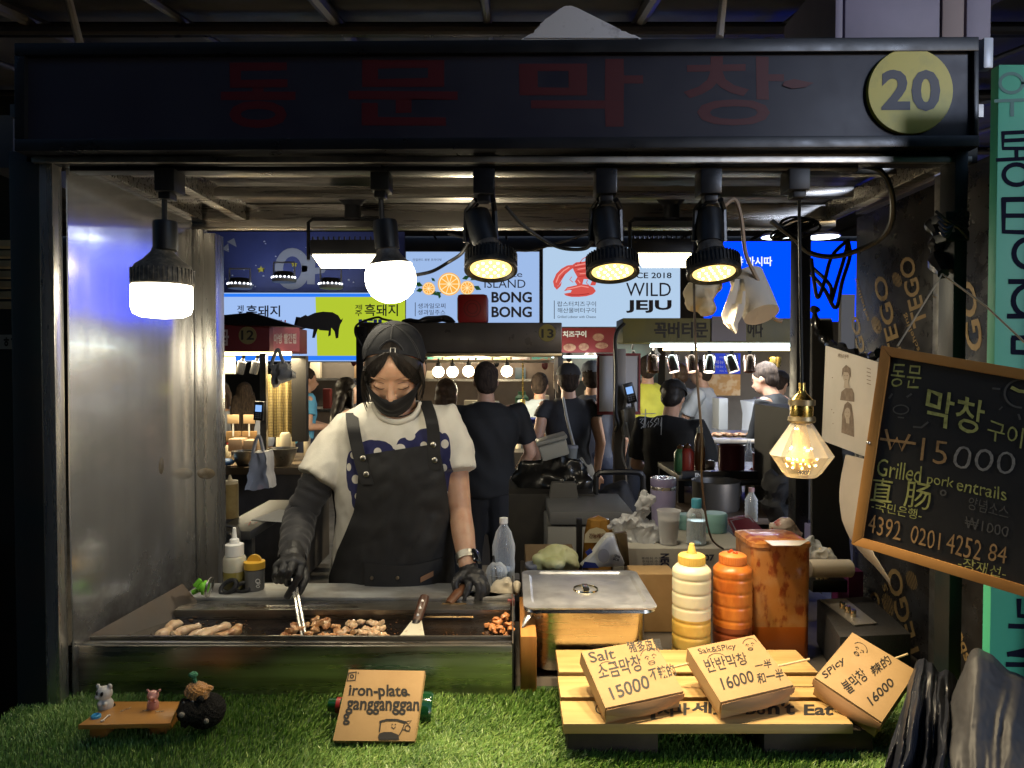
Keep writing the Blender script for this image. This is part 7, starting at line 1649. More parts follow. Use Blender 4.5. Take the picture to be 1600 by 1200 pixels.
for i, (x, rot, m, lit) in enumerate(((1020, 3, COP, 0), (1051, -10, CHR, 1), (1081, -5, COP, 1), (1108, 4, CHR, 1), (1143, -14, CHR, 1), (1171, 2, COP, 0))):
    c = at(x, 569, Y+.12); M = T(c) @ Matrix.Rotation(R(rot), 4, 'Y') @ Matrix.Rotation(R(-14), 4, 'X'); u = Y/F
    tt = thing("can_lamp", names[i], "lamp", c, "metal can lamps under the olive sign")
    bm = nb(); lathe(bm, [(0, 14*u), (8*u, 14*u), (9*u, 12*u), (9.5*u, -13*u), (8.8*u, -13*u), (8.5*u, -6*u), (0, -6*u)], 22, M); obj("can", bm, m, tt)
    if lit:
        bm = nb(); lathe(bm, [(0, -10*u), (8.4*u, -10*u)], 20, M); obj("lens", bm, emat("lit_can_lens", (1, .93, .8), 6) if i == 1 else bpy.data.materials["lit_can_lens"], tt)
    bm = nb(); tube(bm, [c+Vector((0, 0, 14*u)), c+Vector((0, 0, 22*u))], .014, 8); tube(bm, [c+Vector((-10*u, 0, 4*u)), c+Vector((-9*u, 0, 16*u)), c+Vector((9*u, 0, 16*u)), c+Vector((10*u, 0, 4*u))], .004, 6); obj("mount", bm, BLACKM, tt)
c = at(1210, 572, 5.4); bm = nb(); lathe(bm, [(0, .07), (.05, .07), (.05, .05), (.042, -.01), (0, -.01)], 18, T(c)); tag(obj("brass_lamp", bm, BRASS), "short brass lamp above the white shirted man at the right", "lamp")
t = thing("price_poster", "blue price poster above a picture of fried food, behind the can lamps", "poster", at(1132, 618, 7.2))
bm = nb(); bpx(bm, 1106, 1157, 552, 584, 7.2, .03); pb = obj("blue_sheet", bm, mat("blue_price_sheet", (.01, .04, .45), .5, emis=.35, ecol=(.01, .05, .7)), t)
bm = nb()
for a, b, c_, d_ in ((1124, 557, 1142, 560), (1117, 563, 1150, 569), (1117, 571, 1150, 575), (1124, 578, 1142, 581)): text_px(bm, "메뉴 8,000", a, b, c_, d_, front(7.2), lift=.005)
flat("white_lettering", bm, WHITEP, pb)
bm = nb(); bpx(bm, 1106, 1157, 585, 618, 7.2, .03); obj("food_picture", bm, mat("fried_food_print", (.55, .30, .10), .5, col2=(.75, .6, .4), sc=9, lo=.45, hi=.55, detail=2, emis=.15, ecol=(.6, .35, .15)), t)
bm = nb(); bpx(bm, 1040, 1300, 548, 700, 7.6, .05); tag(obj("tiled_wall", bm, mat("pale_grey_wall", (.25, .23, .20), .6, col2=(.19, .175, .15), sc=2)), "pale grey wall panel behind the olive stall", "wall")
bm = nb(); bpx(bm, 1123, 1138, 622, 672, 5.9, .2, .01); tag(obj("drinks_dispenser", bm, mat("white_dispenser", (.45, .46, .46), .4)), "small white dispenser cabinet right of the white T-shirt man", "dispenser")
bm = nb(); rows = [at(x, y, 5.5) for x, y in ((1178, 684), (1180, 650), (1176, 628), (1210, 625), (1225, 640), (1225, 684))]
prism(bm, rows, Vector((0, .3, 0))); tag(obj("glass_case", bm, thinglass("display_glass", (.8, .85, .95), .1, .6)), "glass food display case at the right of the olive stall", "display case")
GRL = mat("grilled_meat", (.33, .17, .08), .5, col2=(.12, .06, .03), sc=20, bump=.4, bsc=60)
random.seed(21); g0 = None
for i in range(16):
    x = 1076+i*6.6+random.uniform(-2, 2); p = at(x, 684-random.uniform(0, 2), Y+.2+random.uniform(0, .1)); 
    if g0 is None:
        bm = nb(); ell(bm, (0, 0, 0), (.03, .024, .016), seg=10); crumple(bm, .008, 40); g0 = tag(obj("grilled_piece", bm, GRL, origin=Vector((0, 0, 0))), "piece of grilled meat heaped on the counter of the olive stall", "grilled meat", "grilled meat on the olive stall's counter"); o_ = g0
    else: o_ = dup(g0)
    p.z = at(0, 686, Y+.1).z+.014; o_.location = p; o_.rotation_euler = (0, 0, i)
def pot(label, x0, x1, y0, y1, Y, m, handle=True):
    c = at((x0+x1)/2, y1, Y); r = px2m((x1-x0)/2, Y); H = px2m(y1-y0, Y); t = thing("cooking_pot", label, "pot", c)
    bm = nb(); lathe(bm, [(0, 0), (r*.93, 0), (r*.98, .015), (r, H), (r*1.04, H+.004), (r*.96, H), (r*.94, .03), (0, .02)], 32, T(c)); obj("pot_body", bm, m, t)
    if handle:
        bm = nb(); tube(bm, [c+Vector((r, 0, H*.92)), c+Vector((r+.05, 0, H*.95)), c+Vector((r+.2, 0, H*.9))], [.012, .013, .014], 8); obj("handle", bm, BLACKP, t)
pot("dark maroon enamel pot on the near counter before the grill", 1122, 1163, 696, 735, 3.6, mat("maroon_enamel", (.07, .012, .018), .35, coat=.3), False)
pot("wide grey aluminium pot with side handle on the lower shelf", 1082, 1155, 751, 795, 3.3, mat("grey_aluminium", (.20, .19, .18), .4, .8))
t = thing("work_table", "dark two tier work table carrying the maroon and grey pots", "table", at(1140, 900, 3.5))
zu = at(0, 735, 3.6).z; zl_ = at(0, 795, 3.3).z
bm = nb(); box(bm, .82, 1.75, 3.45, 3.95, zu-.03, zu-.002, .003); obj("upper_shelf", bm, STEELD, t)
bm = nb(); box(bm, .80, 1.75, 3.1, 3.95, zl_-.03, zl_-.002, .003); obj("lower_shelf", bm, mat("brown_shelf", (.10, .07, .05), .5), t)
for x, y in ((.82, 3.46), (1.7, 3.46), (.82, 3.9), (1.7, 3.9)):
    bm = nb(); box(bm, x, x+.03, y, y+.03, 0, zu-.031); obj("leg", bm, BLACKM, t)
bm = nb(); text_px(bm, "EN", 1086, 739, 1095, 745, front(3.44), bold=.03); p_ = nb(); bpx(p_, 1066, 1200, 736.5, 749, 3.445, .03); ap = obj("apron_board", p_, BLACKM, t); flat("lettering", bm, WHITEP, ap)
bm = nb(); c = at(1186, 735, 3.6); lathe(bm, [(0, 0), (.03, 0), (.034, .09), (0, .09)], 16, T(c)); tag(obj("red_cup", bm, mat("deep_red_plastic_cup", (.16, .012, .015), .4)), "deep red cup beside the maroon pot", "cup")
t = thing("clear_pitcher", "clear plastic pitcher between the maroon pot and the red cup", "pitcher", at(1170, 735, 3.7))
c = at(1170, 735, 3.7); bm = nb(); lathe(bm, [(0, 0), (.035, 0), (.04, .07), (.012, .11), (.01, .16)], 18, T(c)); obj("pitcher_body", bm, CLEAR, t)
bm = nb()
for x, y, rx, ry in ((1078, 730, 7, 3), (1108, 726, 9, 8), (1086, 728, 4, 2)): ell(bm, at(x, y, 3.7), (px2m(rx, 3.7), .03, px2m(ry, 3.7)))
crumple(bm, .012, 30); tag(obj("crumpled_foil", bm, mat("dull_foil", (.4, .38, .35), .35, .7)), "crumpled pale foil beside the maroon pot", "foil")
bm = nb(); bpx(bm, 1240, 1300, 640, 900, 3.0, .5); tag(obj("dark_cabinet", bm, mat("dark_cabinet", (.022, .02, .02), .6)), "tall dark cabinet behind the rear post under the diamond bulb", "cabinet")
# ================================================================= middle ground clutter
bagm("big black refuse bag slumped in front of stall 13", [(830, 735, 28, 16), (862, 728, 30, 18), (895, 738, 26, 20), (910, 770, 18, 30), (850, 760, 40, 20), (815, 745, 20, 10)], 3.0, mat("black_bin_bag", (.012, .012, .013), .28, coat=.3), .012, .03, 10)
bm = nb(); box(bm, at(795, 0, 3).x, at(925, 0, 3).x, 2.85, 3.25, 0, at(0, 762, 3).z, .006); tag(obj("dark_crate", bm, mat("dark_crate", (.03, .028, .027), .6, col2=(.05, .045, .04), sc=8)), "large dark crate under the black refuse bag", "crate")
t = thing("grey_satchel", "grey cloth bag hanging on the front of the dark crate", "bag", at(880, 795, 2.8))
bm = nb(); quadbox(bm, [(862, 754), (900, 754), (907, 796), (855, 796)], 2.80, .04, .006); obj("bag_body", bm, mat("grey_canvas", (.13, .125, .12), .8), t)
bm = nb(); line_px(bm, circ(880, 784, 4, 4, 12)+[(884, 784)], 1.6, front(2.8), .003); obj("ring", bm, STEEL, t)
t = thing("food_box", "milky plastic food box tilted on the black refuse bag", "food box", at(868, 720, 3.0))
bm = nb(); quadbox(bm, [(840, 696), (884, 684), (891, 710), (849, 722)], 2.92, .14, .012); obj("tub", bm, mat("milky_plastic_box", (.40, .42, .45), .3, sss=.1), t)
bm = nb(); quadbox(bm, [(838, 692), (886, 679), (887, 685), (839, 698)], 2.90, .17, .006); obj("lid", bm, mat("milky_plastic_lid", (.30, .32, .35), .3), t)
t = thing("takeaway_cup", "paper cup with grey lid standing right of the milky food box", "cup", at(893, 722, 3.1))
c = at(893, 725, 3.1); bm = nb(); lathe(bm, [(0, 0), (.02, 0), (.027, .07), (0, .07)], 18, T(c)); obj("cup_body", bm, mat("grey_paper_cup", (.2, .22, .23), .6), t)
bm = nb(); lathe(bm, [(0, .0705), (.03, .0705), (.029, .082), (0, .084)], 18, T(c)); obj("lid", bm, GREYP, t)
wire("pale cord slanting down behind the takeaway cup", [(880, 622, 4.0), (886, 655, 3.8), (895, 690, 3.5), (898, 700, 3.3)], .008, bpy.data.materials["white_cord"])
t = thing("chair", "black tube framed chair back in the middle behind the bottles", "chair", at(965, 800, 2.9))
bm = nb(); tube(bm, spline([at(932, 900, 2.9), at(931, 760, 2.9), at(934, 742, 2.9), at(945, 738, 2.9), at(992, 738, 2.9), at(1003, 743, 2.9), at(1005, 760, 2.9), at(1005, 900, 2.9)], 5), .012, 8); obj("back_frame", bm, BLACKM, t)
bm = nb(); box(bm, at(932, 0, 2.9).x, at(1005, 0, 2.9).x, 2.92, 3.25, .43, .47, .01); obj("seat", bm, BLACKP, t)
for x in (935, 1002):
    bm = nb(); tube(bm, [(at(x, 0, 2.9).x, 3.2, .43), (at(x, 0, 2.9).x, 3.24, 0)], .012, 8); obj("leg", bm, BLACKM, t)
bagm("dark jacket heaped on the black chair", [(965, 775, 30, 22), (945, 790, 16, 20), (990, 795, 18, 16)], 3.05, mat("dark_jacket", (.018, .018, .022), .7), .014, .03, 9, "jacket")

# ================================================================= stalls along the far side of the hall
LB = ['left far stall', 'far stall under sign 13', 'far stall behind the red framed board']
FW = [mat("warm_grey_stall_wall", (.15, .125, .095), .6, col2=(.09, .075, .06), sc=1.5), mat("brown_stall_wall", (.17, .12, .085), .6, col2=(.24, .18, .13), sc=2), mat("cool_grey_stall_wall", (.14, .14, .145), .6, col2=(.08, .16, .17), sc=1.5)]
for i, (x0, x1, Yf, lab) in enumerate(((455, 565, 9.2, "far stall kitchen seen between stall 12 and stall 13"), (640, 872, 8.6, "far stall kitchen seen under sign 13"), (874, 1046, 9.0, "far stall kitchen seen behind the red framed board"))):
    t = thing("far_stall", lab, "stall", at((x0+x1)/2, 700, Yf)); xa, xb = at(x0, 0, Yf).x, at(x1, 0, Yf).x
    bm = nb(); box(bm, xa, xb, Yf+.6, Yf+.66, 0, 2.0); obj("back_wall", bm, FW[i], t)
    bm = nb(); box(bm, xa, xb, Yf-.1, Yf+.45, 0, .98, .01); obj("counter", bm, FW[(i+1) % 3], t)
    bm = nb(); box(bm, xa, xb, Yf-.12, Yf+.5, .985, 1.02, .005); obj("counter_top", bm, STEELD, t)
    bm = nb(); box(bm, xa, xb, Yf+.1, Yf+.14, 1.90, 1.94); obj("hanging_rail", bm, BLACKM, t)
    bm = nb(); box(bm, xa+.1, xb-.1, Yf+.42, Yf+.58, 1.38, 1.41); obj("shelf", bm, STEELD, t)
    light("stall_light", "AREA", ((xa+xb)/2, Yf+.2, 1.88), 8, (1, .88, .68), t, aim=(0, .1, -1), sx=(xb-xa)*.8, sy=.2)
    n = int((xb-xa)/.26); random.seed(30+i); cone0 = None
    CONE = emat("lit_cone_lamp", (1, .95, .8), 4) if i == 0 else bpy.data.materials["lit_cone_lamp"]
    for k in range(n):
        x = xa+(k+.5)*(xb-xa)/n
        if k % 3 == 1:
            c = Vector((x, Yf+.12, 1.72)); tt = thing("cone_lamp", "small white cone lamp on the rail of the %s" % LB[i], "lamp", c, "small cone lamps of the far stalls")
            bm = nb(); lathe(bm, [(0, .12), (.02, .12), (.035, .05), (.085, 0)], 14, T(c)); obj("shade", bm, WHITEP, tt); bm = nb(); lathe(bm, [(0, .005), (.075, .005)], 14, T(c)); obj("bulb", bm, CONE, tt)
        else:
            h_ = random.uniform(.18, .34); c = Vector((x, Yf+.12, 1.9-h_)); bm = nb()
            tube(bm, [(x, Yf+.12, 1.9), (x+random.uniform(-.02, .02), Yf+.12, 1.9-h_*.6)], .011, 6); ell(bm, c, (random.uniform(.03, .07), .02, random.uniform(.05, .09)), seg=10)
            tag(obj("hanging_utensil", bm, (BLACKP, STEELD, mat("dark_red_utensil", (.12, .02, .02), .5))[k % 3 if k % 3 else 0]), "dark utensil hanging on the rail of the %s" % LB[i], "utensil", "hanging utensils of the far stalls")
        hh = random.uniform(.10, .26); x2 = x+random.uniform(-.04, .04); c = Vector((x2, Yf+.1+random.uniform(-.1, .15), 1.021)); r_ = random.uniform(.04, .09); bm = nb()
        m_ = (STEELD, CREAM, mat("tan_food", (.45, .24, .1), .5), mat("far_white_tub", (.45, .45, .45), .5), mat("far_red_tub", (.25, .04, .03), .5), mat("far_green_tub", (.06, .16, .08), .5))[random.randrange(6)]
        if random.random() < .5: lathe(bm, [(0, 0), (r_, 0), (r_*1.05, hh*.7), (r_*.6, hh*.85), (r_*.6, hh), (0, hh)], 14, T(c))
        else: box(bm, x2-r_, x2+r_, c.y-.06, c.y+.06, 1.021, 1.021+hh, .012)
        tag(obj("kitchen_tub", bm, m_), "tub or jar standing on the counter of the %s" % LB[i], "tub", "tubs and jars on the far stall counters")
        if k % 2 == 0:
            bm = nb(); hh = random.uniform(.1, .24); box(bm, x-.07, x+.07, Yf+.44, Yf+.56, 1.4105, 1.41+hh, .01); tag(obj("shelf_box", bm, (CREAM, FW[2], mat("shelf_brown_box", (.28, .17, .08), .7))[k % 3]), "box on the wall shelf of the %s" % LB[i], "box", "boxes on the far stall shelves")

# ================================================================= bottles and tubs crowding the nearer counters
SMALLM = [CREAM, mat("small_red_bottle", (.28, .03, .02), .4), mat("small_brown_bottle", (.09, .04, .015), .25), mat("small_green_bottle", (.04, .13, .05), .3), mat("small_white_bottle", (.42, .42, .4), .4), mat("small_orange_bottle", (.42, .16, .03), .4)]
random.seed(50)
for where, grp, x0, x1, Yb, zb, n in (("upper shelf of the pot table", "bottles on the pot table", .84, .97, 3.62, zu-.002, 3), ("lower shelf of the pot table", "bottles and tubs on the lower shelf of the pot table", 1.12, 1.68, 3.6, zl_-.002, 7),
        ("left end of the counter in stall 13", "bottles on the counter of stall 13", -.15, .42, 5.75, at(0, 720, 5.0).z, 7), ("counter of stall 12", "bottles on the counter of stall 12", -2.25, -1.55, 5.45, at(0, 729, 4.9).z, 7), ("grill counter of the olive stall", "bottles on the grill counter", 1.75, 2.1, 5.2, at(0, 686, 4.9).z, 5)):
    for k in range(n):
        x = x0+(x1-x0)*(k+.5)/n+random.uniform(-.015, .015); hh = random.uniform(.10, .24); r_ = random.uniform(.022, .04); c = Vector((x, Yb+random.uniform(-.06, .06), zb+.001)); m_ = random.choice(SMALLM)
        t = thing("sauce_container", "small sauce container crowded on the %s" % where, "container", c, grp)
        bm = nb(); lathe(bm, [(0, 0), (r_*.95, 0), (r_, .008), (r_, hh*.68), (r_*.5, hh*.84), (0, hh*.84)], 16, T(c)); obj("container_body", bm, m_, t)
        bm = nb(); lathe(bm, [(r_*.55, hh*.80), (r_*.55, hh*.93), (r_*.2, hh*.96), (r_*.12, hh), (0, hh)], 12, T(c)); obj("cap", bm, random.choice(SMALLM), t)
# ================================================================= things on the shelf behind the sauces
ZS = .859
def std(px, Y): p = at(px, 800, Y); return Vector((p.x, p.y, ZS))
# white carton with printed words
Y = 2.05
t = thing("white_carton", "white card carton with dark printed words under the cups", "carton", at(1080, 900, Y))
zt = at(0, 857, Y).z; xa, xb = at(978, 0, Y).x, at(1180, 0, Y).x
bm = nb(); box(bm, xa, xb, Y, Y+.34, ZS, zt, .003); cb = obj("carton", bm, mat("white_corrugated_card", (.42, .40, .35), .7, col2=(.36, .34, .29), sc=6), t)
pl = front(Y); bm = nb(); text_px(bm, "NEO", 1027, 869, 1050, 883, pl, bold=.04, rot=90, lift=.002); text_px(bm, "07", 1100, 866, 1116, 876, pl, bold=.04, lift=.002)
for k in range(4): text_px(bm, "후레쉬 주문", 1002+k*1, 870+k*5, 1034, 874+k*5, pl, lift=.002)
flat("lettering", bm, PDK, cb)
bm = nb(); bpx(bm, 822, 905, 884, 930, 2.0, .25, .003); tag(obj("kraft_carton", bm, mat("dull_carton", (.18, .12, .06), .8)), "dull brown carton below the cabbage", "carton")
CAB = mat("pale_cabbage_leaf", (.42, .44, .20), .5, col2=(.58, .58, .36), sc=9, detail=6, bump=.4, bsc=22, sss=.1)
bm = nb(); 
for x, y, rx, ry, Y_ in ((870, 873, 33, 22, 1.98), (848, 878, 18, 14, 1.95), (892, 878, 14, 16, 1.95), (866, 880, 18, 12, 1.92)): ell(bm, at(x, y, Y_), (px2m(rx, Y_), px2m(rx, Y_)*.8, px2m(ry, Y_)), seg=20)
bm = fuse(bm, .006, 3)
for v in bm.verts: v.co += v.normal*.004*math.sin(noise.noise(v.co*18)*9)
tag(obj("cabbage", bm, CAB), "pale green cabbage half behind the steel pan", "cabbage")
bm = nb(); ell(bm, at(840, 884, 1.96), (.035, .03, .014)); crumple(bm, .01, 40); tag(obj("cling_film", bm, mat("grey_film", (.22, .23, .27), .25, bump=.5, bsc=60)), "scrunched grey film left of the cabbage", "film")
Y = 2.3; p = std(935, Y); u = Y/F
t = thing("sauce_jug", "amber sauce jug with a cream round label between cabbage and plastic bag", "jug", p)
H = at(0, 805, Y).z-ZS
bm = nb(); lathe(bm, [(0, 0), (24*u, 0), (25*u, H*.3), (22*u, H*.72), (17*u, H*.94), (0, H)], 8, T(p)); obj("jug_body", bm, mat("amber_plastic", (.28, .13, .02), .25, coat=.5, col2=(.38, .2, .04), sc=10), t)
bm = nb(); bpx(bm, 901, 910, 812, 905, Y-.02, .03, .004); obj("handle", bm, BLACKP, t)
bm = nb(); pl = front(Y-.056); poly_px(bm, [(913, 848), (914, 835), (921, 827), (932, 824), (943, 827), (950, 835), (951, 848)], pl, 0); lb = flat("label", bm, mat("cream_label", (.55, .48, .32), .6), t)
bm = nb(); text_px(bm, "간능레몬", 920, 833, 945, 841, pl, bold=.03, lift=.003); flat("lettering", bm, mat("brown_label_ink", (.12, .04, .02), .6), lb)
bm = nb(); Y = 2.02; quadbox(bm, [(962, 835), (980, 832), (984, 884), (975, 886)], Y, .03, .004); tag(obj("foil_pouch", bm, mat("dark_gold_pouch", (.10, .07, .03), .25, .4)), "dark glossy pouch standing right of the white and blue bag", "pouch")
t = thing("flour_bag", "white and blue printed plastic bag leaning behind the steel pan", "bag", at(940, 890, 1.98))
bm = nb(); quadbox(bm, [(950, 838), (962, 836), (976, 886), (908, 888)], 1.98, .05, .008); bmesh.ops.subdivide_edges(bm, edges=bm.edges[:], cuts=5, use_grid_fill=True); crumple(bm, .006, 22); fb = obj("bag_film", bm, mat("white_printed_film", (.45, .46, .47), .3, bump=.3, bsc=30), t)
bm = nb(); pl = front(1.972); poly_px(bm, [(909, 887), (913, 877), (930, 879), (936, 887)], pl, .003); poly_px(bm, [(914, 862), (922, 856), (926, 862), (918, 868)], pl, .003); flat("blue_print", bm, mat("navy_print", (.012, .025, .16), .5), fb)
bm = nb(); poly_px(bm, circ(943, 868, 9, 11, 18), pl, .0032); flat("grey_print", bm, mat("soft_grey_print", (.22, .22, .24), .5), fb)
bm = nb(); text_px(bm, "찹쌀", 958, 866, 968, 876, pl, bold=.02, rot=-70, lift=.003); flat("lettering", bm, INK, fb)
bagm("scrunched clear plastic bag with a twisted top beside the lavender tumbler", [(1008, 785, 13, 20), (1000, 808, 11, 12), (985, 822, 30, 18), (1010, 835, 24, 24), (965, 822, 18, 10), (990, 845, 28, 14)], 2.14, thinglass("scrunched_clear_bag", (.62, .63, .66), .22, .52), .005, .016, 30); [crumple_obj(o, .007, 85) for o in [bpy.data.objects["plastic_bag.002"] if False else COL.objects[-1]]]
Y = 2.28; zc = zt+.002; u = Y/F
def sit(px, Y_): p = at(px, 0, Y_); return Vector((p.x, Y_, zc))
p = sit(1040, Y); H = at(0, 746, Y).z-zc
t = thing("tumbler", "tall lavender tumbler with steel collar and clear lid", "tumbler", p)
bm = nb(); lathe(bm, [(0, 0), (15*u, 0), (17*u, .01), (20*u, H*.78), (0, H*.78)], 28, T(p)); obj("cup_wall", bm, mat("lavender_plastic", (.26, .23, .40), .35, col2=(.32, .30, .46), sc=3, coat=.3), t)
bm = nb(); lathe(bm, [(20*u, H*.78), (20.3*u, H*.79), (20.3*u, H*.83), (20*u, H*.84)], 28, T(p)); obj("steel_collar", bm, STEEL, t)
bm = nb(); lathe(bm, [(19.8*u, H*.84), (20.5*u, H*.97), (19*u, H), (6*u, H*1.0), (5*u, H*1.02), (0, H*1.02)], 28, T(p)); obj("lid", bm, mat("smoky_lavender_lid", (.18, .16, .28), .2, coat=.5), t)
Y = 2.10; p = sit(1049, Y); H = at(0, 797, Y).z-zc; u = Y/F
t = thing("plastic_cup", "cloudy plastic cup half full, right in front of the lavender tumbler", "cup", p)
bm = nb(); lathe(bm, [(0, 0), (13.5*u, 0), (18*u, H), (18.8*u, H), (18.8*u, H-.003)], 28, T(p)); obj("cup_body", bm, thinglass("cloudy_plastic", (.8, .8, .82), .2, .5), t)
bm = nb(); lathe(bm, [(0, .003), (13.2*u, .003), (16.5*u, H*.72), (0, H*.72)], 24, T(p)); obj("drink", bm, mat("cloudy_drink", (.36, .36, .35), .3), t)
p = sit(1093, Y); H = at(0, 790, Y).z-zc
t = thing("water_bottle", "clear ribbed water bottle with a sky blue cap", "bottle", p)
bm = nb(); lathe(bm, [(0, 0)]+[(15.5*u-(.7*u if k % 2 else 0), .004+k*H*.058) for k in range(13)]+[(15.5*u, H*.76), (10*u, H*.9), (7*u, H*.95), (7*u, H)], 26, T(p)); obj("bottle_body", bm, CLEAR, t)
bm = nb(); lathe(bm, [(0, .002), (14.4*u, .002), (14.4*u, H*.62), (0, H*.62)], 20, T(p)); obj("water", bm, bpy.data.materials["water"], t)
bm = nb(); lathe(bm, [(0, H-.006), (8*u, H-.006), (8*u, H+9*u), (7*u, H+11*u), (0, H+11*u)], 18, T(p)); obj("cap", bm, mat("sky_blue_cap", (.06, .30, .42), .4), t)
MINT = mat("mint_plastic", (.20, .38, .37), .4)
for lab, px, w, top_, Yb in (("mint green round tub right of the water bottle", 1122, 19, 801, 2.26), ("mint green tub half hidden behind the water bottle", 1077, 14, 803, 2.3)):
    p = sit(px, Yb); H = at(0, top_, Yb).z-zc; u = Yb/F; t = thing("mint_tub", lab, "tub", p, "mint green tubs")
    bm = nb(); lathe(bm, [(0, 0), (w*u*.96, 0), (w*u, .006), (w*u, H*.48), (w*u*.97, H*.49)], 28, T(p)); obj("tub_body", bm, MINT, t)
    bm = nb(); lathe(bm, [(w*u*.98, H*.492), (w*u*1.01, H*.5), (w*u*1.01, H*.92), (w*u*.93, H), (0, H)], 28, T(p)); obj("lid", bm, MINT, t)
bm = nb(); quadbox(bm, [(1138, 812), (1172, 806), (1206, 842), (1160, 858)], [2.4, 2.4, 2.2, 2.2], .03, .003); gb_ = tag(obj("burgundy_box", bm, mat("burgundy_card", (.13, .015, .03), .5)), "flat burgundy box with white border lines beside the mint tub", "box")
bm = nb(); pl = plane3(at(1138, 812, 2.4), at(1160, 858, 2.2), at(1172, 806, 2.4)); line_px(bm, [(1142, 815), (1162, 853), (1200, 841), (1170, 809), (1142, 815)], 2, pl, .003); flat("border_print", bm, GREYP, gb_)
Y = 2.4; p = Vector((at(1180, 0, Y).x, Y, zc)); H = at(0, 768, Y).z-zc; u = Y/F
t = thing("water_bottle", "empty clear bottle standing behind the burgundy box", "bottle", p)
bm = nb(); lathe(bm, [(0, 0)]+[(10*u-(.8*u if k % 2 else 0), .004+k*H*.07) for k in range(10)]+[(10*u, H*.72), (5*u, H*.9), (4*u, H*.94), (4*u, H)], 22, T(p)); obj("bottle_body", bm, CLEAR, t)
bm = nb(); lathe(bm, [(0, H), (4.6*u, H), (4.6*u, H+6*u), (0, H+6*u)], 14, T(p)); obj("cap", bm, mat("pinkish_cap", (.4, .25, .27), .5), t)
bagm("black ruffled cloth bag hanging on the rear post", [(1216, 755, 22, 22), (1210, 785, 20, 36), (1222, 810, 20, 26)], 2.25, mat("black_ruffled_cloth", (.012, .012, .014), .7), .01, .025, 20)
# grey cool box behind the cabbage
t = thing("cool_box", "pale grey lidded cool box behind the cabbage", "cool box", at(890, 900, 2.55))
bm = nb(); bpx(bm, 855, 990, 822, 1000, 2.56, .35, .01); obj("box_body", bm, mat("pale_grey_plastic", (.38, .38, .37), .5), t)
bm = nb(); bpx(bm, 858, 990, 799, 821, 2.55, .37, .012); obj("lid", bm, mat("slate_grey_lid", (.18, .185, .2), .4), t)
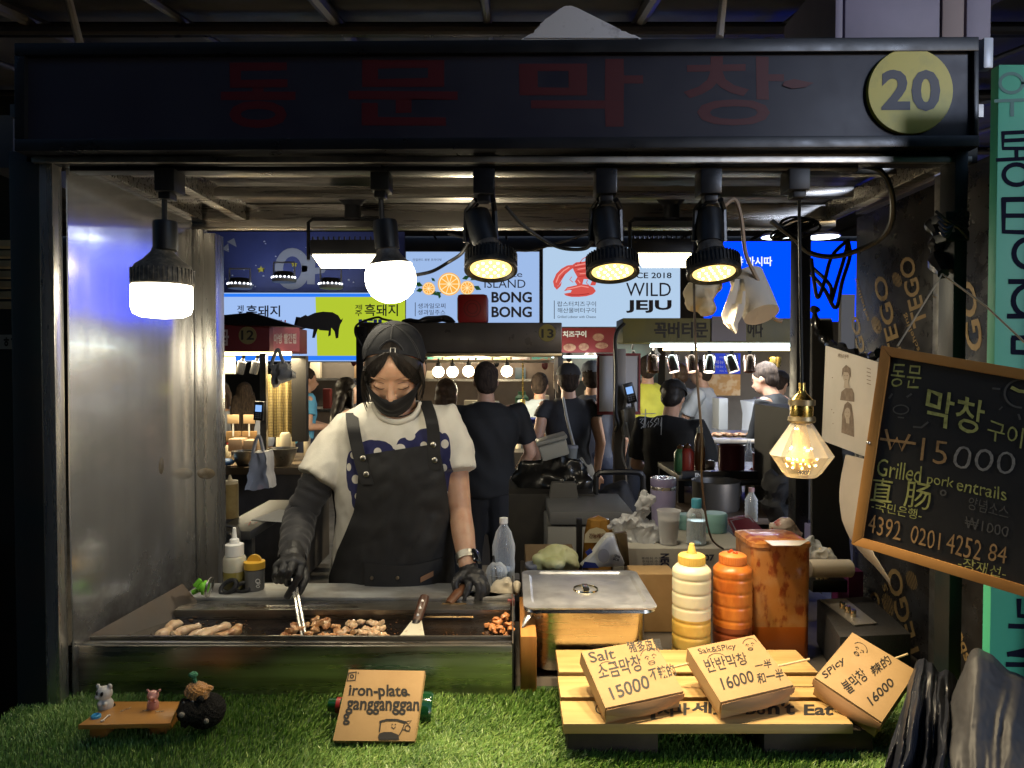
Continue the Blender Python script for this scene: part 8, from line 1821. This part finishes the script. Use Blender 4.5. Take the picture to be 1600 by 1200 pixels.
# ================================================================= customers and other cooks
DSK = mat("skin_in_shade", (.48, .28, .19), .5, col2=(.42, .24, .15), sc=20, sss=.15)
HB = mat("dark_brown_hair", (.022, .016, .013), .8, spec=.15, bump=.5, bsc=60, bstretch=(1, 1, .15), col2=(.05, .035, .026), sc=90, stretch=(1, 1, .2))
def person(label, px, ytop, Y, face, top, pants, hair="short", hm=None, arms=None, lean=0, sleeve=.55, cap=None, group=None, build=1.0, nod=0, skirt=False):
    H = at(px, ytop, Y).z; s = H/1.72; M = T(Vector((at(px, ytop, Y).x, Y, 0))) @ Matrix.Rotation(R(face), 4, 'Z') @ Matrix.Scale(s, 4)
    hm = hm or HB
    def Lp(p):
        p = Vector(p)
        if lean and p.z > .95: p = Vector((0, 0, .95))+Matrix.Rotation(R(-lean), 3, 'X') @ (p-Vector((0, 0, .95)))
        return M @ p
    Mh = T(Vector((0, .0, 1.50))) @ Matrix.Rotation(R(-nod), 4, 'X') @ T(Vector((0, .0, -1.50)))
    def Lh(p): return Lp(Mh @ Vector(p))
    R3 = (M.to_3x3() @ Matrix.Rotation(R(-lean-nod), 3, 'X')).normalized()
    t = thing("person", label, "person", M.translation, group)
    sh = .185*build; bm = nb()
    ell(bm, Lh((0, .0, 1.61)), (.074*s, .093*s, .100*s), R3, 18); ell(bm, Lh((0, .035, 1.56)), (.058*s, .068*s, .078*s), R3, 16)
    ell(bm, Lh((0, .108, 1.565)), (.011*s, .014*s, .018*s), R3, 10)
    for q in (-1, 1): ell(bm, Lh((q*.076, -.005, 1.59)), (.010*s, .017*s, .028*s), R3, 10)
    chain(bm, [Lh((0, .0, 1.54)), Lp((0, -.02, 1.42))], [.052*s, .062*s], 12)
    chain(bm, [Lp((0, 0, 1.36)), Lp((0, .01, 1.15)), Lp((0, 0, .98))], [.098*s*build, .10*s*build, .12*s*build], 14)
    arms = arms or {}
    AR = {}
    for q in (-1, 1):
        S_ = (q*sh, -.01, 1.40); E_, W_ = arms.get(q, ((q*(sh+.06), -.03, 1.13), (q*(sh+.05), .06, .88))); AR[q] = (S_, E_, W_)
        chain(bm, [Lp((q*.1, 0, 1.38)), Lp(S_), Lp(E_), Lp(W_)], [.06*s, .052*s, .040*s, .026*s], 12)
        d = (Vector(W_)-Vector(E_)).normalized(); Wv = Vector(W_); side = d.cross(Vector((0, 0, 1))); side = side.normalized() if side.length > .1 else Vector((0, 1, 0))
        chain(bm, [Lp(Wv), Lp(Wv+d*.075)], [.027*s, .030*s], 10)
        for k in range(4): a = Wv+d*.075+side*(.033-.022*k); chain(bm, [Lp(a), Lp(a+d*(.045-.006*abs(k-1.5))), Lp(a+d*(.07-.008*abs(k-1.5))+Vector((0, 0, -.012)))], [.0105*s, .0095*s, .008*s], 7)
        a = Wv+d*.03+side*.03; chain(bm, [Lp(a), Lp(a+d*.03+side*.025), Lp(a+d*.06+side*.03)], [.014*s, .012*s, .009*s], 7)
    for q in (-1, 1): chain(bm, [Lp((q*.09, 0, .94)), M @ Vector((q*.10, .02, .50)), M @ Vector((q*.10, -.02, .09))], [.09*s, .058*s, .042*s], 10)
    bm = fuse(bm, .0085, 2); body = obj("body", bm, DSK, t)
    # face
    bm = nb()
    for q in (-1, 1): ell(bm, Lh((q*.031, .088, 1.60)), (.011*s, .006*s, .005*s), R3, 8); tube(bm, [Lh((q*.015, .094, 1.622)), Lh((q*.045, .084, 1.622))], .0035*s, 5)
    ell(bm, Lh((0, .098, 1.523)), (.020*s, .006*s, .005*s), R3, 8); obj("face_marks", bm, mat("dark_features", (.06, .03, .025), .6) if "dark_features" not in bpy.data.materials else bpy.data.materials["dark_features"], body)
    # clothes
    b = build; bm = nb()
    prof = [(.86, .165, .12), (.95, .168, .122), (1.10, .158, .115), (1.25, .175, .125), (1.36, .185, .12), (1.42, .15, .095), (1.465, .085, .07)]
    rings_ = [[Lp((b*rx*math.copysign(abs(math.cos(a))**.85, math.cos(a)), b*ry*math.copysign(abs(math.sin(a))**.85, math.sin(a))-.005, z)) for a in [2*math.pi*k/24 for k in range(24)]] for z, rx, ry in prof]
    loft(bm, rings_)
    for q in (-1, 1):
        S_, E_, W_ = [Vector(v) for v in AR[q]]
        if sleeve <= 1: pts = [Vector((q*.1, 0, 1.37)), S_, S_.lerp(E_, sleeve*.5), S_.lerp(E_, sleeve)]; rr = [.075, .066, .066, .070]
        else: pts = [Vector((q*.1, 0, 1.37)), S_, E_, E_.lerp(W_, sleeve-1)]; rr = [.075, .066, .052, .042]
        tube(bm, [Lp(p) for p in pts], [x*s for x in rr], 14)
    bm = fuse(bm, .010, 3)
    for v in bm.verts: p = v.co; v.co += v.normal*.015*noise.noise(Vector((p.x*11+p.z*6, p.y*9, p.z*7)))
    shirt = obj("top", bm, top, t)
    bm = nb()
    for q in (-1, 1): chain(bm, [Lp((q*.03, 0, .98)), Lp((q*.09, 0, .90)), M @ Vector((q*.10, .02, .50)), M @ Vector((q*.10, -.02, .10))], [.13*s, .115*s, .078*s, .062*s], 12)
    if skirt: lathe(bm, [(0, 1.0), (.15, 1.0), (.2, .45), (0, .45)], 18, M)
    bm = fuse(bm, .012, 2); obj("trousers", bm, pants, t)
    bm = nb()
    for q in (-1, 1): chain(bm, [M @ Vector((q*.10, -.05, .045)), M @ Vector((q*.11, .13, .035))], [.045*s, .038*s], 10)
    bm = fuse(bm, .012, 1); obj("shoes", bm, BLACKP, t)
    # hair
    bm = nb()
    ell(bm, Lh((0, -.018, 1.635)), (.083*s, .098*s, .095*s), R3, 20)
    if hair == "short": ell(bm, Lh((0, -.045, 1.585)), (.074*s, .062*s, .075*s), R3, 16)
    elif hair == "bob": ell(bm, Lh((0, -.03, 1.56)), (.092*s, .078*s, .11*s), R3, 16)
    else:
        ell(bm, Lh((0, -.035, 1.56)), (.092*s, .075*s, .12*s), R3, 16)
        for k in range(7): x = (k-3)*.026; chain(bm, [Lh((x, -.06, 1.55)), Lp((x*1.25, -.095, 1.38)), Lp((x*1.2+.01*math.sin(k*2), -.115-.01*(k % 2), 1.17+.03*(k % 3)))], [.042*s, .036*s, .016*s], 10)
        for q in (-1, 1): chain(bm, [Lh((q*.078, .02, 1.60)), Lp((q*.088, .02, 1.46)), Lp((q*.085, .05, 1.30))], [.022*s, .028*s, .012*s], 8)
    bm = fuse(bm, .008, 2); crumple(bm, .004, 30, len(label)); crumple(bm, .0015, 120, 3)
    ff = Lh((0, .075, 1.60)); hr = obj("hair", bm, hm, t)
    if cap:
        bm = nb(); lathe(bm, [(.0, .082), (.04, .078), (.075, .05), (.094, .01), (.096, -.01)], 22, T(Lh((0, -.005, 1.655))) @ R3.to_4x4() @ Matrix.Diagonal((s, s*1.12, s*1.0, 1)))
        grid(bm, [[Lh((.07*math.sin(a)*(1-.1*q_), .085+.07*q_*math.cos(a)+.0, 1.645-.012*q_)) for a in [R(-70+140*k/8) for k in range(9)]] for q_ in (0, .5, 1)]); thicken(bm, .003); obj("cap", bm, cap, t)
    return t, shirt, Lp
def cl(n, c, c2=None): return mat(n, c, .8, col2=c2 or tuple(x*.8 for x in c), sc=5, bump=.1, bsc=120)
BLKT = cl("black_tee", (.010, .010, .011)); JEAN = cl("dark_jeans", (.02, .025, .045)); BLKP = cl("black_trousers", (.012, .012, .014)); WHT = cl("white_tee", (.46, .47, .48)); GRYT = cl("blue_grey_tee", (.07, .075, .095)); CARD = cl("beige_cardigan", (.40, .37, .33)); SKY = cl("sky_blue_shirt", (.10, .34, .52)); YELT = cl("yellow_tee", (.55, .52, .06)); BRNC = cl("dark_brown_coat", (.03, .02, .016)); GRY2 = cl("pale_grey_shirt", (.36, .38, .42))
BRH = mat("brown_hair", (.07, .04, .022), .45, col2=(.12, .07, .04), sc=60)
person("woman with long black hair and beige cardigan, in profile left of the cook", 535, 590, 5.3, -68, CARD, BLKP, "long", HAIRB, {1: ((.16, .12, 1.12), (.05, .30, 1.05)), -1: ((-.2, .1, 1.12), (-.1, .3, 1.05))}, 4, 1.8)
person("person in a sky blue shirt, one arm bent, beside the post of stall 12", 470, 575, 6.6, -60, SKY, JEAN, "short", None, {1: ((.22, .0, 1.12), (.14, .32, 1.14)), -1: ((-.24, .1, 1.15), (-.1, .32, 1.12))}, 6)
person("long haired woman in white shirt seen from behind, nearest the post of stall 12", 382, 598, 6.1, 12, cl("bluish_white_shirt", (.36, .38, .44)), JEAN, "long", HB, None, 0, 1.3)
person("long haired woman in white shirt, cut off by the steel wall of the stall", 347, 597, 6.3, -10, cl("lilac_white_shirt", (.34, .34, .42)), JEAN, "long", BRH, None, 0, 1.3)
person("man in black T-shirt seen from behind, right beside the cook", 760, 567, 4.2, 10, BLKT, BLKP, "short", HB, {1: ((.30, .02, 1.13), (.20, .16, .93)), -1: ((-.27, 0, 1.12), (-.22, .15, .92))}, 3, .75, None, None, 1.18)
person("brown haired person in dark coat, seen between the cook and the black shirted man", 694, 592, 4.6, -20, BRNC, BLKP, "bob", BRH, None, 5, 1.9)
person("man in pale T-shirt with back turned, behind the crystal shade lamp", 843, 583, 6.0, -15, cl("bluish_pale_tee", (.36, .42, .46)), JEAN, "short", HB, None, 2, .6)
person("person in dark waistcoat with back turned, right of stall 13's post", 888, 570, 4.9, 5, cl("dark_waistcoat", (.022, .022, .026)), cl("grey_trousers", (.22, .2, .17)), "short", HB, None, 0, .3, cl("dark_cap", (.03, .03, .035)))
person("man in blue grey T-shirt and patterned cap, one bare arm hanging down", 926, 566, 5.2, -12, GRYT, JEAN, "short", HB, {-1: ((-.22, .0, 1.12), (-.20, .05, .86)), 1: ((.25, 0, 1.12), (.22, .1, .9))}, 0, .7, cl("patterned_cap", (.25, .28, .34), (.06, .07, .1)))
t_, sh_, Lp_ = person("person in black T-shirt with white scrawled lettering on the back", 1043, 592, 4.15, -28, BLKT, BLKP, "short", HAIRB, {1: ((.28, .06, 1.12), (.16, .26, 1.05)), -1: ((-.25, .06, 1.12), (-.1, .28, 1.05))}, 10, .85, BLKP, None, 1.05, 16)
bm = nb(); tz = (Lp_((-.11, -.135, 1.32)), (Lp_((-.11, -.3, 1.32))-Lp_((-.11, 0, 1.32))).normalized())
for L, w in (([(1009, 640), (1008, 652), (1006, 668)], 1.6), ([(1002, 647), (1024, 646)], 1.3), ([(1000, 655), (1006, 654), (1001, 660), (1007, 664), (1002, 669)], 1.4), ([(1009, 654), (1008, 669), (1014, 658), (1013, 667)], 1.4), ([(1020, 654), (1016, 659), (1021, 662), (1016, 667)], 1.3), ([(1027, 653), (1022, 659), (1027, 661), (1022, 667)], 1.3), ([(1029, 654), (1028, 664), (1033, 655), (1032, 666), (1034, 652), (1033, 679)], 1.4)):
    line_px(bm, L, w, (tz[0]+tz[1]*.012, tz[1]))
flat("back_print", bm, mat("white_shirt_print", (.45, .45, .45), .7), sh_)
person("man in yellow T-shirt half hidden behind the red framed board", 1012, 556, 6.2, -10, YELT, JEAN, "short", HB, None, 0, .6)
person("man in white T-shirt holding food with both hands, facing left behind the can lamps", 1101, 563, 6.4, 62, WHT, BLKP, "short", HB, {1: ((.26, .06, 1.13), (.10, .30, 1.13)), -1: ((-.22, .14, 1.14), (-.1, .36, 1.16))}, 3, .75)
person("person in grey blue shirt mostly hidden between the yellow and white T-shirt men", 1062, 568, 6.9, 20, GRY2, JEAN, "short", BRH, None, 0, .7)
person("cook in pale grey shirt and dark cap bending at the right of the olive stall", 1208, 578, 6.3, -42, GRY2, BLKP, "short", HB, None, 14, .7, cl("black_cap", (.02, .02, .024)), None, 1.1, 8)
person("person in black top leaning forward, beside the diamond bulb", 1236, 560, 5.0, 48, BLKT, BLKP, "short", HB, {1: ((.25, .12, 1.15), (.12, .34, 1.12)), -1: ((-.22, .16, 1.14), (-.1, .34, 1.1))}, 18, 1.2)
